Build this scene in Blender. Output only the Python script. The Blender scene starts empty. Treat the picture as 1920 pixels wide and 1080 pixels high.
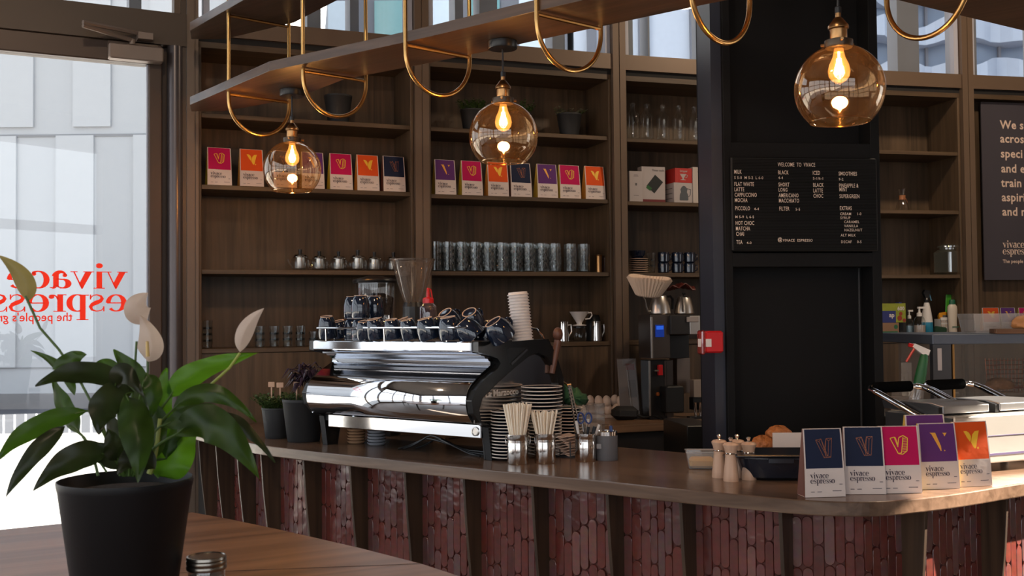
import bpy, math, random
from math import sin, cos, pi, radians, sqrt, atan, atan2
from mathutils import Vector, Matrix
random.seed(7)
SC = bpy.context.scene
COL = SC.collection
# ------------------------------------------------------------------ camera
FPX = 2000.0; PITCH = atan(57/2000.0); ROLL = -0.0095
CAMZ = 1.57
fw = Vector((0, cos(PITCH), sin(PITCH))); r0 = Vector((1, 0, 0)); u0 = r0.cross(fw)
rt = r0*cos(ROLL) + u0*sin(ROLL); up = u0*cos(ROLL) - r0*sin(ROLL)
cam = bpy.data.cameras.new('camera'); cam.sensor_width = 36; cam.lens = 36*FPX/1920.0
cam.clip_start = 0.05; cam.clip_end = 500
camo = bpy.data.objects.new('camera', cam); COL.objects.link(camo)
camo.matrix_world = Matrix(((rt.x, up.x, -fw.x, 0), (rt.y, up.y, -fw.y, 0), (rt.z, up.z, -fw.z, CAMZ), (0, 0, 0, 1)))
cam.dof.use_dof = True; cam.dof.focus_distance = 4.3; cam.dof.aperture_fstop = 8.0
SC.camera = camo
SC.view_settings.view_transform = 'Standard'; SC.view_settings.look = 'None'
SC.view_settings.gamma = 1; SC.view_settings.use_curve_mapping = False
SC.view_settings.exposure = 0.9
# ------------------------------------------------------------------ sky and sun
W = bpy.data.worlds.new('sky'); SC.world = W; W.use_nodes = True
wn = W.node_tree.nodes; wl = W.node_tree.links
bg = wn['Background']
sky = wn.new('ShaderNodeTexSky'); sky.sky_type = 'HOSEK_WILKIE'; sky.turbidity = 4.0; sky.ground_albedo = 0.5
sky.sun_direction = Vector((1.0, 0.24, 0.50)).normalized()
mixw = wn.new('ShaderNodeMix'); mixw.data_type = 'RGBA'; mixw.inputs[0].default_value = 0.75
mixw.inputs[7].default_value = (0.88, 0.93, 1.0, 1)
wl.new(sky.outputs[0], mixw.inputs[6]); wl.new(mixw.outputs[2], bg.inputs[0]); bg.inputs[1].default_value = 1.5
sun = bpy.data.lights.new('sun', 'SUN'); sun.energy = 26.0; sun.angle = 0.01; sun.color = (1, 0.90, 0.76)
suno = bpy.data.objects.new('sun', sun); COL.objects.link(suno)
SUND = Vector((-1.0, -0.24, -0.50)).normalized()
suno.rotation_euler = SUND.to_track_quat('-Z', 'Y').to_euler()
def add_fill_lamp(name, loc, size, e, target):  # unseen warm fill, added to brighten the shelves and room
    l = bpy.data.lights.new(name, 'AREA'); l.shape = 'DISK'; l.size = size; l.energy = e; l.color = (1.0, 0.78, 0.56)
    o = bpy.data.objects.new(name, l); COL.objects.link(o); o.location = loc
    o.rotation_euler = (Vector(target)-Vector(loc)).to_track_quat('-Z', 'Y').to_euler()
add_fill_lamp('fill_lamp', (2.6, 4.9, 4.15), 0.22, 24, (2.7, 7.2, 1.2))  # added fill above the bar for the dim right bays
add_fill_lamp('fill_lamp', (-0.6, 1.0, 4.1), 0.2, 12, (-0.4, 5.0, 1.4))  # added general warm fill towards the left bays
def portal(loc, rot, sx, sy):
    l = bpy.data.lights.new('window_portal', 'AREA'); l.shape = 'RECTANGLE'; l.size = sx; l.size_y = sy
    l.cycles.is_portal = True
    o = bpy.data.objects.new('window_portal', l); COL.objects.link(o); o.location = loc; o.rotation_euler = rot
portal((-0.2, -3.0, 2.0), (radians(90), 0, 0), 8.0, 3.6)
portal((-4.4, 0.5, 2.0), (radians(90), 0, radians(-90)), 6.8, 3.6)
portal((4.1, 4.12, 2.0), (radians(90), 0, radians(90)), 1.0, 1.5)

# ------------------------------------------------------------------ pixel helpers (only find where a thing stands)
CP = Vector((0, 0, CAMZ))
def ray(x, y): return fw + rt*((x-960)/FPX) + up*((540-y)/FPX)
def atz(x, y, z):
    d = ray(x, y); return CP + d*((z-CAMZ)/d.z)
def atY(x, y, Y):
    d = ray(x, y); return CP + d*(Y/d.y)
def atpl(x, y, p, a):
    n = Vector((-sin(a), cos(a), 0)); d = ray(x, y)
    return CP + d*(n.dot(Vector((p[0], p[1], 0))-CP)/n.dot(d))
# ------------------------------------------------------------------ materials
MATS = {}
def P(nt): return nt.nodes['Principled BSDF']
def mat(name, col, rough=0.5, metal=0.0, spec=0.5, emit=None, es=0, bump=0, bscale=40, var=0, vscale=6, alpha=None, sheen=0, coat=0, trans=0):
    if name in MATS: return MATS[name]
    m = bpy.data.materials.new(name); m.use_nodes = True; nt = m.node_tree; p = P(nt)
    p.inputs['Base Color'].default_value = (*col, 1); p.inputs['Roughness'].default_value = rough
    p.inputs['Metallic'].default_value = metal; p.inputs['Specular IOR Level'].default_value = spec
    if coat: p.inputs['Coat Weight'].default_value = coat; p.inputs['Coat Roughness'].default_value = 0.08
    if trans: p.inputs['Transmission Weight'].default_value = trans
    if emit: p.inputs['Emission Color'].default_value = (*emit, 1); p.inputs['Emission Strength'].default_value = es
    tc = nt.nodes.new('ShaderNodeTexCoord')
    n = nt.nodes.new('ShaderNodeTexNoise'); n.inputs['Scale'].default_value = vscale; n.inputs['Detail'].default_value = 4
    nt.links.new(tc.outputs['Object'], n.inputs['Vector'])
    mx = nt.nodes.new('ShaderNodeMix'); mx.data_type = 'RGBA'
    v = var or 0.06
    mx.inputs[6].default_value = (*[c*(1-v) for c in col], 1); mx.inputs[7].default_value = (*[min(1, c*(1+v)) for c in col], 1)
    nt.links.new(n.outputs['Fac'], mx.inputs[0]); nt.links.new(mx.outputs[2], p.inputs['Base Color'])
    if bump:
        b = nt.nodes.new('ShaderNodeBump'); b.inputs['Strength'].default_value = bump; b.inputs['Distance'].default_value = 0.01
        n2 = nt.nodes.new('ShaderNodeTexNoise'); n2.inputs['Scale'].default_value = bscale; n2.inputs['Detail'].default_value = 3
        nt.links.new(tc.outputs['Object'], n2.inputs['Vector'])
        nt.links.new(n2.outputs['Fac'], b.inputs['Height']); nt.links.new(b.outputs[0], p.inputs['Normal'])
    MATS[name] = m; return m
def wood(name, c1, c2, axis='z', rough=0.45, scale=1.0, spec=0.4, coat=0, rot=0.0):
    if name in MATS: return MATS[name]
    m = bpy.data.materials.new(name); m.use_nodes = True; nt = m.node_tree; p = P(nt); L = nt.links
    p.inputs['Roughness'].default_value = rough; p.inputs['Specular IOR Level'].default_value = spec
    if coat: p.inputs['Coat Weight'].default_value = coat; p.inputs['Coat Roughness'].default_value = 0.25
    tc = nt.nodes.new('ShaderNodeTexCoord'); mp = nt.nodes.new('ShaderNodeMapping')
    s = [34*scale]*3; s['xyz'.index(axis)] = 1.6*scale; mp.inputs['Scale'].default_value = s
    mp0 = nt.nodes.new('ShaderNodeMapping'); mp0.inputs['Rotation'].default_value = (0, 0, rot)
    L.new(tc.outputs['Object'], mp0.inputs[0]); L.new(mp0.outputs[0], mp.inputs[0])
    n = nt.nodes.new('ShaderNodeTexNoise'); n.inputs['Scale'].default_value = 1; n.inputs['Detail'].default_value = 6; n.inputs['Distortion'].default_value = 0.6
    L.new(mp.outputs[0], n.inputs['Vector'])
    n3 = nt.nodes.new('ShaderNodeTexNoise'); n3.inputs['Scale'].default_value = 0.22; L.new(mp.outputs[0], n3.inputs['Vector'])
    ad = nt.nodes.new('ShaderNodeMath'); ad.operation = 'MULTIPLY_ADD'; ad.inputs[1].default_value = 0.6
    mu = nt.nodes.new('ShaderNodeMath'); mu.operation = 'MULTIPLY'; mu.inputs[1].default_value = 0.45
    L.new(n3.outputs['Fac'], mu.inputs[0]); L.new(n.outputs['Fac'], ad.inputs[0]); L.new(mu.outputs[0], ad.inputs[2])
    cr = nt.nodes.new('ShaderNodeValToRGB'); cr.color_ramp.elements[0].position = 0.36; cr.color_ramp.elements[1].position = 0.68
    cr.color_ramp.elements[0].color = (*c1, 1); cr.color_ramp.elements[1].color = (*c2, 1)
    L.new(ad.outputs[0], cr.inputs[0]); L.new(cr.outputs[0], p.inputs['Base Color'])
    b = nt.nodes.new('ShaderNodeBump'); b.inputs['Strength'].default_value = 0.15; b.inputs['Distance'].default_value = 0.004
    L.new(n.outputs['Fac'], b.inputs['Height']); L.new(b.outputs[0], p.inputs['Normal'])
    MATS[name] = m; return m
def glass(name, tint=(1, 1, 1), gl=(1, 1, 1), rough=0.0, base=0.04, haze=0, hazecol=(1, 1, 1)):
    """thin sheet glass: clear body with a fresnel reflection"""
    if name in MATS: return MATS[name]
    m = bpy.data.materials.new(name); m.use_nodes = True; nt = m.node_tree; L = nt.links
    nt.nodes.remove(P(nt)); out = nt.nodes['Material Output']
    t = nt.nodes.new('ShaderNodeBsdfTransparent'); t.inputs[0].default_value = (*tint, 1)
    g = nt.nodes.new('ShaderNodeBsdfGlossy'); g.inputs['Color'].default_value = (*gl, 1); g.inputs['Roughness'].default_value = rough
    f = nt.nodes.new('ShaderNodeLayerWeight'); f.inputs[0].default_value = 0.5
    pw = nt.nodes.new('ShaderNodeMath'); pw.operation = 'POWER'; pw.inputs[1].default_value = 3.0
    ml = nt.nodes.new('ShaderNodeMath'); ml.operation = 'MULTIPLY_ADD'; ml.inputs[1].default_value = 0.75; ml.inputs[2].default_value = base
    L.new(f.outputs['Facing'], pw.inputs[0]); L.new(pw.outputs[0], ml.inputs[0])
    mx = nt.nodes.new('ShaderNodeMixShader'); L.new(ml.outputs[0], mx.inputs[0])
    src = t
    if haze:
        d = nt.nodes.new('ShaderNodeBsdfDiffuse'); d.inputs[0].default_value = (*hazecol, 1)
        mh = nt.nodes.new('ShaderNodeMixShader'); mh.inputs[0].default_value = haze
        L.new(t.outputs[0], mh.inputs[1]); L.new(d.outputs[0], mh.inputs[2]); src = mh
    L.new(src.outputs[0], mx.inputs[1]); L.new(g.outputs[0], mx.inputs[2]); L.new(mx.outputs[0], out.inputs[0])
    MATS[name] = m; return m
shelf_w = wood('shelf_veneer', (0.042, 0.026, 0.014), (0.118, 0.074, 0.042), 'z', 0.5)
shelfh_w = wood('shelf_veneer_level', (0.042, 0.026, 0.014), (0.118, 0.074, 0.042), 'x', 0.45)
bar_w = wood('bar_oak', (0.080, 0.045, 0.027), (0.205, 0.123, 0.080), 'x', 0.22, 0.9, 0.5, 0.15, rot=radians(38))
rack_w = wood('rack_oak', (0.045, 0.025, 0.015), (0.125, 0.072, 0.045), 'x', 0.35, 1, 0.5, rot=radians(40))
fin_w = wood('fin_oak', (0.022, 0.012, 0.007), (0.075, 0.043, 0.025), 'z', 0.4)
table_w = wood('table_oak', (0.12, 0.050, 0.022), (0.32, 0.150, 0.072), 'x', 0.33, 0.5, 0.5, 0.0, rot=radians(-28))
board_w = wood('board_oak', (0.20, 0.10, 0.05), (0.42, 0.25, 0.13), 'x', 0.5)
mill_w = wood('mill_beech', (0.42, 0.25, 0.16), (0.60, 0.38, 0.26), 'z', 0.4, 1.2)
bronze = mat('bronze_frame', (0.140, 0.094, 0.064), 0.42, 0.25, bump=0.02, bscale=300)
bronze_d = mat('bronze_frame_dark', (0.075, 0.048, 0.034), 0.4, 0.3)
blackgap = mat('shadow_gap_black', (0.006, 0.005, 0.005), 0.8)
greym = mat('grey_mullion', (0.20, 0.20, 0.22), 0.5, 0.1)
greyl = mat('grey_light_mullion', (0.42, 0.43, 0.50), 0.5, 0.1)
brass = mat('brushed_brass', (0.62, 0.36, 0.13), 0.27, 1.0, var=0.1)
brass_d = mat('antique_brass', (0.45, 0.24, 0.10), 0.3, 1.0, var=0.25, vscale=20)
chrome = mat('chrome', (0.86, 0.87, 0.90), 0.06, 1.0, var=0.01)
steel = mat('polished_steel', (0.72, 0.67, 0.62), 0.13, 1.0, var=0.03)
steel_b = mat('brushed_steel', (0.62, 0.58, 0.54), 0.32, 1.0, var=0.06)
black = mat('black_satin', (0.010, 0.010, 0.011), 0.35)
black_m = mat('black_matte', (0.013, 0.013, 0.014), 0.62, bump=0.03, bscale=200)
blackcol = mat('column_black', (0.0050, 0.0050, 0.0055), 0.65, spec=0.2, bump=0.02, bscale=150)
colblue = mat('column_steel_paint', (0.022, 0.026, 0.040), 0.38)
navy = mat('navy_glaze', (0.007, 0.013, 0.030), 0.10, spec=0.7, coat=0.5)
foot = mat('bare_clay', (0.62, 0.42, 0.30), 0.6)
white = mat('white_plastic', (0.72, 0.68, 0.64), 0.45)
paper = mat('white_card', (0.70, 0.63, 0.59), 0.7, bump=0.04, bscale=60)
red = mat('red_plastic', (0.55, 0.012, 0.015), 0.3)
redglow = mat('red_vinyl', (0.70, 0.035, 0.015), 0.5)
green = mat('green_plastic', (0.05, 0.30, 0.02), 0.45)
dgreen = mat('dark_green_plastic', (0.01, 0.10, 0.05), 0.5)
blue = mat('blue_liquid', (0.02, 0.22, 0.36), 0.3)
g_clear = glass('clear_glass', (0.93, 0.95, 0.95), base=0.05)
g_pane = glass('window_pane', (0.93, 0.95, 0.96), base=0.03)
g_amber = glass('amber_glass', (0.93, 0.78, 0.60), (1.0, 0.90, 0.78), base=0.10, haze=0.006, hazecol=(1.0, 0.62, 0.30))
g_smoke = glass('smoke_plastic', (0.62, 0.58, 0.55), base=0.06, haze=0.10, hazecol=(0.6, 0.5, 0.42))
g_frost = glass('frosted_plastic', (0.80, 0.78, 0.76), base=0.05, haze=0.30, hazecol=(0.7, 0.65, 0.6))
g_acry = glass('acrylic', (0.90, 0.90, 0.90), base=0.06, haze=0.10, hazecol=(0.8, 0.75, 0.72))
# ------------------------------------------------------------------ mesh builder
class MB:
    def __init__(s): s.v = []; s.f = []
    def add(s, vs, fs, M=None):
        n = len(s.v)
        s.v += [tuple(M @ Vector(a)) if M else tuple(a) for a in vs]; s.f += [tuple(i+n for i in f) for f in fs]; return s
    def box(s, x0, x1, y0, y1, z0, z1, M=None, b=0.0):
        if b > 0:
            b = min(b, abs(x1-x0)/2.2, abs(y1-y0)/2.2, abs(z1-z0)/2.2)
            # chamfered vertical outline + chamfered top/bottom
            def ring(d, z): return [(x0+d+b, y0+d, z), (x1-d-b, y0+d, z), (x1-d, y0+d+b, z), (x1-d, y1-d-b, z), (x1-d-b, y1-d, z), (x0+d+b, y1-d, z), (x0+d, y1-d-b, z), (x0+d, y0+d+b, z)]
            vs = ring(b, z0)+ring(0, z0+b)+ring(0, z1-b)+ring(b, z1); fs = [tuple(range(7, -1, -1)), tuple(range(24, 32))]
            for k in range(3):
                for i in range(8): j = (i+1) % 8; fs.append((k*8+i, k*8+j, k*8+8+j, k*8+8+i))
            return s.add(vs, fs, M)
        vs = [(x0, y0, z0), (x1, y0, z0), (x1, y1, z0), (x0, y1, z0), (x0, y0, z1), (x1, y0, z1), (x1, y1, z1), (x0, y1, z1)]
        return s.add(vs, [(3, 2, 1, 0), (4, 5, 6, 7), (0, 1, 5, 4), (1, 2, 6, 5), (2, 3, 7, 6), (3, 0, 4, 7)], M)
    def lathe(s, prof, seg=20, M=None, cap=True):
        vs = []; fs = []; n = len(prof)
        for r, z in prof:
            for i in range(seg): a = 2*pi*i/seg; vs.append((r*cos(a), r*sin(a), z))
        for k in range(n-1):
            for i in range(seg): j = (i+1) % seg; fs.append((k*seg+i, k*seg+j, k*seg+seg+j, k*seg+seg+i))
        if cap:
            if prof[0][0] > 1e-5: fs.append(tuple(range(seg-1, -1, -1)))
            if prof[-1][0] > 1e-5: fs.append(tuple(range((n-1)*seg, n*seg)))
        return s.add(vs, fs, M)
    def prism(s, poly, z0, z1, M=None):
        n = len(poly); vs = [(x, y, z0) for x, y in poly]+[(x, y, z1) for x, y in poly]
        fs = [tuple(range(n-1, -1, -1)), tuple(range(n, 2*n))]+[(i, (i+1) % n, n+(i+1) % n, n+i) for i in range(n)]
        return s.add(vs, fs, M)
    def extr(s, prof, x0, x1, M=None, closed=True):     # profile (y,z) extruded along x
        n = len(prof); vs = [(x0, y, z) for y, z in prof]+[(x1, y, z) for y, z in prof]
        fs = [(i, n+i, n+(i+1) % n, (i+1) % n) for i in range(n if closed else n-1)]
        if closed: fs += [tuple(range(n)), tuple(range(2*n-1, n-1, -1))]
        return s.add(vs, fs, M)
    def tube(s, pts, r, seg=8, M=None, closed=False, cap=True):
        pts = [Vector(p) for p in pts]; n = len(pts); vs = []; fs = []
        rs = r if isinstance(r, (list, tuple)) else [r]*n; prev = None
        for i, p in enumerate(pts):
            if closed: t = pts[(i+1) % n]-pts[i-1]
            else: t = pts[min(i+1, n-1)]-pts[max(i-1, 0)]
            t = t.normalized() if t.length > 1e-9 else Vector((0, 0, 1))
            if prev is None:
                a = t.cross(Vector((0, 0, 1)));
                if a.length < 0.05: a = t.cross(Vector((1, 0, 0)))
                a.normalize()
            else:
                a = prev - t*prev.dot(t); a.normalize()
            prev = a; b = t.cross(a)
            for k in range(seg): an = 2*pi*k/seg; vs.append(p+a*(rs[i]*cos(an))+b*(rs[i]*sin(an)))
        for i in range(n if closed else n-1):
            i2 = (i+1) % n
            for k in range(seg): j = (k+1) % seg; fs.append((i*seg+k, i*seg+j, i2*seg+j, i2*seg+k))
        if cap and not closed: fs += [tuple(range(seg-1, -1, -1)), tuple(range((n-1)*seg, n*seg))]
        return s.add(vs, fs, M)
    def ball(s, c, r, seg=14, M=None, rings=9):
        r = r if isinstance(r, (list, tuple)) else (r, r, r)
        T = Matrix.Translation(Vector(c)) @ Matrix.Diagonal((*r, 1)); T = M @ T if M else T
        return s.lathe([(sin(pi*k/rings)+(1e-6), -cos(pi*k/rings)) for k in range(rings+1)], seg, T, False)
    def poly(s, pts, M=None): return s.add(pts, [tuple(range(len(pts)))], M)
    def build(s, name, m, parent=None, smooth=False, bev=0, solid=0, sub=0):
        me = bpy.data.meshes.new(name); me.from_pydata(s.v, [], s.f); me.validate(); me.update()
        me.materials.append(m)
        if smooth:
            me.polygons.foreach_set('use_smooth', [True]*len(me.polygons))
            try: me.set_sharp_from_angle(angle=radians(38))
            except Exception: pass
        o = bpy.data.objects.new(name, me); COL.objects.link(o)
        if parent: o.parent = parent
        if solid: md = o.modifiers.new('thick', 'SOLIDIFY'); md.thickness = solid; md.offset = 0
        if bev: md = o.modifiers.new('edge', 'BEVEL'); md.width = bev; md.segments = 2; md.limit_method = 'ANGLE'
        if sub: md = o.modifiers.new('soft', 'SUBSURF'); md.levels = sub; md.render_levels = sub
        return o
def T(x=0, y=0, z=0, rz=0, rx=0, ry=0): return Matrix.Translation((x, y, z)) @ Matrix.Rotation(rz, 4, 'Z') @ Matrix.Rotation(rx, 4, 'X') @ Matrix.Rotation(ry, 4, 'Y')
def tag(o, label, cat, group=None, kind=None):
    o['label'] = label; o['category'] = cat
    if group: o['group'] = group
    if kind: o['kind'] = kind
    return o
def thing(name, label, cat, loc=(0, 0, 0), rz=0, group=None):
    o = bpy.data.objects.new(name, None); COL.objects.link(o); o.empty_display_size = 0.05
    o.location = loc; o.rotation_euler = (0, 0, rz); return tag(o, label, cat, group)
def struct(o): o['kind'] = 'structure'; return o
def copyt(src, label, loc=None, rot=None, scale=None):
    c = src.copy(); COL.objects.link(c); c['label'] = label
    if loc is not None: c.location = loc
    if rot is not None: c.rotation_euler = rot
    if scale is not None: c.scale = (scale,)*3 if not isinstance(scale, (tuple, list)) else scale
    for ch in list(src.children):
        d = ch.copy(); COL.objects.link(d); d.parent = c
        for g in list(ch.children):
            e = g.copy(); COL.objects.link(e); e.parent = d
    return c
def first_or_copy(store, key, make, label, loc, rot=(0, 0, 0), scale=None):
    if key not in store:
        o = make(label); store[key] = o; o.location = loc; o.rotation_euler = rot
        if scale is not None: o.scale = (scale,)*3 if not isinstance(scale, (tuple, list)) else scale
        return o
    return copyt(store[key], label, loc, rot, scale if scale is not None else (1, 1, 1))
ORD = ['bottom', 'second', 'third', 'fourth', 'fifth', 'sixth', 'seventh', 'eighth', 'ninth', 'tenth', 'eleventh', 'twelfth', 'thirteenth', 'fourteenth', 'fifteenth', 'sixteenth', 'seventeenth', 'eighteenth', 'nineteenth', 'twentieth', 'twenty-first', 'twenty-second', 'twenty-third', 'twenty-fourth']
NTH = ['first']+ORD[1:]
# ------------------------------------------------------------------ lettering
TXT = {}
def text_mb(body, size, align='LEFT', sx=1.0, bold=0.0, space=1.0):
    key = (body, size, align, sx, bold, space)
    if key in TXT: return TXT[key]
    cu = bpy.data.curves.new('t', 'FONT'); cu.body = body; cu.size = size; cu.align_x = align; cu.offset = bold*size; cu.space_character = space
    cu.resolution_u = 2
    o = bpy.data.objects.new('t', cu); COL.objects.link(o)
    dg = bpy.context.evaluated_depsgraph_get(); me = bpy.data.meshes.new_from_object(o.evaluated_get(dg))
    r = ([(v.co.x*sx, v.co.y, 0) for v in me.vertices], [tuple(p.vertices) for p in me.polygons])
    bpy.data.objects.remove(o); bpy.data.curves.remove(cu); bpy.data.meshes.remove(me)
    TXT[key] = r; return r
def stroke(pts, ws):
    pts = [Vector((p[0], p[1])) for p in pts]; n = len(pts); vs = []; fs = []
    for i, p in enumerate(pts):
        t = (pts[min(i+1, n-1)]-pts[max(i-1, 0)]).normalized(); a = Vector((-t.y, t.x))*ws[i]/2
        vs += [(p.x+a.x, p.y+a.y, 0), (p.x-a.x, p.y-a.y, 0)]
    for i in range(n-1): fs.append((2*i, 2*i+1, 2*i+3, 2*i+2))
    return vs, fs
def arc(cx, cy, rx, ry, a0, a1, wf, n=18):
    pts = []; ws = []
    for i in range(n+1):
        a = radians(a0+(a1-a0)*i/n); pts.append((cx+rx*cos(a), cy+ry*sin(a))); ws.append(wf(a, i/n))
    return stroke(pts, ws)
def rect(x0, y0, x1, y1): return ([(x0, y0, 0), (x1, y0, 0), (x1, y1, 0), (x0, y1, 0)], [(0, 1, 2, 3)])
TH = 0.25; TN = 0.055
def glyph(c):
    cw = lambda a, t: TN+(TH-TN)*abs(cos(a))**1.3
    if c == 'v': return [([(0.02, 1, 0), (0.30, 1, 0), (0.58, 0.26, 0), (0.47, -0.02, 0), (0.43, -0.02, 0)], [(0, 4, 3, 2, 1)]), stroke([(0.45, 0), (0.80, 1)], [0.06, 0.06]), rect(-0.06, 0.95, 0.40, 1), rect(0.64, 0.95, 0.94, 1)], 0.92
    if c == 'i': return [rect(0.12, 0, 0.36, 1), rect(-0.02, 0.95, 0.2, 1), rect(0, 0, 0.48, 0.05), arc(0.24, 1.34, 0.075, 0.075, 0, 360, lambda a, t: 0.15)], 0.52
    if c == 'a': return [rect(0.50, 0.08, 0.73, 0.72), arc(0.42, 0.70, 0.22, 0.26, 0, 160, lambda a, t: 0.22*(1-t)+0.07), arc(0.25, 0.76, 0.05, 0.05, 0, 360, lambda a, t: 0.10), arc(0.36, 0.28, 0.26, 0.25, 75, 290, lambda a, t: TN+0.2*abs(cos(a))**1.3), stroke([(0.42, 0.53), (0.6, 0.55)], [0.06, 0.06]), stroke([(0.45, 0.05), (0.6, 0.16)], [0.06, 0.08]), stroke([(0.66, 0.1), (0.74, 0.02), (0.88, 0.06)], [0.2, 0.09, 0.03])], 0.90
    if c == 'c': return [arc(0.44, 0.5, 0.34, 0.48, 50, 318, cw), arc(0.62, 0.82, 0.05, 0.05, 0, 360, lambda a, t: 0.1)], 0.82
    if c == 'e': return [arc(0.44, 0.5, 0.34, 0.48, 0, 318, lambda a, t: TN+(TH-TN)*abs(cos(a))**1.3*(1 if cos(a) < 0 else 0.8)), rect(0.15, 0.47, 0.83, 0.53)], 0.90
    if c == 's':
        pts = [(0.62, 0.80), (0.52, 0.94), (0.36, 0.98), (0.19, 0.90), (0.14, 0.75), (0.22, 0.62), (0.38, 0.52), (0.54, 0.42), (0.63, 0.28), (0.57, 0.10), (0.38, 0.02), (0.18, 0.06), (0.07, 0.22)]
        return [stroke(pts, [0.05, 0.05, 0.07, 0.11, 0.16, 0.20, 0.24, 0.20, 0.16, 0.11, 0.06, 0.05, 0.05]), rect(0.60, 0.70, 0.66, 0.99), rect(0.04, 0.01, 0.10, 0.30)], 0.72
    if c == 'p': return [rect(0.12, -0.5, 0.36, 0.98), rect(-0.02, 0.93, 0.2, 0.98), rect(0, -0.5, 0.5, -0.45), arc(0.46, 0.5, 0.34, 0.48, -115, 115, cw)], 0.96
    if c == 'r': return [rect(0.10, 0, 0.34, 1), rect(-0.04, 0.95, 0.2, 1), rect(-0.02, 0, 0.5, 0.05), arc(0.54, 0.68, 0.22, 0.28, 85, 175, lambda a, t: 0.05+0.03*t), arc(0.58, 0.86, 0.06, 0.06, 0, 360, lambda a, t: 0.12)], 0.70
    if c == 'o': return [arc(0.44, 0.5, 0.34, 0.48, 0, 360, cw, 24)], 0.92
    return [], 0.4
def serif(word):
    x = 0; out = []
    for c in word:
        g, w = glyph(c)
        for vs, fs in g: out.append(([(a+x, b, 0) for a, b, _ in vs], fs))
        x += w
    return out, x
def put(mb, shapes, M):
    for vs, fs in shapes: mb.add(vs, fs, M)
def XZ(x, y, z, s=1.0, flip=False):   # maps letter plane (x right, y up) onto the upright plane facing -y
    return Matrix(((-s if flip else s, 0, 0, x), (0, 0, -s*0.001, y), (0, s, 0, z), (0, 0, 0, 1)))
# ================================================================== SETTING
ANG = [radians(a) for a in (22, 20.0, 17.0, 13.0, 12.0)]; BW = 1.200
p0 = atY(365, 600, 5.4); NODE = [Vector((p0.x, p0.y))]
for a in ANG: NODE.append(NODE[-1]+Vector((cos(a), sin(a)))*BW)
def bayM(i): return Matrix.Translation((NODE[i].x, NODE[i].y, 0)) @ Matrix.Rotation(ANG[i], 4, 'Z')
def bayu(i, px, v, z=1.57):     # position along a bay of what stands v behind its front
    M = bayM(i); q = M @ Vector((0, v, 0)); yy = 600-(z-1.57)*340
    w = atpl(px, yy, (q.x, q.y), ANG[i]); return (M.inverted() @ w).x
def bayP(i, u, v, z): return bayM(i) @ Vector((u, v, z))
DA = radians(27); DDIR = Vector((-cos(DA), -sin(DA)))      # the door wall, running left from the corner
DM = Matrix.Translation((NODE[0].x, NODE[0].y, 0)) @ Matrix.Rotation(DA, 4, 'Z')   # local +x towards the corner, -x to the left
def doorx(px, z=2.0): w = atpl(px, 600-(z-1.57)*370, (NODE[0].x, NODE[0].y), DA); return (DM.inverted() @ w).x
CEIL = 4.3
concrete = mat('floor_concrete', (0.20, 0.165, 0.14), 0.45, bump=0.03, bscale=30, var=0.15)
plaster = mat('wall_plaster', (0.30, 0.235, 0.185), 0.8)
ceilm = mat('ceiling_paint', (0.16, 0.14, 0.125), 0.85)
mb = MB(); mb.box(-4.6, 4.4, -3.2, 8.0, -0.15, 0)
# the floor follows the walls: clip its back edge to the facade line
poly = [(-4.6, -3.1), (4.3, -3.1), (4.3, NODE[5].y+0.3), (NODE[5].x, NODE[5].y+0.4)]+[(NODE[k].x, NODE[k].y+0.42) for k in (4, 3, 2, 1, 0)]
dl = NODE[0]+DDIR*3.35; poly += [(dl.x, dl.y)]
struct(MB().prism(poly, -0.15, 0).build('floor', concrete))
struct(MB().prism(poly, CEIL, CEIL+0.15).build('ceiling', ceilm))
# rear wall with tall windows (behind the camera)
mb = MB()
xs = [-4.5, -4.2, -2.4, -2.25, -0.5, -0.35, 1.4, 1.55, 3.3, 4.2]
for a, b in ((-4.5, -4.2), (-2.4, -2.25), (-0.5, -0.35), (1.4, 1.55), (3.3, 4.2)): mb.box(a, b, -3.1, -2.95, 0, CEIL)
mb.box(-4.5, 4.2, -3.1, -2.95, 3.85, CEIL); mb.box(-4.5, 4.2, -3.1, -2.95, 0, 0.35); mb.box(-4.5, 4.2, -3.08, -2.98, 2.75, 2.87)
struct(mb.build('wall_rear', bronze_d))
mb = MB()
for a, b in ((-3.1, -2.9), (-1.15, -1.05), (0.55, 0.65), (2.2, 2.3), (dl.y-0.12, dl.y)): mb.box(-4.6, -4.45, a, b, 0, CEIL)
mb.box(-4.6, -4.45, -3.1, dl.y, 3.85, CEIL); mb.box(-4.6, -4.45, -3.1, dl.y, 0, 0.3); mb.box(-4.58, -4.47, -3.1, dl.y, 2.75, 2.87)
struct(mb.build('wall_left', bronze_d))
# right wall with one high opening that lets the sun in
SY0, SY1, SZ0, SZ1 = 3.62, 4.62, 1.25, 2.63
mb = MB(); YR = NODE[5].y+0.3
mb.box(4.15, 4.3, -3.1, SY0, 0, CEIL); mb.box(4.15, 4.3, SY1, YR, 0, CEIL); mb.box(4.15, 4.3, SY0, SY1, 0, SZ0); mb.box(4.15, 4.3, SY0, SY1, SZ1, CEIL)
struct(mb.build('wall_right', plaster))
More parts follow.
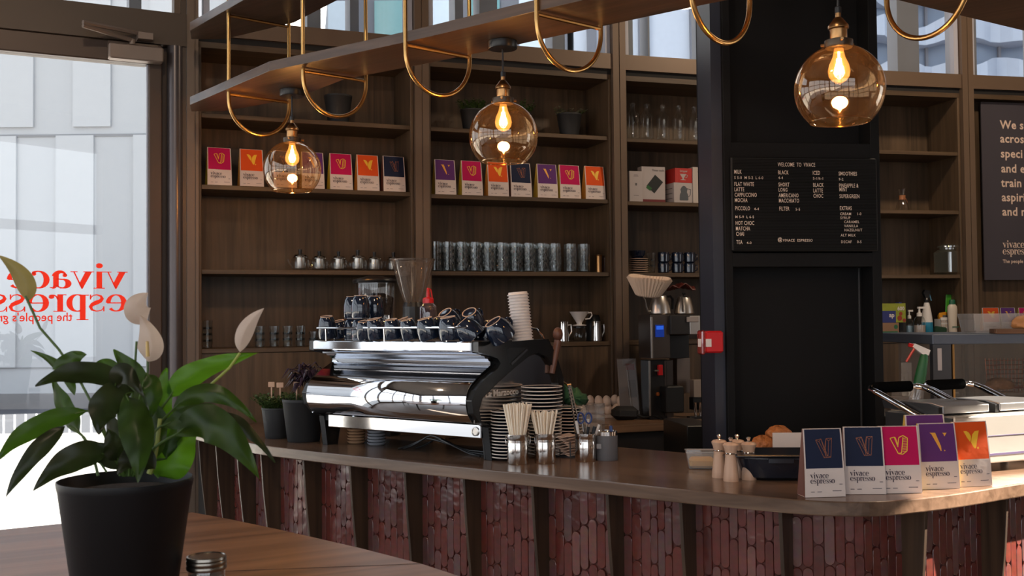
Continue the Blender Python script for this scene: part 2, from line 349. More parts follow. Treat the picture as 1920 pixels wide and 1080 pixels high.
# facade above and beside the shelving
mb = MB()
for i in range(5):
    M = bayM(i)
    mb.box(0, BW, -0.02, 0.10, 3.03, 3.12, M)          # transom rail
    mb.box(0, BW, -0.02, 0.10, 3.95, CEIL, M)
    mb.box(0, BW, 0.37, 0.42, 0, 3.03, M)          # outer skin behind the shelving
struct(mb.build('wall_back', bronze))
for i in range(6):
    M = bayM(min(i, 4)) if i < 5 else bayM(4) @ Matrix.Translation((BW, 0, 0))
    w = 0.040
    a = MB(); a.box(-w, -0.003, -0.035, 0.12, 0, CEIL, M); a.box(0.003, w if i else 0.017, -0.035, 0.12, 0, CEIL, M); a.box(-0.003, 0.003, -0.028, 0.1, 0, CEIL, M)
    o = a.build('trim_%d' % (i+1), bronze); struct(o)
for i in range(5):
    M = bayM(i)
    f = struct(MB().box(0.045, 0.075, 0.0, 0.09, 3.12, 3.95, M).box(BW-0.075, BW-0.045, 0.0, 0.09, 3.12, 3.95, M).build('window_%d' % (i+1), greyl))
    MB().box(0.075, BW-0.075, 0.04, 0.048, 3.12, 3.95, M).build('window_pane', g_pane, f)
    g = MB()
    for u in ((0.30, 0.55), (0.30, 0.52), (0.20, 0.22), (0.18, 0.50), (0.14, 0.5))[i]:
        pass
    for u, w_ in (((0.62, 0.075), (0.86, 0.05)), ((0.27, 0.05), (0.42, 0.11), (0.88, 0.08)), ((0.14, 0.06), (0.66, 0.012), (0.30, 0.012)), ((0.42, 0.05), (0.86, 0.16)), ((0.20, 0.05), (0.7, 0.08)))[i]:
        g.box(u, u+w_, 0.22, 0.34, 3.05, 3.95, M)
    g.build('outer_mullion', greym, f)
# door wall
mb = MB(); XR = -0.0
x277 = doorx(277); x318 = doorx(316); x340 = doorx(338)
LEFT = -3.35
mb.box(LEFT, -0.045, -0.04, 0.08, 2.955, 3.12, DM)
mb.box(LEFT, -0.045, -0.04, 0.08, 3.95, CEIL, DM)
mb.box(x340, -0.045, -0.03, 0.10, 0, CEIL, DM)
struct(mb.build('wall_front', mat('bronze_door_wall', (0.085, 0.058, 0.040), 0.45, 0.2)))
mb = MB(); mb.tube([(x318+0.03, -0.01, 0), (x318+0.03, -0.01, 2.955)], 0.04, 16, DM)
struct(mb.build('trim_7', mat('round_post', (0.10, 0.085, 0.085), 0.3, 0.5), smooth=True))
struct(MB().box(x318-0.03, x340, 0.03, 0.06, 0, 2.955, DM).build('trim_8', bronze_d))
f = struct(MB().box(LEFT, -2.3, -0.01, 0.07, 3.12, 3.95, DM).box(-0.10, -0.045, -0.01, 0.07, 3.12, 3.95, DM).build('window_6', bronze))
MB().box(-2.3, -0.10, 0.03, 0.038, 3.12, 3.95, DM).build('window_pane', g_pane, f)
MB().box(-0.29, -0.23, 0.2, 0.3, 3.0, 3.95, DM).build('outer_mullion', greym, f)
DL = x277-1.15
fr = MB(); fr.box(x277, x318-0.035, -0.03, 0.06, 0, 2.955, DM, 0.006); fr.box(DL, x277, -0.03, 0.06, 2.852, 2.955, DM, 0.006); fr.box(DL, x277, -0.03, 0.05, 0, 0.12, DM); fr.box(DL-0.1, DL, -0.03, 0.06, 0, 2.955, DM)
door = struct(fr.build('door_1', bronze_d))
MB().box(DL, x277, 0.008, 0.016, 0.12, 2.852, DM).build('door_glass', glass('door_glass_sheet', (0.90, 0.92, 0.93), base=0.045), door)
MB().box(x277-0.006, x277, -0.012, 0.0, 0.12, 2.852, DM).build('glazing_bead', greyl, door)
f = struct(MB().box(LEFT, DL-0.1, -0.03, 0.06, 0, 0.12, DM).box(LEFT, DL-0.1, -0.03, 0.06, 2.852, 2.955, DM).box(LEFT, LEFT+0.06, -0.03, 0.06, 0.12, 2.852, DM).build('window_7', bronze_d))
MB().box(LEFT+0.06, DL-0.1, 0.01, 0.018, 0.12, 2.852, DM).build('window_pane', g_pane, f)
# door closer on the door head
cl = mat('closer_grey', (0.24, 0.18, 0.145), 0.45, 0.3)
cx0, cx1 = doorx(200, 2.83), doorx(301, 2.83)
c = MB().box(cx0, cx1, -0.10, -0.035, 2.85, 2.925, DM, 0.006).build('door_closer', cl, door)
MB().box(cx0+0.0, cx1-0.02, -0.05, -0.03, 2.915, 2.945, DM).build('mounting_plate', bronze, c)
ax = doorx(148, 2.95)
MB().tube([(cx0+0.11, -0.075, 2.93), (cx0+0.11, -0.075, 2.955)], 0.014, 10, DM).box(-0.02, 0, 0, 0, 0, 0).build('closer_spindle', cl, c)
MB().tube([(cx0+0.11, -0.075, 2.95), (ax, -0.20, 2.965)], 0.011, 6, DM).tube([(ax, -0.20, 2.98), (cx1-0.09, -0.06, 2.99)], 0.011, 6, DM).build('closer_arm', cl, c)
MB().box(cx1-0.12, cx1-0.05, -0.10, -0.04, 2.958, 2.99, DM).build('arm_bracket', cl, c)
# lettering on the door glass, read from outside
mb = MB(); sc = 0.125
# seen from inside the words run right to left
def glassword(word, xr, z, s):
    sh, w = serif(word); put(mb, sh, DM @ XZ(xr, 0.004, z, s, True))
xr = doorx(237, 1.80)
x_w = serif('vivace')[1]; s1 = (doorx(237, 1.8)-doorx(12, 1.8))/x_w
zb = atpl(180, 541, (NODE[0].x, NODE[0].y), DA).z; zt = atpl(180, 509, (NODE[0].x, NODE[0].y), DA).z
hh = zt-zb
def glassword2(word, z, xpad=0):
    sh, w = serif(word); M = DM @ Matrix(((-s1, 0, 0, xr-xpad), (0, 0, 0.001, 0.004), (0, hh, 0, z), (0, 0, 0, 1))); put(mb, sh, M)
glassword2('vivace', zb)
z2 = atpl(180, 584, (NODE[0].x, NODE[0].y), DA).z
glassword2('espresso', z2)
M = DM @ Matrix(((-1, 0, 0, doorx(136, 1.6)), (0, 0, 0.001, 0.004), (0, 1, 0, atpl(90, 602, (NODE[0].x, NODE[0].y), DA).z), (0, 0, 0, 1)))
mb.add(*text_mb("the people's grind", 0.058, 'LEFT', 0.93, 0.01), M)
vy = redglow.node_tree; tr_ = vy.nodes.new('ShaderNodeBsdfTranslucent'); tr_.inputs[0].default_value = (0.75, 0.03, 0.012, 1)
mv = vy.nodes.new('ShaderNodeMixShader'); mv.inputs[0].default_value = 0.75; vy.links.new(P(vy).outputs[0], mv.inputs[1]); vy.links.new(tr_.outputs[0], mv.inputs[2]); vy.links.new(mv.outputs[0], vy.nodes['Material Output'].inputs[0])
mb.build('door_lettering', redglow, door)
# ------------------------------------------------------------------ outside
pave = mat('pale_paving', (0.50, 0.48, 0.455), 0.85, bump=0.05, bscale=8, var=0.04, vscale=0.5)
def outground():
    g = MB(); g.box(-60, 60, -40, 120, -0.35, -0.2)
    return g.build('ground', mat('asphalt', (0.055, 0.06, 0.075), 0.9))
struct(outground())
gp = atz(0, 805, 0)
struct(MB().prism([(-30, -20), (-4.65, -20), (-4.65, 3.95), (-1.7, 5.9), (-1.7, 15.4), (-30, 15.4)], -0.3, -0.02).build('terrace', pave)).__setitem__('kind', 'structure')
lj = MB()
for y in (atz(60, 820, 0).y, atz(60, 852, 0).y): lj.box(-30, -1.9, y-0.015, y+0.015, -0.02, -0.012)
lj.box(-5.45, -5.43, 6.3, 14, -0.02, -0.013)
struct(lj.build('terrace_joint', mat('paving_joint', (0.60, 0.58, 0.55), 0.9)))
posts = {}
wpost = mat('white_post_paint', (0.6, 0.62, 0.66), 0.5)
def mkpost(label): return tag(MB().tube([(0, 0, -0.02), (0, 0, 0.27)], 0.014, 8).build('fence_post', wpost), label, 'post', 'short white posts along the terrace edge')
for k in range(12):
    p = atz(8+19.0*k, 807, -0.02); h = 1+0.03*(k-3)*0.6
    first_or_copy(posts, 'p', mkpost, 'short white post at the far terrace edge outside the door, %s from the left' % NTH[k], (p.x, 15.2, 0), scale=(1, 1, h))
# pale panelled building across the road
bp = mat('facade_panel', (0.40, 0.405, 0.42), 0.7, var=0.03, vscale=0.3); bpl = mat('facade_panel_raised', (0.43, 0.435, 0.45), 0.7, var=0.03)
BY = 22.0
bld = thing('panelled_building', 'pale grey building clad in tall metal panels seen through the glass door', 'building', (-10, BY, 0))
MB().box(-16, 5.2, 0.0, 6, -0.2, 16).build('wall', bp, bld)
pn = MB(); zj = atY(130, 252, BY).z; zk = atY(130, 688, BY).z
for k in range(26):
    x0 = -15.4+k*0.80
    for (za, zb_) in ((zk, zj-0.03), (zj+0.03, 10.6), (10.7, 15)):
        off = 0 if za == zk else 0.35
        if (k % 2 == 0): pn.box(x0+off, x0+off+0.78, -0.06, 0.02, za+(0.12 if za > zk else 0), zb_)
pn.build('raised_panel', bpl, bld)
MB().box(-16, 5.2, -0.03, 0.0, -0.2, 0.12).build('plinth', mat('plinth_brown', (0.20, 0.19, 0.19), 0.8), bld)
MB().box(-16, 5.2, -0.02, 0.0, zj-0.05, zj).box(-16, 5.2, -0.02, 0.0, zk-0.02, zk).build('reveal', mat('panel_reveal', (0.22, 0.22, 0.23), 0.8), bld)
pth = mat('teal_pane', (0.11, 0.26, 0.28), 0.15); gfr = mat('grey_cladding', (0.12, 0.125, 0.15), 0.6); wht = mat('white_cladding', (0.34, 0.38, 0.46), 0.6)
b2 = thing('teal_glass_building', 'grey framed building with teal windows seen through the high windows above the left shelves', 'building', (-3.0, 33, 0))
MB().box(-6.5, 4.8, 0, 8, -0.2, 22).build('wall', gfr, b2)
tp = MB(); tw = MB()
for k in range(7):
    for z in (5.2, 8.6, 12.0):
        (tp if k % 2 else tw).box(-5.7+k*1.5, -4.8+k*1.5, -0.08, 0, z, z+2.9)
tp.build('teal_window', pth, b2); tw.build('pale_window', mat('pale_pane', (0.5, 0.58, 0.66), 0.2), b2)
b3 = thing('white_building', 'bright white building seen through the high windows left of the black column', 'building', (6, 33, 0))
MB().box(-4.0, 3.4, 0, 8, -0.2, 22).build('wall', mat('bright_cladding', (0.42, 0.46, 0.54), 0.6), b3)
mb = MB()
for k in range(5): mb.box(-3.6+k*1.6, -3.3+k*1.6, -0.15, 0, -0.2, 22)
mb.build('fin', gfr, b3)
b4 = thing('wavy_building', 'building with wavy white balconies seen through the high windows right of the column', 'building', (14.5, 33, 0))
MB().box(-5.0, 9, 0.6, 8, -0.2, 22).build('wall', mat('blue_glass_wall', (0.12, 0.16, 0.23), 0.25), b4)
for k in range(11):
    pts = []; n = 60
    lo = [(-5+14*i/n, (0.25*sin(i*0.62+k*1.3)+0.15*sin(i*1.4+k))) for i in range(n+1)]
    pz = 3.6+k*1.3; m_ = MB()
    vs = []; fs = []
    for i, (x, y) in enumerate(lo):
        dz = 0.12*sin(i*0.5+k*2)
        vs += [(x, y, pz+dz), (x, y, pz+0.62+dz+0.1*sin(i*0.9+k)), (x, 0.6, pz+0.62+dz), (x, 0.6, pz+dz)]
    for i in range(n):
        for j in range(4): fs.append((i*4+j, i*4+4+j, i*4+4+(j+1) % 4, i*4+(j+1) % 4))
    m_.add(vs, fs).build('balcony_band', wht, b4)
mb = MB()
for k in range(12):
    mb.box(-4.8+k*1.15, -4.72+k*1.15, 0.5, 0.62, 0, 20)
mb.build('mullion', gfr, b4)
# ================================================================== SHELVING UNITS
SHZ = [[1.43, 1.835, 2.268, 2.635], [1.43, 1.835, 2.262, 2.635], [1.43, 1.832, 2.256, 2.632], [1.415, 1.825, 2.238, 2.617], []]
BAYN = ['leftmost wooden shelving bay beside the glass door', 'wooden shelving bay with patterned tumblers and three plants on top', 'wooden shelving bay left of the black column, with bottles and boxes', 'wooden shelving bay right of the black column, with the cleaning things', 'wood panelled bay at the right end, behind the dark poster']
SD = 0.33; TS = 0.024
for i in range(5):
    u0_, u1_ = (0.042 if i else 0.018), BW-0.042
    t = thing('shelving_unit', BAYN[i], 'shelves', (NODE[i].x, NODE[i].y, 0), ANG[i], 'wooden shelving bays along the back wall')
    d = SD if i < 4 else 0.10
    MB().box(u0_, u1_, d, d+0.02, 0, 3.0).build('back_panel', shelf_w, t)
    for a in (u0_, u1_-0.016): MB().box(a, a+0.016, 0.0, d, 0, 3.0, None, 0.002).build('side_panel', shelf_w, t)
    MB().box(u0_, u1_, 0.0, d, 2.97, 3.0).build('top_panel', shelfh_w, t)
    for z in SHZ[i][:]:
        MB().box(u0_+0.016, u1_-0.016, 0.006, d, z-TS, z, None, 0.002).build('shelf', shelfh_w, t)
    zl = SHZ[i][0] if i < 4 else 1.2
    MB().box(u0_+0.016, u1_-0.016, 0.012, 0.03, 0, zl-TS-0.002).build('lower_panel', shelf_w, t)
    MB().box(u0_, u1_, 0.0, 0.06, 3.0, 3.03).build('shadow_gap', blackgap, t)  # solid near-black strip stands in for the shade in the gap
# back worktop running under the shelves
cw = thing('back_worktop', 'wooden back worktop under the shelves behind the bar', 'worktop', (0, 0, 0))
pts = []
q = [bayP(1, 0.25, -0.55, 0), bayP(1, BW, -0.55, 0), bayP(2, BW, -0.55, 0), bayP(3, 0.75, -0.52, 0), bayP(3, 0.75, -0.04, 0), bayP(2, BW, -0.04, 0), bayP(1, BW, -0.04, 0), bayP(1, 0.25, -0.04, 0)]
WTZ = 1.0
MB().prism([(a.x, a.y) for a in q], WTZ-0.04, WTZ).build('top', wood('worktop_oak', (0.10, 0.055, 0.03), (0.25, 0.145, 0.085), 'x', 0.3, 1, 0.5, rot=radians(-18)), cw, bev=0.003)
q2 = [bayP(1, 0.30, -0.50, 0), bayP(1, BW, -0.50, 0), bayP(2, BW, -0.50, 0), bayP(3, 0.7, -0.47, 0), bayP(3, 0.7, -0.06, 0), bayP(2, BW, -0.06, 0), bayP(1, BW, -0.06, 0), bayP(1, 0.30, -0.06, 0)]
MB().prism([(a.x, a.y) for a in q2], 0.0, WTZ-0.04).build('base_cabinet', mat('dark_cabinet', (0.022, 0.016, 0.013), 0.6), cw)
# ================================================================== COLUMN
CA = radians(8); CO = atpl(1362, 600, (0.86, 4.16), CA); CO = Vector((CO.x, CO.y))
CW = 0.0
CM = Matrix.Translation((CO.x, CO.y, 0)) @ Matrix.Rotation(CA, 4, 'Z')
def colu(px, v=0.0): qq = CM @ Vector((0, v, 0)); return (CM.inverted() @ atpl(px, 590, (qq.x, qq.y), CA)).x
def colz(px, py, v=0.0): qq = CM @ Vector((0, v, 0)); return atpl(px, py, (qq.x, qq.y), CA).z
cw_ = colu(1655)
col = MB(); ul = colu(1376); ur = colu(1638); CD = 0.33
col.box(0, cw_, 0.10, CD, 0, CEIL, CM)                 # recessed core
col.box(0, ul, 0.0, 0.10, 0, CEIL, CM); col.box(ur, cw_, 0.0, 0.10, 0, CEIL, CM)
col.box(ul, ur, 0.0, 0.10, colz(1500, 500), colz(1500, 474), CM); col.box(ul, ur, 0.0, 0.10, colz(1500, 297), colz(1500, 268), CM)
col = struct(col.build('column', blackcol, bev=0.002))
MB().box(colu(1339, .02), -0.0, 0.02, 0.10, 0, CEIL, CM).box(colu(1314, .30), -0.0, 0.22, 0.30, 0, CEIL, CM).box(colu(1339, .02)+0.012, 0, 0.10, 0.22, 0, CEIL, CM).build('steel_channel', colblue, col)
MB().box(colu(1611, .098)-0.002, colu(1611, .098)+0.003, 0.094, 0.10, 0.9, colz(1600, 500), CM).build('corner_bead', mat('grey_bead', (0.05, 0.05, 0.05), 0.5), col)
# menu board
mu0, mu1 = colu(1372), colu(1645); mz0, mz1 = colz(1500, 471, -0.02), colz(1500, 293, -0.02)
mz1 = colz(1500, 295, -0.02)
menu = thing('menu_board', 'black menu board with white capital lettering on the black column', 'menu board', tuple(CM @ Vector((mu0, -0.02, mz0))), CA)
mw, mh = mu1-mu0, mz1-mz0
MB().box(0, mw, 0, 0.018, 0, mh, None, 0.004).build('board', mat('menu_black', (0.005, 0.005, 0.005), 0.6, spec=0.3), menu)
ridge = MB()
nr = 60
for k in range(nr): z = 0.006+(mh-0.012)*k/nr; ridge.box(0.006, mw-0.006, -0.0012, 0, z, z+(mh/nr)*0.6)
ridge.build('felt_groove', mat('menu_felt', (0.005, 0.005, 0.005), 0.9, spec=0.2), menu)
lt = MB(); cream = mat('menu_letter', (0.82, 0.67, 0.55), 0.6)
# the crop of the board was 1597 x 1080 px for 340 x 230 px from (1340, 270)
def mt(s, cx, cy, h, sx=0.60, sp=1.10):
    px, py = 1340+cx/4.697, 270+cy/4.697
    u = colu(px, -0.02)-mu0; z = colz(px, py, -0.02)-mz0; H = h/4.697/FPX*4.15
    lt.add(*text_mb(s, H/0.72, 'LEFT', sx, 0.006, sp), XZ(u, -0.0035, z, 1.0))
for s, x, y, h in [('WELCOME  TO  VIVACE', 575, 198, 36), ('MILK', 187, 262, 36), ('FLAT WHITE', 187, 371, 36), ('LATTE', 187, 417, 36), ('CAPPUCCINO', 189, 465, 36), ('MOCHA', 189, 512, 36), ('PICCOLO', 191, 584, 36), ('HOT CHOC', 193, 713, 36), ('MATCHA', 194, 762, 36), ('CHAI', 196, 809, 36), ('TEA', 198, 882, 36),
                   ('BLACK', 575, 268, 36), ('SHORT', 577, 375, 36), ('LONG', 577, 420, 34), ('AMERICANO', 578, 470, 36), ('MACCHIATO', 578, 516, 36), ('FILTER', 580, 587, 36), ('ICED', 881, 272, 36), ('BLACK', 883, 378, 36), ('LATTE', 883, 427, 36), ('CHOC', 884, 474, 36), ('SMOOTHIES', 1110, 278, 36), ('PINEAPPLE &', 1112, 383, 36), ('MINT', 1113, 418, 36), ('SUPERGREEN', 1114, 477, 36), ('EXTRAS', 1115, 583, 36)]:
    mt(s, x, y, h)
for s, x, y in [('S 5-0  M 5-2  L 6-0', 188, 308), ('4-4', 577, 310), ('5-1/6-1', 883, 315), ('9-2', 1111, 323), ('4-4', 360, 584), ('5-5', 725, 587), ('M 5-9  L 6-5', 191, 654), ('4-0', 289, 882), ('CREAM', 1116, 627), ('1-0', 1264, 627), ('SYRUP', 1118, 662), ('CARAMEL', 1150, 697), ('VANILLA', 1151, 733), ('HAZELNUT', 1152, 769), ('ALT MILK', 1119, 815), ('DECAF', 1120, 873), ('0-5', 1262, 873), ('VIVACE  ESPRESSO', 608, 860)]:
    mt(s, x, y, 24, 0.92, 1.12)
mt('@', 562, 856, 34, 0.9)
lt.build('lettering', cream, menu)
# red alarm box on the column flank
ab = atpl(1333, 641, (CO.x-0.1, CO.y-0.06), CA)
al = thing('alarm_box', 'red emergency call point fixed to the side of the black column', 'alarm', (ab.x-0.030, ab.y-0.0, ab.z), CA)
MB().box(0.0, 0.072, -0.03, 0.03, -0.042, 0.042, None, 0.006).build('housing', red, al)
MB().box(-0.016, -0.001, -0.036, 0.026, -0.048, 0.045, None, 0.005).build('clear_cover', glass('red_cover', (0.8, 0.25, 0.22), base=0.12, haze=0.2, hazecol=(0.8, 0.1, 0.1)), al)
MB().box(-0.018, -0.016, -0.024, 0.008, -0.018, 0.012).build('label_plate', paper, al)
MB().box(0.0, 0.022, -0.034, -0.031, -0.018, 0.012).build('white_label', paper, al)
# ================================================================== POSTER
PA = ANG[4]; pz0 = atpl(1880, 525, tuple(bayP(4, 0.3, 0.04, 0))[:2], PA).z; pz1 = atpl(1880, 192, tuple(bayP(4, 0.3, 0.04, 0))[:2], PA).z
pu0 = bayu(4, 1848, 0.04); pw = 0.92
poster = thing('poster', 'dark grey wall poster with large cream text at the right end of the shelves', 'poster', tuple(bayP(4, pu0, 0.04, pz0)), PA)
MB().box(0, pw, 0, 0.008, 0, pz1-pz0).build('sheet', mat('poster_charcoal', (0.045, 0.040, 0.052), 0.6), poster)
pl = MB(); pcream = mat('poster_letter', (0.68, 0.52, 0.42), 0.6)
PX = tuple(bayP(4, 0.3, 0.04, 0))[:2]
def pt(s, px, py, h, sx=1.0, bold=0.02):
    w = atpl(px, py, PX, PA); l = (bayM(4).inverted() @ w)
    pl.add(*text_mb(s, h/FPX*7.0/0.72, 'LEFT', sx, bold, 1.05), XZ(l.x-pu0, -0.002, l.z-pz0))
for s, py, px in [('We s', 241, 1875), ('across', 267, 1875), ('speci', 295, 1876), ('and e', 323, 1877), ('train', 350, 1877), ('aspirin', 377, 1878), ('and m', 404, 1879)]:
    pt(s, px, py, 16)
pt('The people', 1880, 493, 6.5)
for wd, py in (('vivace', 464.5), ('espresso', 477)):
    w = atpl(1880, py, PX, PA); l = (bayM(4).inverted() @ w); sh, _ = serif(wd)
    s_ = 9.3/FPX*7.0; pl.v, pl.f = pl.v, pl.f
    put(pl, sh, XZ(l.x-pu0, -0.002, l.z-pz0, s_))
pl.build('lettering', pcream, poster)
# ================================================================== BAR COUNTER
CZ = 1.05; ST = 0.042
FC = [(-1.575, 5.16), (-1.365, 4.876), (-1.214, 4.686), (-1.048, 4.476), (-.782, 4.24), (-.544, 4.044), (-.259, 3.818), (-.067, 3.671), (.065, 3.575), (.314, 3.385), (.479, 3.251), (.687, 3.108), (.817, 3.026), (.925, 2.990), (1.03, 2.992), (1.125, 3.028), (1.297, 3.118), (1.566, 3.292), (2.4, 3.83)]
def catmull(pts, n=6):
    P_ = [Vector(p) for p in pts]; out = []
    for i in range(len(P_)-1):
        a = P_[max(i-1, 0)]; b = P_[i]; c = P_[i+1]; d = P_[min(i+2, len(P_)-1)]
        for k in range(n):
            t = k/n; out.append(0.5*((2*b)+(c-a)*t+(2*a-5*b+4*c-d)*t*t+(3*b-a-3*c+d)*t**3))
    out.append(P_[-1]); return out
FCS = catmull(FC, 5)
def offset(pts, d):
    out = []
    for i, p in enumerate(pts):
        t = (pts[min(i+1, len(pts)-1)]-pts[max(i-1, 0)]).normalized(); out.append(p+Vector((-t.y, t.x))*d)
    return out
BACK = [(2.4, 4.25), (1.60, 4.235), (.965, 3.836), (.42, 4.30), (.25, 4.75), (-.35, 5.25), (-.85, 5.62), (-1.60, 5.33)]
slab = [(p.x, p.y) for p in FCS]+BACK
wtop = thing('counter_worktop', 'long curved oak worktop of the bar counter carrying the coffee machine', 'worktop', (0, 0, CZ))
MB().prism(slab, -ST, 0).build('top_slab', bar_w, wtop, bev=0.004)
ctr = thing('bar_counter', 'curved bar counter front clad in pink vertical tiles between dark oak fins', 'counter', (0, 0, 0))
FINL = offset(FCS, 0.030); TILL = offset(FCS, 0.125)
def lerp_curve(pl_, px, z):
    """point of a plan curve seen in the photo's column px"""
    best = None
    for i in range(len(pl_)-1):
        for k in range(12):
            a = pl_[i].lerp(pl_[i+1], k/12.0); d = Vector((a.x, a.y, z))-CP; x = 960+FPX*d.dot(rt)/d.dot(fw)
            if best is None or abs(x-px) < best[0]: best = (abs(x-px), i+k/12.0)
    return best[1]
def at_param(pl_, t): i = min(int(t), len(pl_)-2); return pl_[i].lerp(pl_[i+1], t-i)
FPXL = [372, 404, 443, 488, 568, 656, 758, 869, 998, 1137, 1276, 1462, 1738, 1889]
fp = [lerp_curve(FINL, x, 0.995) for x in FPXL]
fp = [fp[0]-2.6]+fp; fp.append(min(fp[-1]+ (fp[-1]-fp[-2]), len(FINL)-1.05))
fp = [max(0.02, a) for a in fp]
tile = bpy.data.materials.new('pink_tile'); tile.use_nodes = True; nt = tile.node_tree; p = P(nt)
p.inputs['Roughness'].default_value = 0.16; p.inputs['Specular IOR Level'].default_value = 0.6
gi = nt.nodes.new('ShaderNodeNewGeometry'); cr = nt.nodes.new('ShaderNodeValToRGB')
cr.color_ramp.elements[0].color = (0.10, 0.026, 0.020, 1); cr.color_ramp.elements[1].color = (0.22, 0.085, 0.070, 1)
e = cr.color_ramp.elements.new(0.35); e.color = (0.16, 0.036, 0.026, 1); e = cr.color_ramp.elements.new(0.7); e.color = (0.17, 0.055, 0.046, 1)
e = cr.color_ramp.elements.new(0.88); e.color = (0.14, 0.07, 0.068, 1)
nt.links.new(gi.outputs['Random Per Island'], cr.inputs[0])
nz = nt.nodes.new('ShaderNodeTexNoise'); nz.inputs['Scale'].default_value = 45; tc = nt.nodes.new('ShaderNodeTexCoord'); nt.links.new(tc.outputs['Object'], nz.inputs[0])
mx = nt.nodes.new('ShaderNodeMix'); mx.data_type = 'RGBA'; mx.blend_type = 'MULTIPLY'; mx.inputs[0].default_value = 0.45
nt.links.new(cr.outputs[0], mx.inputs[6]); nt.links.new(nz.outputs['Color'], mx.inputs[7]); nt.links.new(mx.outputs[2], p.inputs['Base Color'])
bmp = nt.nodes.new('ShaderNodeBump'); bmp.inputs['Strength'].default_value = 0.35; bmp.inputs['Distance'].default_value = 0.01; nz2 = nt.nodes.new('ShaderNodeTexNoise'); nz2.inputs['Scale'].default_value = 16
nt.links.new(tc.outputs['Object'], nz2.inputs[0]); nt.links.new(nz2.outputs['Fac'], bmp.inputs['Height']); nt.links.new(bmp.outputs[0], p.inputs['Normal'])
grout = mat('dark_red_grout', (0.11, 0.036, 0.028), 0.8)
def stadium(w, h, n=5):
    r = w/2; pts = []
    for k in range(n+1): a = pi*k/n; pts.append((r*cos(a), h/2-r+r*sin(a)))
    for k in range(n+1): a = pi+pi*k/n; pts.append((r*cos(a), -h/2+r+r*sin(a)))
    return pts
for k in range(len(fp)-1):
    ta, tb = fp[k], fp[k+1]
    n = max(1, int(abs(tb-ta)/2.5)); n = 1 if tb-ta < 5 else 3
    A_ = at_param(TILL, ta); Bp = at_param(TILL, tb)
    sub_ = [at_param(TILL, ta+(tb-ta)*j/n) for j in range(n+1)]
    tl = MB(); bk = MB()
    for j in range(n):
        a, b = sub_[j], sub_[j+1]; d = b-a; L_ = d.length; ang = atan2(d.y, d.x); M = T(a.x, a.y, 0, ang)
        bk.box(0, L_, 0.004, 0.02, 0.02, CZ-ST, M)
        nc = max(1, round(L_/0.032)); wv = L_/nc
        for c in range(nc):
            z = 0.05-random.random()*0.15; hgt = 0.150
            while z < CZ-ST:
                z0, z1 = max(0.03, z), min(CZ-ST-0.001, z+hgt)
                if z1-z0 > wv*1.02:
                    rr = random.uniform(-0.0008, 0.0008)
                    sp = stadium(wv*0.965, z1-z0-0.001); cxx = (c+0.5)*wv; czz = (z0+z1)/2; m_ = len(sp)
                    vs = [(cxx+x, -0.003+rr, czz+y) for x, y in sp]+[(cxx+x*0.92, -0.0045+rr, czz+y*0.985) for x, y in sp]+[(cxx+x, 0.004, czz+y) for x, y in sp]
                    fs = [tuple(range(m_, 2*m_))]+[(i, (i+1) % m_, m_+(i+1) % m_, m_+i) for i in range(m_)]+[(2*m_+i, 2*m_+(i+1) % m_, (i+1) % m_, i) for i in range(m_)]
                    tl.add(vs, fs, M)
                z += hgt
    o = tl.build('tile_panel', tile, ctr, smooth=True)
    bk.build('grout_backing', grout, o)
for t_ in fp[1:-1]:
    a = at_param(FINL, t_); b = at_param(TILL, t_); d = (b-a).normalized(); s = Vector((-d.y, d.x))*0.0058
    zt = CZ-ST; zb_ = 0.03; vs = []
    prof = [(0.0, zt), (0.012, zt-0.16), (0.030, zt-0.32), (0.052, zt-0.48), (0.075, zt-0.65), (0.088, zt-0.85), (0.092, zb_)]
    L_ = (b-a).length
    for sg in (-1, 1):
        for u, z in prof: q = a+d*(u/0.095*L_)+s*sg; vs.append((q.x, q.y, z))
        q = b+s*sg+d*0.004; vs += [(q.x, q.y, zb_), (q.x, q.y, zt)]
    m_ = len(prof)+2
    fs = [tuple(range(m_)), tuple(range(2*m_-1, m_-1, -1))]+[(i, m_+i, m_+(i+1) % m_, (i+1) % m_) for i in range(m_)]
    MB().add(vs, fs).build('fin', fin_w, ctr, bev=0.0015)
bo = offset([Vector(q) for q in FC], 0.16)
bi = [(2.35, 4.20), (1.60, 4.18), (.965, 3.78), (.40, 4.25), (.22, 4.70), (-.36, 5.20), (-.86, 5.56), (-1.56, 5.30)]
MB().prism([(q.x, q.y) for q in bo[1:]]+bi, 0, CZ-ST-0.001).build('carcass', mat('dark_carcass', (0.02, 0.015, 0.012), 0.7), ctr)
# ================================================================== OVERHEAD RACK
RZ = 2.597
RN = offset(FCS, 0.0); RNl = FC[:]
near = catmull([(-1.52, 5.035), (-1.0, 4.375), (-0.99, 4.36), (-.40, 3.935), (.08, 3.55), (.479, 3.235), (.70, 3.08), (.85, 3.0), (1.0, 2.99), (1.15, 3.03), (1.35, 3.15), (1.62, 3.33), (2.5, 3.9)], 4)
near[0:8] = [Vector((-1.52, 5.035)), Vector((-1.0, 4.375))]
far = offset(near, 0.30); far[0] = Vector((-1.44, 5.20)); far[1] = Vector((-1.0, 4.93)) if False else Vector((-0.80, 4.61))
pf = [(q.x, q.y) for q in near]+[(2.35, 4.16)]+[(q.x, q.y) for q in reversed(far[3:-1])]+[(-1.00, 4.915), (-1.40, 5.195), (-1.56, 5.19)]
rack = thing('overhead_rack', 'two-tier wooden rack with curved brass hoops hanging above the bar', 'rack', (0, 0, RZ))
MB().prism(pf, 0, 0.04).build('lower_shelf', rack_w, rack, bev=0.002)
RU = 0.355
MB().prism(pf, RU, RU+0.04).build('upper_shelf', rack_w, rack, bev=0.002)
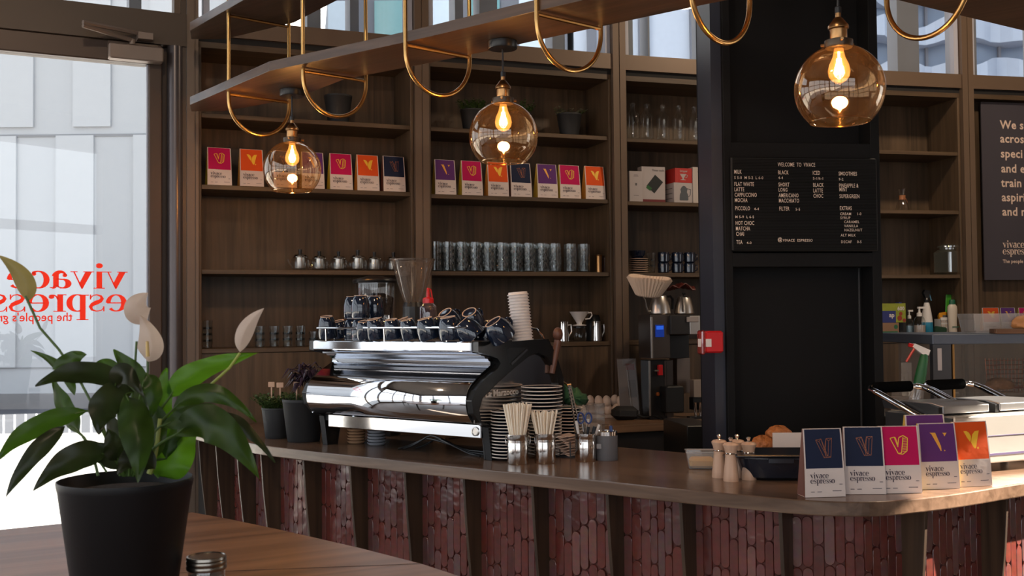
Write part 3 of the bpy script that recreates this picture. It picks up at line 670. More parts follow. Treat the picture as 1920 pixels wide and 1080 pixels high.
def hoop(cx, cy, ang, z0=RZ, w=0.30, top=4.28):
    R_ = w/2; d = Vector((cos(ang), sin(ang), 0)); c = Vector((cx, cy, 0)); rr = 0.0085
    zc = z0-0.02-rr*0; pts = [c-d*R_+Vector((0, 0, top-RZ))]
    pts = [c-d*R_+Vector((0, 0, top-RZ)), c-d*R_+Vector((0, 0, -0.03))]
    for k in range(1, 24): a = pi+pi*k/24; pts.append(c+d*(R_*cos(a))+Vector((0, 0, -0.03+R_*sin(a))))
    pts += [c+d*R_+Vector((0, 0, -0.03)), c+d*R_+Vector((0, 0, top-RZ))]
    o = MB().tube(pts, rr, 10).build('hoop', brass, rack, smooth=True)
    MB().tube([c-d*R_+Vector((0, 0, -0.012)), c+d*R_+Vector((0, 0, -0.012))], 0.007, 8).build('crossbar', brass, o, smooth=True)
    MB().tube([c-d*R_+Vector((0, 0, RU-0.012)), c+d*R_+Vector((0, 0, RU-0.012))], 0.007, 8).build('crossbar', brass, o, smooth=True)
for cx, cy, a in ((-1.145, 4.845, 44), (-.728, 4.415, 50), (-.271, 4.02, 50), (.206, 3.63, 51.5), (.655, 3.275, 55), (1.275, 3.235, 120)):
    a = {-.728: 40, -.271: 40}.get(cx, a)
    if cx == .206: a = 40
    if cx == .655: a = 42
    if cx == -1.145: a = 40
    hoop(cx, cy, radians(a))
# ================================================================== PENDANTS
PL = [('glass globe pendant lamp nearest the door, hanging before the shelf of coffee bags', 548, 318, 108, 0.255), ('middle glass globe pendant lamp, hanging above the coffee machine', 944, 255, 130, 0.255), ('largest-looking glass globe pendant lamp, hanging in front of the black column', 1574, 167, 167, 0.255)]
fil = mat('filament', (1, 0.7, 0.3), 0.5, emit=(1.0, 0.56, 0.20), es=160)
bulbg = glass('bulb_glass', (1.0, 0.86, 0.62), (1, 0.9, 0.7), base=0.07, haze=0.38)
_n = bulbg.node_tree; _d = [x for x in _n.nodes if x.type == 'BSDF_DIFFUSE'][0]; _e = _n.nodes.new('ShaderNodeEmission'); _e.inputs[0].default_value = (1.0, 0.42, 0.10, 1); _e.inputs[1].default_value = 1.8
_n.links.new(_e.outputs[0], _d.outputs[0].links[0].to_socket)
for lab, px, py, w_, D in PL:
    c = atY(px, py, D*FPX/w_); R_ = D/2; zt = RZ-c.z
    t = thing('pendant_lamp', lab, 'lamp', tuple(c), 0, 'globe pendant lamps over the bar')
    prof = []
    for k in range(0, 33):
        th = radians(17+(138-17)*k/32.0); prof.append((R_*sin(th), R_*cos(th)))
    prof.insert(0, (R_*sin(radians(17))*0.98, R_*cos(radians(17))+0.006))
    MB().lathe(list(reversed(prof)), 48, None, False).build('globe', g_amber, t, smooth=True)
    rz_, rr = prof[-1][1], prof[-1][0]
    MB().tube([(rr*cos(2*pi*i/40), rr*sin(2*pi*i/40), rz_) for i in range(40)], 0.0022, 6, None, True).build('globe_rim', glass('rim_glass', (0.95, 0.75, 0.5), (1, 0.85, 0.6), base=0.35), t, smooth=True)
    zk = R_*cos(radians(17))
    MB().lathe([(0.038, zk-0.003), (0.040, zk+0.005), (0.040, zk+0.018), (0.028, zk+0.022)], 24).build('gallery', mat('dark_bronze', (0.07, 0.05, 0.035), 0.35, 0.8), t, smooth=True)
    for a in (0.4, 2.5, 4.6): MB().tube([(0.038*cos(a), 0.038*sin(a), zk+0.012), (0.052*cos(a), 0.052*sin(a), zk+0.012)], 0.0045, 8).build('thumb_screw', brass_d, t)
    MB().lathe([(0.022, zk+0.02), (0.024, zk+0.026), (0.024, zk+0.05), (0.029, zk+0.053), (0.029, zk+0.061), (0.022, zk+0.07), (0.013, zk+0.082), (0.008, zk+0.086), (0.008, zk+0.10)], 24).build('socket', brass_d, t, smooth=True)
    MB().lathe([(0.009, zk+0.098), (0.009, zk+0.115), (0.005, zk+0.118)], 12).build('cord_grip', black, t, smooth=True)
    MB().tube([(0, 0, zk+0.115), (0, 0, zt-0.03)], 0.0035, 8).build('cord', black, t)
    MB().lathe([(0.052, zt-0.030), (0.054, zt-0.027), (0.054, zt-0.002), (0.05, zt-0.0005)], 28).build('ceiling_rose', black, t, smooth=True)
    b = [(0.013, zk), (0.014, zk-0.012), (0.018, zk-0.030), (0.028, zk-0.052), (0.0315, zk-0.070), (0.029, zk-0.086), (0.020, zk-0.098), (0.008, zk-0.104), (0.0005, zk-0.105)]
    bo_ = MB().lathe(list(reversed(b)), 24, None, False).build('bulb', bulbg, t, smooth=True)
    MB().lathe([(0.0135, zk-0.016), (0.0135, zk+0.02)], 16).build('bulb_cap', brass_d, bo_, smooth=True)
    fm = MB()
    for k in range(6):
        a = k*pi/3; fm.tube([(0.004*cos(a), 0.004*sin(a), zk-0.034), (0.011*cos(a), 0.011*sin(a), zk-0.080)], 0.0026, 5)
    fm.tube([(0, 0, zk-0.015), (0, 0, zk-0.034)], 0.003, 6)
    fm.build('filament', fil, bo_)
# ================================================================== COFFEE MACHINE
A0 = atz(603, 834, CZ); A1 = atz(905, 862.5, CZ)
mdir = (A1-A0); mdir.z = 0; ML = mdir.length; MA = atan2(mdir.y, mdir.x)
MM = Matrix.Translation((A0.x, A0.y, CZ)) @ Matrix.Rotation(MA, 4, 'Z')
def mpt(px, py, yl):      # local point on the plane y = yl of the machine frame
    q = MM @ Vector((0, yl, 0)); w = atpl(px, py, (q.x, q.y), MA); return MM.inverted() @ w
mach = thing('espresso_machine', 'chrome and black espresso machine with navy cups stacked on its top, on the bar', 'coffee machine', (A0.x, A0.y, CZ), MA)
X0, X1 = 0.030, ML+0.012
blk = mat('machine_black', (0.012, 0.012, 0.012), 0.22, spec=0.6)
plate = [(-.068, .436), (-.068, .398), (-.01, .387), (.045, .372), (.062, .355), (.045, .335), (-.03, .300), (-.085, .262), (-.108, .225), (-.098, .178), (-.06, .143), (-.015, .122), (.004, 0.0), (.062, 0.0), (.085, .10), (.36, .10), (.38, 0.0), (.44, 0.0), (.455, .12), (.475, .20), (.47, .28), (.43, .36), (.37, .436)]
hole = [(-.055, .150), (-.065, .19), (-.045, .232), (.05, .285), (.15, .335), (.24, .375), (.30, .385), (.36, .368), (.41, .32), (.435, .26), (.435, .20), (.41, .135), (.2, .125), (.0, .130)]
def ring_plate(outer, inner, x0, x1):
    # triangulated plate with a window cut in it
    from mathutils.geometry import tessellate_polygon
    tri = tessellate_polygon([[Vector((y, z, 0)) for y, z in outer], [Vector((y, z, 0)) for y, z in inner]])
    pts = outer+inner; n = len(pts); vs = [(x0, y, z) for y, z in pts]+[(x1, y, z) for y, z in pts]
    fs = [tuple(t) for t in tri]+[tuple(n+i for i in reversed(t)) for t in tri]
    a = len(outer); b = len(inner)
    fs += [(i, (i+1) % a, n+(i+1) % a, n+i) for i in range(a)]+[(a+i, a+(i+1) % b, n+a+(i+1) % b, n+a+i) for i in range(b)]
    return MB().add(vs, fs)
ring_plate(plate, hole, X1, X1+0.026).build('side_frame', blk, mach, bev=0.004)
ring_plate(plate, hole, X0-0.026, X0).build('side_frame', blk, mach, bev=0.004)
inset = [(a*0.995, b) for a, b in [(-.07, .14), (-.075, .20), (-.05, .24), (.24, .385), (.30, .395), (.42, .33), (.445, .26), (.44, .13)]]
MB().extr(inset, X1+0.004, X1+0.010).build('mirror_panel', steel, mach)
MB().extr(inset, X0-0.010, X0-0.004).build('mirror_panel', chrome, mach)
tri_ = [(.115, .352), (.125, .385), (.225, .398), (.230, .392), (.13, .340)]
MB().extr([(.13, .343), (.125, .352), (.225, .404), (.232, .398)], X1+0.0255, X1+0.028).build('chrome_accent', steel, mach)
MB().extr([(.118, .350), (.10, .402), (.12, .410), (.225, .407), (.125, .358)], X1+0.0255, X1+0.0268).build('dark_accent', mat('accent_black', (0.004, 0.004, 0.004), 0.3), mach)
bt = MB(); bt.add(*text_mb('La Marzocco', 0.034, 'LEFT', 1.15, 0.03), Matrix(((0, 0, 0.0001, X1+0.0125), (1, 0, 0, -0.012), (0, 1, 0, 0.232), (0, 0, 0, 1))))
bt.build('badge_lettering', mat('badge_pale', (0.75, 0.68, 0.60), 0.4), mach)
# chrome back skin: band, stepped ribs, sloping panel, rolled bulge
MB().box(X0+0.005, X1, -.078, -.03, .400, .4365, None, 0.004).build('top_band', chrome, mach)
MB().box(X0, X1, -.05, .372, .408, .434).build('cup_tray', steel_b, mach)
skin = [(-.045, .402), (-.02, .390), (-.018, .384), (.0, .382), (.006, .374), (.02, .372), (.027, .363), (.035, .360), (.037, .352), (.034, .345)]
MB().extr(skin, X0, X1, closed=False).build('ribbed_panel', chrome, mach, solid=0.002)
slope = [(.034, .345), (-.02, .318), (-.060, .292)]
MB().extr(slope, X0, X1, closed=False).build('sloping_panel', mat('dark_mirror', (0.30, 0.31, 0.34), 0.08, 1.0), mach, solid=0.002)
bul = []
for k in range(17):
    a = radians(118-k*(236/16.0)); bul.append((-.020-0.090*cos(a-radians(0))*1.0 if False else -.022-.086*cos(radians(-62+k*7.4)), .215-.088*sin(radians(-62+k*7.4))))
bul = [(-.060, .292)]+bul[1:]
MB().extr(bul, X0, X1, closed=False).build('rolled_panel', chrome, mach, smooth=True, solid=0.002)
MB().box(X0, X1, .06, .40, .13, .36).build('inner_body', black_m, mach)
MB().box(X0+0.03, X1-0.004, -.018, -.006, .080, .132, None, 0.003).build('drip_panel', chrome, mach)
MB().box(X0+0.0, X1, -.006, .30, .105, .13).build('underside', black_m, mach)
MB().lathe([(0.0, 0), (0.017, 0), (0.017, 0.004), (0.013, 0.005), (0.013, 0.003), (0, 0.003)], 20, T(X1-0.03, -.018, .105, 0, radians(90))).build('drip_knob', steel_b, mach, smooth=True)
for xx in (0.0, X1-0.012):
    MB().extr([(.004, 0), (.062, 0), (.085, .115), (-.01, .12)], xx+0.001, xx+0.030).build('leg', blk, mach, bev=0.003)
    MB().extr([(.385, 0), (.43, 0), (.45, .115), (.35, .115)], xx+0.001, xx+0.030).build('leg', blk, mach, bev=0.003)
rail = [(X0+0.01, .35, .437), (X0-0.005, .33, .470), (X0+0.0, -.03, .488), (X0+0.03, -.075, .488), (X1-0.10, -.075, .488), (X1-0.04, -.06, .488), (X1-0.0, .05, .487), (X1+0.008, .25, .485), (X1+0.012, .31, .478), (X1+0.016, .34, .455), (X1+0.016, .355, .437)]
MB().tube(rail, 0.0045, 8).build('cup_rail', chrome, mach, smooth=True)
for x in (X0+0.08, X1*0.5, X1-0.12): MB().tube([(x, -.072, .434), (x, -.075, .488)], 0.003, 6).build('rail_post', chrome, mach)
# barista side: group handles, seen past the right end
for k, x in enumerate((X1-0.13, X1-0.43, X1-0.73)):
    g_ = MB().lathe([(0.034, 0), (0.036, 0.02), (0.036, 0.05), (0.03, 0.055)], 18, T(x, .44, .20)).box(x-0.05, x+0.05, 0.36, 0.48, 0.26, 0.33, None, 0.01).build('brew_group', steel, mach)
    MB().tube([(x, .45, .21), (x, .52, .215), (x, .56, .21), (x, .66, .19)], [0.008, 0.009, 0.015, 0.017], 10).build('portafilter_handle', mat('brown_handle', (0.14, 0.06, 0.03), 0.35), g_)
def onm(px, yl, z): return mpt(px, 600, yl).x
PADZ = .437
pw_ = MB().tube([(X1+0.02, .40, .30), (X1+0.03, .43, .43)], [0.012, 0.016], 10).ball((X1+0.03, .43, .455), (0.02, 0.022, 0.028)).build('paddle', mat('paddle_walnut', (0.13, 0.055, 0.035), 0.4), mach, smooth=True)
# ------------------------------------------------------------------ cups
cups = {}
def mkcup(r, h, tall=False, taper=0.64):
    def f(label):
        t = thing('cup', label, 'cup', group='navy cups on the coffee machine')
        if tall: pr = [(r*0.90, 0), (r*0.97, h*0.10), (r, h*0.35), (r*0.97, h*0.6), (r*0.84, h*0.85), (r*0.70, h*0.965), (r*0.64, h)]
        else: pr = [(r*0.97, 0), (r*1.0, h*0.10), (r*1.0, h*0.35), (r*0.95, h*0.58), (r*0.86, h*0.76), (r*0.75, h*0.90), (r*taper, h*0.975)]
        inn = [(r*0.93, 0), (r*0.90, h*0.3), (r*0.5, h*0.85), (0.0005, h*0.88)]
        MB().lathe(list(reversed(inn))+pr+[(r*taper*0.8 if not tall else r*.56, h*0.975), (0.0005, h*0.955)], 28, None, False).build('body', navy, t, smooth=True)
        k = r*0.66 if tall else r*taper
        MB().lathe([(k-0.0015, h*0.97), (k+0.0007, h*0.975), (k+0.0004, h*1.0), (k-0.0022, h*1.0), (k-0.0026, h*0.965)], 28, None, False).build('foot_ring', foot, t, smooth=True)
        hd = [(r*0.95+0.022*sin(a)*1.0, 0, h*0.42+h*0.24*cos(a)) for a in [pi*j/10 for j in range(11)]]
        MB().tube([(x, y, z) for x, y, z in hd], 0.0045, 8).build('handle', navy, t, smooth=True)
        return t
    return f
CUPS = []   # (px centre, local y, z above tray, kind, tilt, handle direction, label)
def cup(kind, px, yl, z, label, tx=0, ty=0, hz=60, scale=None):
    r, h, tall = {'s': (0.0335, 0.070, False), 'm': (0.041, 0.076, False), 'l': (0.050, 0.078, False), 't': (0.038, 0.093, True)}[kind]
    loc = MM @ Vector((onm(px, yl, z), yl, PADZ+z))
    if tx == 0 and kind in 'sm': tx = random.uniform(9, 15); ty = random.uniform(-7, 7); loc.z += 0.010
    rot = Matrix.Rotation(MA, 3, 'Z') @ Matrix.Rotation(radians(tx), 3, 'X') @ Matrix.Rotation(radians(ty), 3, 'Y') @ Matrix.Rotation(radians(hz), 3, 'Z')
    return first_or_copy(cups, kind, mkcup(r, h, tall), label, tuple(loc), tuple(rot.to_euler()), scale)
cup('m', 615, 0.02, 0.0, 'navy cup turned upside down at the far left end of the machine top', hz=100, scale=(0.95, 0.95, 1.2))
for px, yl, nm in ((661, 0.09, 'back left'), (676, -0.005, 'front'), (703, 0.10, 'back right')):
    cup('t', px, yl, 0.0, 'lower tall navy cup of the %s pair at the left of the machine top' % nm, hz=120, scale=(1, 1, 0.95) )
    cup('t', px, yl, 0.0885, 'upper tall navy cup of the %s pair, standing upside down on another' % nm, hz=120)
for k, (px, kind, sc_) in enumerate(((684, 's', 1.0), (706, 's', 1.12), (738, 's', 1.08), (770, 's', 1.08), (805, 'm', 1.05), (845, 'm', 1.08))):
    cup(kind, px+1, -0.035 if k else -0.045, 0.0, 'upside-down navy cup behind the front rail, %s from the left of the front row' % NTH[k], hz=80+10*k, scale=sc_)
for k, (px, ty, lab) in enumerate(((722, -12, 'fourth'), (770, -10, 'fifth'), (830, -15, 'sixth'))):
    cup('s', px-4, 0.045, 0.022, 'tilted navy cup peeping over the front row above the %s cup' % lab, tx=18, ty=ty, hz=0, scale=1.0)
for k, (px, yl) in enumerate(((640, 0.16), (700, 0.19), (760, 0.17), (815, 0.18))):
    cup('m', px, yl, 0.0, 'upside-down navy cup in the back row of the machine top, %s from the left' % NTH[k], hz=30, scale=0.95)
cup('m', 853, 0.05, 0.046, 'navy cup lying tilted on two others, left one of the upper pair', tx=38, ty=-6, hz=90, scale=1.05)
cup('m', 893, 0.05, 0.046, 'navy cup lying tilted on two others, right one of the upper pair', tx=38, ty=4, hz=90, scale=1.05)
cup('l', 890, -0.005, 0.012, 'large navy cup leaning left against the front rail, its pale foot ring showing', tx=28, ty=-32, hz=120)
cup('l', 945, 0.02, 0.010, 'large navy cup leaning at the right end beside the stack of paper lids', tx=34, ty=-14, hz=80)
cup('l', 912, 0.10, 0.0, 'large navy cup upside down behind the two leaning ones', hz=40)
cup('m', 855, 0.12, 0.0, 'navy cup upside down carrying the left tilted cup', hz=40)
# paper lid stack
lc = MM @ Vector((onm(980, 0.12, 0), 0.12, PADZ))
for k in range(16):
    o = first_or_copy(cups, 'lid', lambda l: tag(MB().lathe([(0.0385, 0), (0.040, 0.001), (0.0405, 0.004), (0.036, 0.006), (0.035, 0.0125), (0.0005, 0.0125)], 28).build('paper_cup', paper, smooth=True), l, 'cup', 'white paper cups in a leaning stack'),
        '%s white paper cup from the bottom of the leaning stack on the machine' % ORD[k], (lc.x-0.0011*k, lc.y, lc.z+0.0112*k), (radians(-1.0), radians(-4), 0))
    if k == 0: o['label'] = 'white paper cup at the very bottom of the leaning stack on the machine'
# sauce bottle with the red nozzle
bp_ = MM @ Vector((onm(803, 0.26, 0), 0.26, PADZ))
sb = thing('squeeze_bottle', 'clear squeeze bottle of dark syrup with a red nozzle behind the navy cups', 'bottle', tuple(bp_))
MB().lathe([(0.036, 0), (0.038, 0.006), (0.038, 0.13), (0.034, 0.14), (0.026, 0.146), (0.024, 0.15)], 24).build('body', glass('bottle_plastic', (0.42, 0.33, 0.34), base=0.10, haze=0.25, hazecol=(0.2, 0.14, 0.16)), sb, smooth=True)
MB().lathe([(0.035, 0.003), (0.0355, 0.12), (0.0005, 0.121)], 20).build('syrup', mat('dark_syrup', (0.04, 0.02, 0.025), 0.3), sb, smooth=True)
MB().lathe([(0.0235, 0.148), (0.0235, 0.168), (0.018, 0.172), (0.008, 0.176), (0.006, 0.21), (0.004, 0.214)], 12).tube([(0.004, 0, 0.212), (0.012, 0, 0.205), (0.018, 0, 0.17)], 0.003, 6).build('nozzle_cap', red, sb, smooth=True)
# ------------------------------------------------------------------ grinders behind the machine
def grinder1():
    p = atY(703, 640, 5.20); t = thing('coffee_grinder', 'coffee grinder with a clear cylindrical bean hopper and black lid behind the machine', 'grinder', (p.x, p.y, CZ))
    zz = lambda py: atY(703, py, 5.20).z-CZ; s = 5.20/FPX
    MB().box(-0.09, 0.09, -0.11, 0.11, 0, zz(605)-0.02, None, 0.015).build('body', black, t)
    r = 37*s
    MB().lathe([(r*0.93, zz(598)), (r, zz(560)), (r*1.02, zz(530))], 32, None, False).build('hopper', glass('hopper_clear', (0.86, 0.83, 0.80), base=0.08), t, smooth=True)
    MB().lathe([(r*0.9, zz(600)), (r*0.95, zz(558)), (r*0.5, zz(550)), (0.0005, zz(552))], 28).build('coffee_beans', mat('coffee_beans', (0.018, 0.008, 0.005), 0.35, bump=1.0, bscale=130), t, smooth=True)
    MB().lathe([(r*1.08, zz(531)), (r*1.12, zz(527)), (r*1.08, zz(524)), (r*0.7, zz(521)), (r*0.3, zz(517)), (0.0005, zz(516))], 32).build('hopper_lid', black, t, smooth=True)
    MB().box(-0.012, 0.085, -0.125, -0.10, zz(602), zz(590), None, 0.004).build('display', steel, t)
    MB().box(-0.005, 0.055, -0.128, -0.126, zz(588), zz(572)).build('note', mat('note_grey', (0.35, 0.27, 0.22), 0.8), t)
    MB().lathe([(0.014, 0), (0.014, 0.03)], 16, T(0.062, -0.115, zz(600), 0, radians(90))).build('dial', steel, t, smooth=True)
grinder1()
def grinder2():
    Yd = 5.0; p = atY(775, 640, Yd); t = thing('coffee_grinder', 'coffee grinder with a tall smoky cone hopper rising behind the machine', 'grinder', (p.x, p.y, CZ))
    zz = lambda py: atY(775, py, Yd).z-CZ; s = Yd/FPX
    MB().box(-0.08, 0.08, -0.10, 0.10, 0, zz(600), None, 0.015).lathe([(0.05, zz(601)), (0.05, zz(575)), (0.042, zz(566))], 24).build('body', black, t)
    MB().lathe([(16*s, zz(568)), (24*s, zz(548)), (36*s, zz(505)), (41.5*s, zz(487)), (42.5*s, zz(486)), (42*s, zz(489))], 36, None, False).build('hopper', g_smoke, t, smooth=True)
    MB().tube([(16*s*cos(a/10*pi), 16*s*sin(a/10*pi), zz(567)) for a in range(20)], 0.003, 6, None, True).build('hopper_collar', brass_d, t, smooth=True)
    MB().box(-0.03, 0.03, -0.17, -0.10, zz(640), zz(610), None, 0.005).build('spout', black, t)
grinder2()
# low black grinder body behind the cups
p = atY(890, 640, 5.10)
t = thing('knock_box', 'low black equipment box behind the cups at the right of the machine', 'box', (p.x, p.y, CZ), MA)
MB().box(-0.11, 0.26, -0.10, 0.10, 0, 0.48, None, 0.01).build('case', black_m, t)
MB().tube([(0.2, -0.12, 0.36), (0.27, -0.16, 0.42)], 0.01, 8).build('lever', black, t)
# cup stacks and cables under the machine
for j, (px, m_, lab) in enumerate(((668, mat('tan_cup', (0.42, 0.24, 0.13), 0.6), 'tan'), (706, mat('grey_saucer', (0.30, 0.31, 0.34), 0.4), 'grey'))):
    pb = MM @ Vector((mpt(px, 820, 0.12).x, 0.12, 0)); kk = {}
    for k in range(6):
        first_or_copy(kk, 's', lambda l: tag(MB().lathe([(0.028, 0), (0.036, 0.005), (0.040, 0.012), (0.037, 0.0125), (0.027, 0.004), (0.0005, 0.003)], 24).build('saucer' if j else 'paper_cup', m_, smooth=True), l, 'saucer' if j else 'cup', lab+' stack under the coffee machine'),
            '%s %s %s of the stack in the shade under the machine' % ('bottom' if k == 0 else ORD[k]+'-lowest', lab, 'saucer' if j else 'paper cup'), (pb.x, pb.y, CZ+0.0125*k))
cb = MB()
for (xa, ya, xb, yb, hh_) in ((0.42, 0.05, 0.80, 0.10, 0.06), (0.40, 0.04, 0.75, 0.16, 0.045), (0.45, 0.09, 0.82, 0.05, 0.05)):
    cb2 = [(xa+(xb-xa)*i/14, ya+(yb-ya)*i/14+0.02*sin(i*0.7), 0.006+hh_*sin(pi*min(1, i/11.0))**1.4) for i in range(15)]
    cb.tube([MM @ Vector((a, b, c)) for a, b, c in cb2], 0.004, 6)
tag(cb.build('power_cable', black, smooth=True), 'black cables looping on the worktop under the coffee machine', 'cable')
# ------------------------------------------------------------------ saucers beside the machine
sau = {}
def mksau(r):
    def f(l):
        t = thing('saucer', l, 'saucer', group='navy saucers stacked beside the machine')
        MB().lathe([(r*0.55, 0), (r*0.62, 0.002), (r*0.90, 0.008), (r*0.985, 0.0125), (r*0.97, 0.0135), (r*0.6, 0.0045), (0.0005, 0.004)], 32).build('dish', navy, t, smooth=True)
        MB().tube([(r*0.985*cos(2*pi*i/36), r*0.985*sin(2*pi*i/36), 0.0128) for i in range(36)], 0.0021, 6, None, True).build('rim', mat('pale_rim', (0.78, 0.68, 0.60), 0.4), t, smooth=True)
        return t
    return f
def stack(px, py, n, r, h, lab, z0=0, dx=0, scalefn=None, off=(0, 0)):
    b = atz(px, py, CZ)
    for k in range(n):
        first_or_copy(sau, r, mksau(r), '%s navy saucer %s' % ('bottom' if k == 0 else ('top' if k == n-1 else ORD[k]+'-lowest'), lab), (b.x+off[0]+random.uniform(-1, 1)*0.0006, b.y+off[1]+random.uniform(-1, 1)*0.0006, CZ+z0+h*k))
    return b
# each stack's py is the centre of its foot on the worktop
stack(951, 862, 15, 0.059, 0.0119, 'in the left stack right beside the machine leg')
b1 = stack(1022, 855, 12, 0.064, 0.0125, 'in the lower right stack behind the straw canisters')
stack(1017, 855, 8, 0.078, 0.0138, 'of the wide ones piled on the right stack', z0=0.152)
stack(1068, 843, 13, 0.052, 0.0128, 'in the small far right stack behind the tongs')
# ------------------------------------------------------------------ canisters, straws
can = {}
def mkcan(l):
    t = thing('canister', l, 'canister', group='polished steel canisters on the bar')
    r, h = 0.038, 0.100
    MB().lathe([(r-0.002, 0), (r, 0.003), (r, 0.070), (r-0.0015, 0.074), (r-0.0015, 0.080), (r+0.0005, 0.083), (r+0.0005, h), (r-0.001, h+0.0005), (r-0.001, 0.008), (0.0005, 0.006)], 36).build('body', steel, t, smooth=True)
    MB().tube([(-r-0.001, 0, 0.095), (-r-0.007, 0, 0.088), (-r-0.005, 0, 0.07), (-r-0.001, 0, 0.062)], 0.0016, 6).tube([(r+0.001, 0, 0.095), (r+0.008, 0, 0.088), (r+0.006, 0, 0.07), (r+0.001, 0, 0.062)], 0.0016, 6).build('wire_clasp', chrome, t)
    return t
CL = [('steel canister holding the taller bunch of paper straws', 971, 869.5), ('steel canister holding the shorter bunch of paper straws', 1022, 868), ('steel canister holding scissors, pens and brushes', 1098, 864)]
cpos = []
for k, (l, px, py) in enumerate(CL):
    q_ = atz(px, py, CZ); cpos.append(q_); first_or_copy(can, 'c', mkcan, l, tuple(q_), (0, 0, radians(10+25*k)), (1, 1, 1.06 if k < 2 else 1.0))
straw_m = mat('paper_straw', (0.92, 0.80, 0.64), 0.7)
st = {}
def mkst(l): return tag(MB().tube([(0, 0, 0), (0, 0, 0.20)], 0.0032, 8, cap=True).build('paper_straw', straw_m, smooth=True), l, 'straw', 'paper straws in the steel canisters')
for ci, (hgt, n, lab) in enumerate(((0.204, 46, 'cream paper straw in the left canister of taller straws'), (0.176, 34, 'cream paper straw in the right canister of shorter straws'))):
    c = cpos[ci]; ga = 2.39996
    for k in range(n):
        r = 0.031*sqrt((k+0.5)/n); a = k*ga; spread = 0.85 if ci == 0 else 0.78
        bx, by = r*0.30*cos(a), r*0.30*sin(a); tx_, ty_ = r*1.75*cos(a), r*1.15*sin(a)
        d = Vector((tx_-bx, ty_-by, hgt)); q_ = d.to_track_quat('Z', 'Y').to_euler()
        first_or_copy(st, 's', mkst, lab, (c.x+bx, c.y+by, CZ+0.009), tuple(q_), (1, 1, d.length/0.20*(1+random.uniform(-0.02, 0.02))))
# utensils in the third canister
c = cpos[2]
sc = thing('scissors', 'scissors with dark blue ring handles standing in the right canister', 'scissors', (c.x, c.y, CZ+0.01)); bluep = mat('blue_grip', (0.015, 0.04, 0.16), 0.35)
for s_ in (-1, 1):
    lp = [(-0.002+s_*0.014+0.011*cos(a), -0.005, 0.145+0.019*sin(a)) for a in [2*pi*j/16 for j in range(16)]]
    MB().tube(lp, 0.0032, 6, None, True).build('handle_ring', bluep, sc, smooth=True)
    MB().tube([(s_*0.010, -0.005, 0.127), (-s_*0.004, -0.003, 0.02)], 0.003, 6).build('blade', steel, sc)
for k, (dx, dy, lx, ly, h, m_, lab, r) in enumerate(((-0.02, 0.0, -0.012, 0, 0.145, white, 'white plastic handle leaning left in the utensil canister', 0.006), (0.006, 0.012, 0.006, 0.006, 0.15, white, 'white plastic handle upright behind the scissors', 0.006), (0.012, -0.010, 0.022, 0, 0.125, black, 'black brush leaning right in the utensil canister', 0.007), (0.0, -0.015, 0.010, -0.004, 0.125, black, 'black brush at the front of the utensil canister', 0.006), (0.022, 0.006, 0.030, 0.004, 0.13, white, 'pale marker pen at the right rim of the utensil canister', 0.005), (-0.014, 0.014, -0.022, 0.01, 0.13, black, 'dark pen at the left rim of the utensil canister', 0.004))):
    tag(MB().tube([(c.x+dx*0.5, c.y+dy*0.5, CZ+0.012), (c.x+dx+lx*0.5, c.y+dy+ly*0.5, CZ+h*0.7), (c.x+dx+lx, c.y+dy+ly, CZ+h)], [r*0.6, r*0.8, r], 8).build('utensil', m_, smooth=True), lab, 'utensil', 'utensils in the right canister')
gq = atz(1138, 862, CZ); t = thing('canister', 'matte grey canister with a chrome rim at the right end of the row', 'canister', tuple(gq))
MB().lathe([(0.038, 0), (0.040, 0.003), (0.040, 0.09)], 32).build('body', mat('grey_silicone', (0.12, 0.115, 0.12), 0.65), t, smooth=True)
MB().lathe([(0.0395, 0.09), (0.0395, 0.104), (0.037, 0.106), (0.036, 0.102), (0.0005, 0.10)], 32).build('rim', steel, t, smooth=True)
MB().tube([(-0.02, 0.0, 0.1), (-0.018, 0, 0.128), (0.012, 0, 0.128), (0.016, 0.0, 0.10)], 0.0018, 6).build('wire_handle', chrome, t)
MB().box(0.010, 0.022, -0.004, 0.004, 0.10, 0.125, None, 0.003).build('blue_clip', bluep, t)
MB().box(-0.033, -0.016, -0.042, -0.0385, 0.045, 0.062, T(0, 0, 0, radians(-10))).build('tag', mat('tag_grey', (0.25, 0.24, 0.24), 0.7), t)
# napkins in a wire holder
nq = atz(1062, 855, CZ); nap = thing('napkin_holder', 'black wire holder with a pile of brown paper napkins beside the canisters', 'napkin holder', tuple(nq), MA)
MB().box(-0.06, 0.045, -0.04, 0.06, 0.0, 0.006).tube([(-0.06, -0.04, 0.004), (-0.06, -0.04, 0.04)], 0.002, 6).tube([(0.045, -0.04, 0.004), (0.045, -0.04, 0.06)], 0.002, 6).tube([(0.0, -0.04, 0.004), (0.0, -0.043, 0.03)], 0.002, 6).build('wire_base', black, nap)
npm = mat('napkin_brown', (0.66, 0.48, 0.38), 0.85)
for k in range(9):
    vs = []; nx = 12
    for i in range(nx+1):
        x = -0.058+0.1*i/nx; dz = 0.0035*sin(i*0.9+k*1.3)+0.001*k
        for y in (-0.038-0.004*random.random(), 0.055): vs.append((x, y, 0.010+k*0.0072+dz))
    tag_o = MB().add(vs, [(2*i, 2*i+2, 2*i+3, 2*i+1) for i in range(nx)]).build('napkin', npm, solid=0.0028)
    tag_o.location = nq; tag_o.rotation_euler = (0, 0, MA); tag(tag_o, '%s brown paper napkin %s of the pile in the wire holder' % (('bottom', '') if k == 0 else ('top', '') if k == 8 else (ORD[k], 'from the bottom')), 'napkin', 'brown paper napkins in the wire holder')
    tag_o['label'] = ' '.join(tag_o['label'].split())
tg = thing('tongs', 'steel tongs standing upright in front of the small saucer stack', 'tongs', (0, 0, 0))
a_ = atz(1087, 850, CZ); b_ = atY(1066, 722, a_.y); b2 = atY(1084, 775, a_.y)
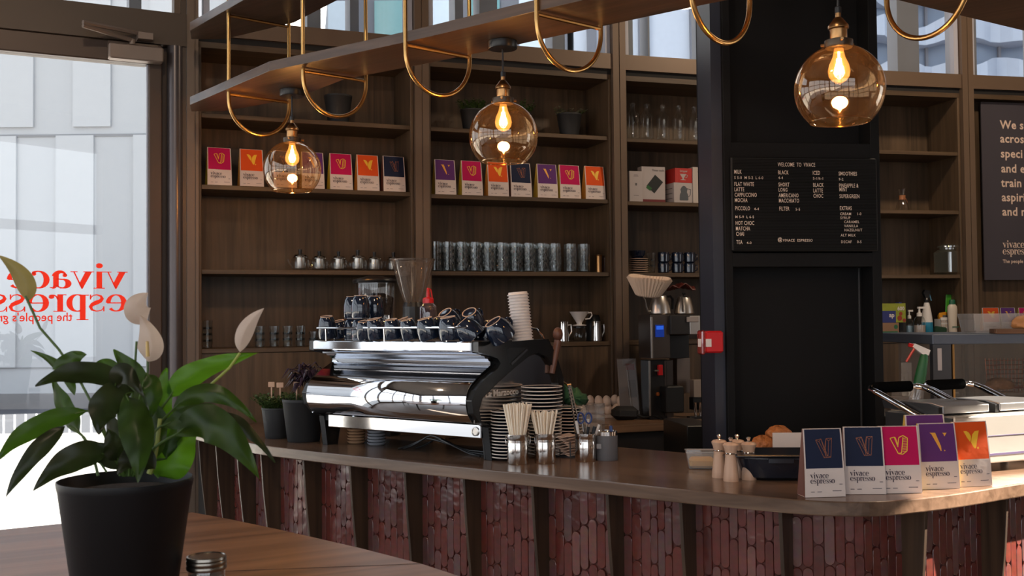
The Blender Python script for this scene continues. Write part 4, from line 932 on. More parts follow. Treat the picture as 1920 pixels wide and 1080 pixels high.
for px in (0, 13):
    e_ = atY(1076+px, 800, a_.y)
    MB().tube([b_+Vector((px*0.0004, 0.0, 0)), b_.lerp(a_, 0.5)+Vector((px*0.0011, 0, 0)), Vector((a_.x-0.012+px*0.0011, a_.y, CZ+0.02))], [0.005, 0.004, 0.003], 6).build('arm', steel, tg, smooth=True)
MB().tube([b_+Vector((-0.006, 0, 0)), b_+Vector((0.010, 0, 0.002))], 0.005, 8).build('hinge', brass_d, tg)
# acrylic bin and green cloth behind
aq = atz(1098, 838, CZ); t = thing('acrylic_bin', 'clear acrylic bin behind the utensil canister', 'container', (aq.x, aq.y+0.05, CZ), MA)
def openbox(w, d, h, th=0.003):
    return MB().box(-w, w, -d, -d+th, 0, h).box(-w, w, d-th, d, 0, h).box(-w, -w+th, -d, d, 0, h).box(w-th, w, -d, d, 0, h).box(-w, w, -d, d, 0, th)
openbox(0.06, 0.06, 0.17).build('walls', g_acry, t)
MB().box(-0.055, 0.055, -0.05, 0.05, 0.004, 0.09, None, 0.01).build('lid_pack', paper, t)
cq = atz(1085, 838, CZ); cl_ = MB(); vs = []; n = 14
rag = [(1050, 712), (1066, 722), (1082, 728), (1100, 742), (1104, 752), (1090, 762), (1075, 768), (1060, 758), (1050, 745)]
Yr = 4.35
pts_ = [atY(x, y, Yr) for x, y in rag]; cen = sum(pts_, Vector())/len(pts_)
vs = []; fs = []
NR = 5; m_ = len(pts_)*4
ring_ = []
for i in range(m_):
    a = pts_[i//4]; b = pts_[(i//4+1) % len(pts_)]; ring_.append(a.lerp(b, (i % 4)/4))
for r_ in range(NR+1):
    for i in range(m_):
        q_ = cen.lerp(ring_[i], r_/NR); vs.append((q_.x, q_.y-0.05*(1-(r_/NR)**2)-0.012*sin(i*1.1+r_)*(r_/NR), q_.z+0.006*sin(i*1.7)*(r_/NR)))
for r_ in range(NR):
    for i in range(m_): fs.append((r_*m_+i, r_*m_+(i+1) % m_, (r_+1)*m_+(i+1) % m_, (r_+1)*m_+i))
tag(MB().add(vs, fs).build('cleaning_cloth', mat('green_cloth', (0.045, 0.13, 0.055), 0.9, bump=0.3, bscale=60), smooth=True, solid=0.003), 'crumpled green cleaning cloth hung on the machine steam wand behind the saucers', 'cloth')
tag(MB().tube([atY(1052, 715, Yr), atY(1066, 722, Yr-0.03), atY(1078, 745, Yr-0.04), Vector((atY(1082, 800, Yr).x, Yr-0.02, CZ+0.0))], 0.005, 8).build('milk_rod', brass_d, smooth=True), 'thin rod stand that the green cloth hangs from', 'stand')
# ------------------------------------------------------------------ planters at the left end of the bar
def planter(px0, px1, pyt, pyb, lab, r_scale=1.0):
    q_ = atz((px0+px1)/2+4, pyb-4, CZ); w_ = (px1-px0)/FPX*q_.y; h = (pyb-pyt-3)/FPX*q_.y
    t = thing('potted_plant', lab, 'plant', tuple(q_))
    R_ = w_/2
    MB().lathe([(R_*0.72, 0), (R_*0.76, 0.004), (R_*0.98, h*0.93), (R_, h*0.94), (R_, h), (R_*0.94, h), (R_*0.92, h*0.9), (0.0005, h*0.88)], 32).build('pot', black_m, t, smooth=True)
    MB().lathe([(R_*0.92, h*0.86), (0.001, h*0.90)], 16).build('soil', mat('soil', (0.02, 0.012, 0.008), 0.95, bump=0.6, bscale=80), t)
    return t, R_, h
leafg = mat('thyme_leaf', (0.045, 0.085, 0.015), 0.5, var=0.5, vscale=60); leafp = mat('purple_leaf', (0.028, 0.014, 0.028), 0.28, var=0.5, vscale=30)
def sprig(t, R_, h, n, ln, name, m, lw, spread, nleaf=9, stemm=None, seed=1):
    rnd = random.Random(seed); lf = MB(); sm = MB()
    for k in range(n):
        a = rnd.uniform(0, 2*pi); r = R_*0.8*sqrt(rnd.random()); b = Vector((r*cos(a), r*sin(a), h*0.9))
        d = Vector((cos(a)*spread*rnd.uniform(0.3, 1), sin(a)*spread*rnd.uniform(0.3, 1), 1)).normalized(); L_ = ln*rnd.uniform(0.6, 1.1)
        pts = [b+d*L_*s_+Vector((0, 0, -0.3*L_*spread*s_*s_)) for s_ in (0, .33, .66, 1)]
        sm.tube(pts, 0.0009, 4)
        for j in range(nleaf):
            s_ = 0.15+0.85*j/nleaf; q_ = b+d*L_*s_+Vector((0, 0, -0.3*L_*spread*s_*s_)); an = rnd.uniform(0, 2*pi)
            u = Vector((cos(an), sin(an), rnd.uniform(0.1, 0.8))).normalized(); w = u.cross(Vector((0, 0, 1))).normalized()*lw*0.35
            e_ = q_+u*lw; m2 = q_+u*lw*0.5
            lf.add([tuple(q_), tuple(m2+w), tuple(e_), tuple(m2-w)], [(0, 1, 2, 3)])
    o = sm.build('stem', stemm or leafg, t); o['kind'] = 'stuff'; o = lf.build(name, m, t); o['kind'] = 'stuff'
pb, R_, h = planter(487, 545, 765, 825, 'small black pot of trailing green thyme at the left end of the bar')
sprig(pb, R_, h, 120, 0.11, 'foliage', leafg, 0.015, 0.85, 14, seed=3)
pa, R_, h = planter(526, 605, 749, 831, 'larger black pot of dark purple succulent beside the coffee machine')
lf = MB(); rnd = random.Random(5)
for k in range(95):
    a = rnd.uniform(0, 2*pi); el = rnd.uniform(-0.4, 1.3); L_ = rnd.uniform(0.06, 0.10); c0 = Vector((rnd.uniform(-.02, .03), rnd.uniform(-.02, .02), h+0.085+rnd.uniform(-0.02, 0.05)))
    u = Vector((cos(a)*cos(el), sin(a)*cos(el), sin(el)*0.6)); w = u.cross(Vector((0, 0, 1)));
    if w.length < .1: continue
    w = w.normalized()*0.0075; e_ = c0+u*L_+Vector((0, 0, -L_*0.5)); mid = c0+u*L_*0.6
    lf.add([tuple(c0), tuple(mid+w), tuple(e_), tuple(mid-w), tuple(mid+Vector((0, 0, 0.004)))], [(0, 1, 4), (1, 2, 4), (2, 3, 4), (3, 0, 4)])
o = lf.build('foliage', leafp, pa); o['kind'] = 'stuff'
MB().tube([(0, 0, h*0.88), (0.004, 0, h+0.06), (0.0, 0.0, h+0.10)], 0.004, 6).tube([(0.02, 0.01, h*0.88), (0.015, 0, h+0.08)], 0.003, 6).build('stem', mat('brown_stem', (0.08, 0.05, 0.03), 0.7), pa)
sprig(pa, R_, h, 30, 0.06, 'low_foliage', leafg, 0.010, 0.6, 10, seed=9)
tagm = mat('wood_tag', (0.60, 0.36, 0.24), 0.6)
for k, (px, py, w_) in enumerate(((509, 721, 12), (525, 722, 13), (556, 721, 11))):
    par = pb if k < 2 else pa; Yt = par.location.y+0.03; q_ = atY(px, py, Yt); s_ = Yt/FPX
    o = thing('plant_tag', 'wooden plant tag, %s of the three standing in the bar pots' % ('leftmost', 'middle', 'rightmost')[k], 'tag', (q_.x, q_.y, q_.z), 0, 'wooden plant tags')
    MB().box(-w_*s_/2, w_*s_/2, -0.002, 0.002, -5*s_, 5*s_, None, 0.003).build('head', tagm, o)
    MB().box(-0.003, 0.003, -0.001, 0.001, -0.13, -5*s_).build('stake', tagm, o)
# ================================================================== COFFEE BAGS
cream_b = mat('bag_cream', (0.66, 0.55, 0.50), 0.7, bump=0.05, bscale=25)
BC = {'pink': ((0.50, 0.006, 0.085), (0.85, 0.50, 0.03), (0.42, 0.30, 0.02)), 'orange': ((0.72, 0.085, 0.012), (0.90, 0.50, 0.03), (0.50, 0.20, 0.03)), 'navy': ((0.013, 0.018, 0.045), (0.42, 0.13, 0.04), (0.12, 0.035, 0.02)), 'purple': ((0.115, 0.032, 0.155), (0.85, 0.38, 0.05), (0.45, 0.28, 0.03))}
DESC = {'pink': 'magenta', 'orange': 'orange', 'navy': 'dark navy', 'purple': 'purple'}
ink = mat('bag_ink', (0.03, 0.02, 0.04), 0.7)
bags = {}
def lines(pts, w, closed=True):
    out = []; n = len(pts)
    for i in range(n if closed else n-1):
        out.append(stroke([pts[i], pts[(i+1) % n]], [w, w]))
    return out
def emblem(kind):     # unit square, y up
    if kind == 'orange': return [([(0.02, 0.98, 0), (0.20, 0.99, 0), (0.36, 0.90, 0), (0.46, 0.72, 0), (0.46, 0.55, 0), (0.40, 0.38, 0), (0.22, 0.62, 0)], [(0, 6, 5, 4, 3, 2, 1)]), ([(0.98, 1.0, 0), (0.72, 0.97, 0), (0.56, 0.80, 0), (0.50, 0.62, 0), (0.44, 0.36, 0), (0.56, 0.12, 0), (0.66, 0.02, 0), (0.74, 0.10, 0), (0.80, 0.36, 0), (0.90, 0.72, 0)], [(0, 1, 2, 3, 4, 5, 6, 7, 8, 9)]), arc(0.84, 0.06, 0.03, 0.03, 0, 360, lambda a, t: 0.06, 10)]
    if kind == 'purple': return [([(0.02, 1, 0), (0.34, 1, 0), (0.62, 0.28, 0), (0.64, 0.02, 0), (0.60, 0.0, 0), (0.12, 0.92, 0)], [(0, 5, 4, 3, 2, 1)]), ([(0.74, 0.98, 0), (1.0, 0.98, 0), (0.96, 0.93, 0), (0.86, 0.78, 0), (0.80, 0.93, 0)], [(0, 4, 3, 2, 1)]), arc(0.82, 0.03, 0.02, 0.02, 0, 360, lambda a, t: 0.04, 8)]
    if kind == 'pink':
        o = lines([(0.02, 0.86), (0.24, 0.92), (0.30, 0.90), (0.42, 0.52), (0.50, 0.90), (0.72, 1.0), (0.96, 0.86), (0.90, 0.20), (0.66, 0.02), (0.42, 0.06)], 0.045)
        o += lines([(0.72, 0.92), (0.60, 0.10), (0.42, 0.06)], 0.045, False)+lines([(0.24, 0.92), (0.42, 0.40), (0.50, 0.90)], 0.03, False)
        for k in range(9): y = 0.16+k*0.085; o += [stroke([(0.66+0.007*k, y), (0.91, y+0.02)], [0.022, 0.022])]
        return o
    o = lines([(0.06, 0.92), (0.36, 0.98), (0.52, 0.40), (0.64, 0.98), (0.96, 1.0), (0.86, 0.02), (0.48, 0.0)], 0.016)
    for a, b in (((0.06, 0.92), (0.24, 0.84)), ((0.36, 0.98), (0.24, 0.84)), ((0.24, 0.84), (0.60, 0.14)), ((0.64, 0.98), (0.78, 0.86)), ((0.96, 1.0), (0.78, 0.86)), ((0.78, 0.86), (0.72, 0.14)), ((0.52, 0.40), (0.60, 0.14)), ((0.48, 0.0), (0.60, 0.14)), ((0.60, 0.14), (0.86, 0.02)), ((0.72, 0.14), (0.60, 0.02)), ((0.36, 0.98), (0.68, 0.10)), ((0.64, 0.98), (0.56, 0.14))): o.append(stroke([a, b], [0.016, 0.016]))
    return o
BWID, BHT = 0.126, 0.197
def mkbag(kind):
    c, ec, gc = BC[kind]
    def f(label):
        t = thing('coffee_bag', label, 'coffee bag', group='coffee bags')
        w, h = BWID/2, BHT; yf0, yf1 = -0.030, -0.010
        n = 10; vs = []; fs = []
        # pillow front with slightly pinched top, gusseted sides
        rows = []
        for k in range(n+1):
            s = k/n; ww = w*(1-0.05*s); yf = yf0+(yf1-yf0)*s-0.0035*sin(pi*s); yb = 0.034*(1-s)**0.8-0.006*s
            yb = max(yb, yf+0.006)
            rows.append([(-ww, yf, h*s), (ww, yf, h*s), (ww, yb, h*s), (-ww, yb, h*s)])
        body = MB()
        for r in rows: vs += r
        for k in range(n): fs += [(4*k, 4*k+1, 4*k+5, 4*k+4), (4*k+2, 4*k+3, 4*k+7, 4*k+6)]
        fs += [(3, 2, 1, 0), (4*n, 4*n+1, 4*n+2, 4*n+3)]
        body.add(vs, fs).build('pouch', cream_b, t)
        g = MB()
        for s_ in (1, -1):
            gv = []; gf = []
            for k, r in enumerate(rows):
                a = r[1] if s_ > 0 else r[0]; b = r[2] if s_ > 0 else r[3]; m_ = ((a[0]+b[0])/2-s_*0.006*(1-k/n*0.6), (a[1]+b[1])/2, a[2])
                gv += [a, m_, b]
            for k in range(n): gf += [(3*k, 3*k+1, 3*k+4, 3*k+3), (3*k+1, 3*k+2, 3*k+5, 3*k+4)]
            g.add(gv, gf)
        g.build('side_gusset', mat('gusset_'+kind, gc, 0.6), t)
        # printed colour field
        pv = []; pf = []; rws = range(4, n+1)
        for j, k in enumerate(rws):
            s = k/n if k > 4 else 0.42; ww = w*(1-0.05*s)*0.93; yf = yf0+(yf1-yf0)*s-0.0035*sin(pi*s)-0.0007
            pv += [(-ww, yf, h*(s if k < n else 0.992)), (ww, yf, h*(s if k < n else 0.992))]
        for j in range(len(list(rws))-1): pf.append((2*j, 2*j+1, 2*j+3, 2*j+2))
        MB().add(pv, pf).build('colour_field', mat('print_'+kind, c, 0.65, spec=0.18, bump=0.04, bscale=25), t)
        # front plane for lettering
        tilt = atan2(yf1-yf0, h)
        def onf(x, z, s, dy=0.0016):   # letter plane to the leaning front
            yy = yf0+(yf1-yf0)*(z/h)-0.0035*sin(pi*z/h)-dy
            return Matrix(((s, 0, 0, x), (0, s*(yf1-yf0)/h, 0, yy), (0, s, 0, z), (0, 0, 0, 1)))
        em = MB(); es = 0.056
        ee = [((vs_), fs_) for vs_, fs_ in emblem(kind)]
        put(em, ee, onf(-es*0.47 if kind != 'pink' else -es*.5, h*0.575, es, 0.0014)); em.build('emblem', mat('emblem_'+kind, ec, 0.45), t)
        lt_ = MB(); s_ = 0.0116
        put(lt_, serif('vivace')[0], onf(-w*0.72, h*0.275, s_)); put(lt_, serif('espresso')[0], onf(-w*0.72, h*0.200, s_))
        for a, b, ww in ((-0.72, 0.075, 0.012), (-0.40, 0.075, 0.014), (0.70, 0.18, 0.010), (0.35, 0.085, 0.028)):
            lt_.add(*rect(0, 0, ww, 0.0016), onf(w*a, h*b, 1.0))
        lt_.build('lettering', ink, t)
        return t
    return f
def bag(kind, loc, rz, label, sx=1.0, sc_=1.0, tilt=0):
    return first_or_copy(bags, kind, mkbag(kind), label, tuple(loc), (radians(tilt), 0, rz), (sx*sc_, sc_, sc_))
# counter row
for kind, xl, xr, py, ang_, lab, sc_ in (
    ('navy', 1508, 1588, 932, 6, 'leftmost coffee bag on the bar corner, dark navy with a copper line emblem', 1.0),
    ('navy', 1584, 1662, 927, -2, 'second coffee bag on the bar corner, dark navy, partly behind the first', 1.0),
    ('pink', 1650, 1731, 925, 2, 'magenta coffee bag standing on the bar corner between navy and purple ones', 1.0),
    ('purple', 1724, 1804, 917, 8, 'purple coffee bag standing on the bar corner between magenta and orange ones', 1.0),
    ('orange', 1788, 1866, 912, 12, 'orange coffee bag at the right end of the row on the bar corner', 1.0)):
    q_ = atz((xl+xr)/2, py, CZ+0.001); w_ = (xr-xl)/FPX*q_.y/BWID
    a = radians(ang_); q_ += Vector((-sin(a), cos(a), 0))*0.03
    bag(kind, q_, a, lab, sx=min(1.12, w_*1.0), sc_=0.98)
q_ = atz(1743, 905, CZ); bag('purple', (q_.x-0.010, q_.y+0.02, CZ), radians(6), 'purple coffee bag hidden behind the front purple one, only its top edge showing', sc_=1.06)
def shelfbag(bay, xl, xr, kind, lab, rzd=0):
    v = 0.05; u = (bayu(bay, xl, v-0.03, SHZ[bay][2]+0.1)+bayu(bay, xr, v-0.03, SHZ[bay][2]+0.1))/2
    wpx = (bayu(bay, xr, v-.03, 2.3)-bayu(bay, xl, v-.03, 2.3))/BWID
    bag(kind, bayP(bay, u, v, SHZ[bay][2]), ANG[bay]+radians(5+rzd), lab, sx=wpx*1.02, sc_=1.0)
for k, (xl, xr, kd) in enumerate(((388, 434, 'pink'), (449, 494, 'orange'), (512, 556, 'navy'), (565, 608, 'purple'), (618, 661, 'pink'), (669, 711, 'orange'), (718, 760, 'navy'))):
    shelfbag(0, xl, xr, kd, '%s coffee bag, %s from the left on the shelf of the left bay' % (DESC[kd], NTH[k]))
for k, (xl, xr, kd) in enumerate(((815, 855, 'purple'), (865, 905, 'pink'), (914, 954, 'orange'), (957, 997, 'navy'), (1007, 1046, 'purple'), (1049, 1089, 'pink'), (1097, 1135, 'orange'))):
    shelfbag(1, xl, xr, kd, '%s coffee bag, %s from the left on the shelf of the middle bay' % (DESC[kd], NTH[k]))
# ================================================================== THINGS ON THE SHELVES
S_ = {}
g_cut = bpy.data.materials.new('cut_glass'); g_cut.use_nodes = True
def place(key, make, bay, px, v, z, label, dr=0, scale=None):
    return first_or_copy(S_, key, make, label, tuple(bayP(bay, bayu(bay, px, v, z), v, z)), (0, 0, ANG[bay]+dr), scale)
# teapots
def mktea(l):
    t = thing('teapot', l, 'teapot', group='small glass teapots on the left shelf')
    MB().lathe([(0.036, 0.001), (0.044, 0.008), (0.047, 0.035), (0.044, 0.058), (0.036, 0.066)], 28, None, False).build('glass_body', g_clear, t, smooth=True)
    MB().lathe([(0.024, 0.012), (0.026, 0.016), (0.026, 0.066)], 20).build('infuser', steel_b, t, smooth=True)
    MB().lathe([(0.038, 0.065), (0.039, 0.070), (0.034, 0.078), (0.012, 0.086), (0.0005, 0.087)], 24).build('lid', steel, t, smooth=True)
    MB().lathe([(0.007, 0.086), (0.009, 0.092), (0.010, 0.106), (0.0005, 0.108)], 12).build('knob', black, t, smooth=True)
    MB().tube([(0.044, 0, 0.055), (0.062, 0, 0.052), (0.066, 0, 0.035), (0.046, 0, 0.016)], 0.004, 8).build('handle', g_clear, t, smooth=True)
    MB().tube([(-0.044, 0, 0.025), (-0.056, 0, 0.040), (-0.062, 0, 0.056)], [0.006, 0.005, 0.004], 8).build('spout', g_clear, t, smooth=True)
    return t
for k, px in enumerate((563, 599, 635, 671, 702, 738)): place('tea', mktea, 0, px, 0.10, SHZ[0][1], 'glass teapot with a steel infuser, %s from the left of the six' % NTH[k], 0.1, 1.0 if k not in (0, 3) else 1.08)
# tumblers
def mktum(l):
    t = thing('tumbler', l, 'glass', group='patterned tumblers on the middle shelf')
    r, h = 0.036, 0.168
    MB().lathe([(r*0.92, 0), (r, 0.004), (r, h), (r-0.003, h), (r-0.003, 0.008), (0.0005, 0.008)], 24).build('wall', g_clear, t, smooth=True)
    d = MB()
    for k in range(7):
        z = 0.03+k*0.018
        for j in range(12):
            a = 2*pi*(j+0.5*(k % 2))/12
            p_ = lambda aa, zz: (cos(aa)*(r+0.001), sin(aa)*(r+0.001), zz)
            c_ = (cos(a)*(r+0.0035), sin(a)*(r+0.0035), z)
            da = pi/12*0.95; q4 = [p_(a-da, z), p_(a, z-0.016), p_(a+da, z), p_(a, z+0.016)]
            d.add([c_]+q4, [(0, 1, 2), (0, 2, 3), (0, 3, 4), (0, 4, 1)])
    d.build('diamond_relief', glass('relief_glass', (0.90, 0.89, 0.87), base=0.11), t)
    return t
for k, px in enumerate((815, 839, 865, 890, 915, 941, 966, 991, 1016, 1040, 1069, 1095)): place('tum', mktum, 1, px, 0.07, SHZ[1][1], 'clear tumbler with a diamond pattern, %s from the left of the front row' % NTH[k], k*0.3)
for k, px in enumerate((826, 852, 878, 903, 928, 953, 978, 1003, 1028)): place('tum', mktum, 1, px, 0.17, SHZ[1][1], 'clear patterned tumbler in the back row, %s from the left' % NTH[k], k*0.3)
t = thing('copper_cup', 'copper coloured metal cup at the right end of the tumbler shelf', 'cup', tuple(bayP(1, bayu(1, 1124, 0.08), 0.08, SHZ[1][1])))
MB().lathe([(0.020, 0), (0.021, 0.10), (0.022, 0.105), (0.019, 0.105), (0.018, 0.01), (0.0005, 0.008)], 20).build('body', brass_d, t, smooth=True); MB().lathe([(0.0215, 0.098), (0.023, 0.1), (0.0215, 0.102)], 20, None, False).build('band', mat('copper_band', (0.4, 0.16, 0.06), 0.3, 1.0), t)
t = thing('mug', 'dark brown mug with a handle beside the copper cup', 'mug', tuple(bayP(1, bayu(1, 1137, 0.10), 0.10, SHZ[1][1])))
MB().lathe([(0.024, 0), (0.026, 0.09), (0.024, 0.09), (0.022, 0.01), (0.0005, 0.008)], 20).build('body', mat('brown_glaze', (0.05, 0.02, 0.012), 0.3), t, smooth=True)
MB().tube([(-0.024, 0, 0.07), (-0.040, 0, 0.065), (-0.040, 0, 0.035), (-0.025, 0, 0.025)], 0.004, 6).build('handle', MATS['brown_glaze'], t, smooth=True)
# small glass stacks
def mksg(l):
    t = thing('small_glass', l, 'glass', group='small stacked glasses on the lower left shelf'); r = 0.028
    MB().lathe([(r*0.78, 0), (r*0.82, 0.003), (r, 0.048), (r*0.96, 0.048), (r*0.76, 0.006), (0.0005, 0.005)], 18).build('wall', g_clear, t, smooth=True)
    MB().lathe([(r*0.83, 0.004), (r*0.86, 0.010), (r*0.80, 0.012)], 18, None, False).build('base_ring', glass('relief_glass', (0.90, 0.89, 0.87), base=0.11), t); return t
for k, (px, n) in enumerate(((385, 4), (455, 3), (487, 3), (514, 3), (539, 3), (563, 3), (588, 2), (607, 4))):
    for j in range(n): place('sg', mksg, 0, px+(4 if k == 0 else 0), 0.05, SHZ[0][0]+j*0.032, '%s glass of the %s small-glass stack from the left' % ('bottom' if j == 0 else ORD[j]+'-lowest', NTH[k]), 0.2*k)
# jugs and dripper
def mkjug(l):
    t = thing('milk_jug', l, 'jug', group='steel milk jugs on the middle lower shelf')
    MB().lathe([(0.030, 0), (0.033, 0.004), (0.030, 0.07), (0.027, 0.105), (0.028, 0.118), (0.026, 0.118), (0.024, 0.01), (0.0005, 0.008)], 28).build('body', steel, t, smooth=True)
    MB().tube([(0.030, 0, 0.095), (0.052, 0, 0.10), (0.056, 0, 0.06), (0.032, 0, 0.02)], 0.005, 6).build('handle', steel_b, t, smooth=True); return t
for k, px in enumerate((1059, 1121)): place('jug', mkjug, 1, px-2, 0.09, SHZ[1][0], 'polished steel milk jug %s the white cone dripper' % ('left of', 'right of')[k], 0.2)
zb = SHZ[1][0]; dpos = bayP(1, bayu(1, 1086, 0.10), 0.10, zb)
t = thing('glass_server', 'small glass server carrying the white cone dripper', 'server', tuple(dpos))
MB().lathe([(0.036, 0.001), (0.043, 0.01), (0.044, 0.05), (0.034, 0.072), (0.030, 0.080), (0.033, 0.090)], 28, None, False).build('glass_body', g_clear, t, smooth=True)
MB().lathe([(0.032, 0.078), (0.035, 0.08), (0.035, 0.088), (0.032, 0.09)], 24).build('collar', black, t, smooth=True)
t = thing('cone_dripper', 'white ceramic cone coffee dripper with a loop handle standing on a glass server', 'dripper', (dpos.x, dpos.y, zb+0.092))
cer = mat('white_ceramic', (0.72, 0.68, 0.66), 0.25)
MB().lathe([(0.040, 0), (0.043, 0.004), (0.040, 0.006), (0.016, 0.010), (0.016, 0.018), (0.024, 0.030), (0.055, 0.080), (0.058, 0.084), (0.053, 0.084), (0.018, 0.03), (0.0005, 0.026)], 32).build('cone', cer, t, smooth=True)
MB().tube([(0.050, 0, 0.075), (0.070, 0, 0.078), (0.076, 0, 0.062), (0.062, 0, 0.042), (0.035, 0, 0.040)], 0.004, 8).build('handle', cer, t, smooth=True)
t = thing('black_kettle', 'dark kettle half hidden behind the dripper and the right milk jug', 'kettle', tuple(bayP(1, bayu(1, 1115, 0.2), 0.2, zb)))
MB().lathe([(0.055, 0), (0.055, 0.12), (0.035, 0.155), (0.0005, 0.16)], 24).build('body', black, t, smooth=True); MB().tube([(0.05, 0, 0.12), (0.08, 0, 0.12), (0.08, 0, 0.03), (0.055, 0, 0.02)], 0.007, 8).build('handle', black, t, smooth=True)
# top shelf plants
def pot3(bay, px, w_, h, lab, kind, z):
    v = 0.15; t = thing('potted_plant', lab, 'plant', tuple(bayP(bay, bayu(bay, px, v, z+.1), v, z)))
    R_ = w_/2; MB().lathe([(R_*0.7, 0), (R_*0.98, h*0.93), (R_, h*0.94), (R_, h), (R_*0.93, h), (R_*0.9, h*0.88), (0.0005, h*0.87)], 28).build('pot', black_m, t, smooth=True)
    return t, R_, h
pot3(0, 634, 0.155, 0.165, 'black plant pot alone on the top shelf of the left bay', 0, SHZ[0][3])
pale = mat('pale_leaf', (0.16, 0.15, 0.10), 0.6)
a_, R_, h = pot3(1, 885, 0.14, 0.135, 'black pot with a bushy green plant at the left of the top shelf', 0, SHZ[1][3]); sprig(a_, R_, h, 60, 0.10, 'foliage', leafg, 0.016, 0.7, 10, seed=21)
a_, R_, h = pot3(1, 974, 0.14, 0.135, 'black pot with a bushy green plant behind the middle pendant lamp', 0, SHZ[1][3]); sprig(a_, R_, h, 55, 0.10, 'foliage', leafg, 0.016, 0.7, 10, seed=22)
a_, R_, h = pot3(1, 1067, 0.15, 0.145, 'black pot with a sparse pale-leaved plant at the right of the top shelf', 0, SHZ[1][3]); sprig(a_, R_, h, 22, 0.085, 'foliage', pale, 0.024, 1.1, 5, seed=23)
# bottles
def mkbot(l):
    t = thing('water_bottle', l, 'bottle', group='clear water bottles on the top shelf')
    MB().lathe([(0.036, 0.001), (0.040, 0.006), (0.040, 0.14), (0.030, 0.165), (0.016, 0.185), (0.014, 0.215)], 28, None, False).build('glass_body', g_clear, t, smooth=True)
    MB().lathe([(0.0005, 0.006), (0.036, 0.006), (0.0375, 0.012)], 24, None, False).build('thick_base', glass('relief_glass', (0.90, 0.89, 0.87), base=0.11), t)
    MB().lathe([(0.014, 0.205), (0.017, 0.210), (0.017, 0.222), (0.008, 0.226), (0.0005, 0.226)], 16, None, False).build('stopper', g_clear, t, smooth=True); return t
for k, px in enumerate((1187, 1213, 1243, 1273, 1302)): place('bot', mkbot, 2, px, 0.08, SHZ[2][3], 'clear glass bottle, %s from the left on the shelf left of the column' % NTH[k])
# boxes
def box_on(bay, xl, xr, v, z, h, d, name, label, m, cat='box', rz=0):
    ul_, ur_ = bayu(bay, xl, v, z+h/2), bayu(bay, xr, v, z+h/2)
    t = thing(name, label, cat, tuple(bayP(bay, (ul_+ur_)/2, v, z)), ANG[bay]+radians(rz)); w_ = ur_-ul_
    MB().box(-w_/2, w_/2, 0, d, 0, h, None, 0.001).build('carton', m, t); return t, w_
bxw = mat('box_white', (0.42, 0.37, 0.36), 0.6); bxg = mat('box_print_grey', (0.12, 0.11, 0.11), 0.6)
zb = SHZ[2][2]
t, w_ = box_on(2, 1180, 1205, 0.05, zb, 0.186, 0.08, 'slim_box', 'slim white carton at the left end of the box shelf', bxw)
MB().box(-0.006, 0.006, -0.001, 0, 0.10, 0.115).box(-0.016, 0.016, -0.001, 0, 0.155, 0.157).box(-0.012, 0.012, -0.001, 0, 0.162, 0.164).box(-0.016, 0.016, -0.001, 0, 0.04, 0.042).build('print', bxg, t)
t, w_ = box_on(2, 1203, 1247, 0.075, zb, 0.220, 0.06, 'scale_box', 'white carton printed with a black scale, second on the box shelf', bxw)
m_ = MB(); m_.box(-0.045, 0.045, -0.001, 0, -0.034, 0.034, T(0.008, 0, 0.115, 0, 0, radians(-50))); m_.build('printed_scale', mat('scale_print', (0.012, 0.016, 0.014), 0.4), t)
MB().box(-0.022, 0.012, -0.0015, -0.001, -0.010, 0.010, T(-0.026, 0, 0.088, 0, 0, radians(35))).build('printed_display', mat('display_green', (0.02, 0.10, 0.02), 0.4), t)
m_ = MB(); m_.add(*text_mb('Timer scale', 0.017, 'RIGHT', 1, 0.02), XZ(w_/2-0.006, -0.001, 0.193)); m_.build('print', bxg, t)
MB().box(-w_/2+0.004, w_/2, -0.001, 0, 0.0, 0.022).build('red_strip', mat('box_maroon', (0.14, 0.012, 0.015), 0.6), t)
t, w_ = box_on(2, 1263, 1301, 0.05, zb, 0.125, 0.13, 'server_box', 'white carton printed with a glass coffee server, under the red box', bxw, rz=3)
m_ = MB().lathe([(0.026, 0), (0.030, 0.004), (0.028, 0.035), (0.020, 0.05)], 16, T(0, -0.0008, 0.018) @ Matrix.Diagonal((1, 0.02, 1, 1))).lathe([(0.020, 0.05), (0.024, 0.066), (0.014, 0.082), (0.004, 0.088)], 16, T(0, -0.0008, 0.018) @ Matrix.Diagonal((1, 0.02, 1, 1)))
m_.tube([(0.02, -0.001, 0.09), (0.045, -0.001, 0.085), (0.042, -0.001, 0.05), (0.03, -0.001, 0.04)], 0.002, 5); m_.build('printed_server', mat('print_slate', (0.07, 0.08, 0.09), 0.5), t)
MB().box(-w_/2-0.001, -w_/2, 0.02, 0.11, 0.09, 0.094).box(-w_/2-0.001, -w_/2, 0.02, 0.11, 0.06, 0.064).box(-w_/2-0.001, -w_/2, 0.02, 0.11, 0.03, 0.034).build('print', bxg, t)
t, w_ = box_on(2, 1265, 1298, 0.05, zb+0.1255, 0.088, 0.12, 'dripper_box', 'red carton printed with a white cone dripper, on top of the server box', mat('box_red', (0.42, 0.02, 0.015), 0.55), rz=3)
m_ = MB().lathe([(0.019, 0), (0.019, 0.002), (0.005, 0.006), (0.005, 0.012), (0.022, 0.038)], 16, T(-0.004, -0.0008, 0.015) @ Matrix.Diagonal((1, 0.02, 1, 1))).tube([(0.014, -0.001, 0.048), (0.026, -0.001, 0.046), (0.022, -0.001, 0.034), (0.010, -0.001, 0.030)], 0.0018, 5); m_.build('printed_dripper', bxw, t)
m_ = MB(); m_.add(*text_mb('Dripper', 0.016, 'CENTER', 1, 0.02), XZ(0, -0.001, 0.065)); m_.box(-0.0445, -0.0440, 0.0, 0.12, 0, 0.088); m_.build('print', bxw, t)
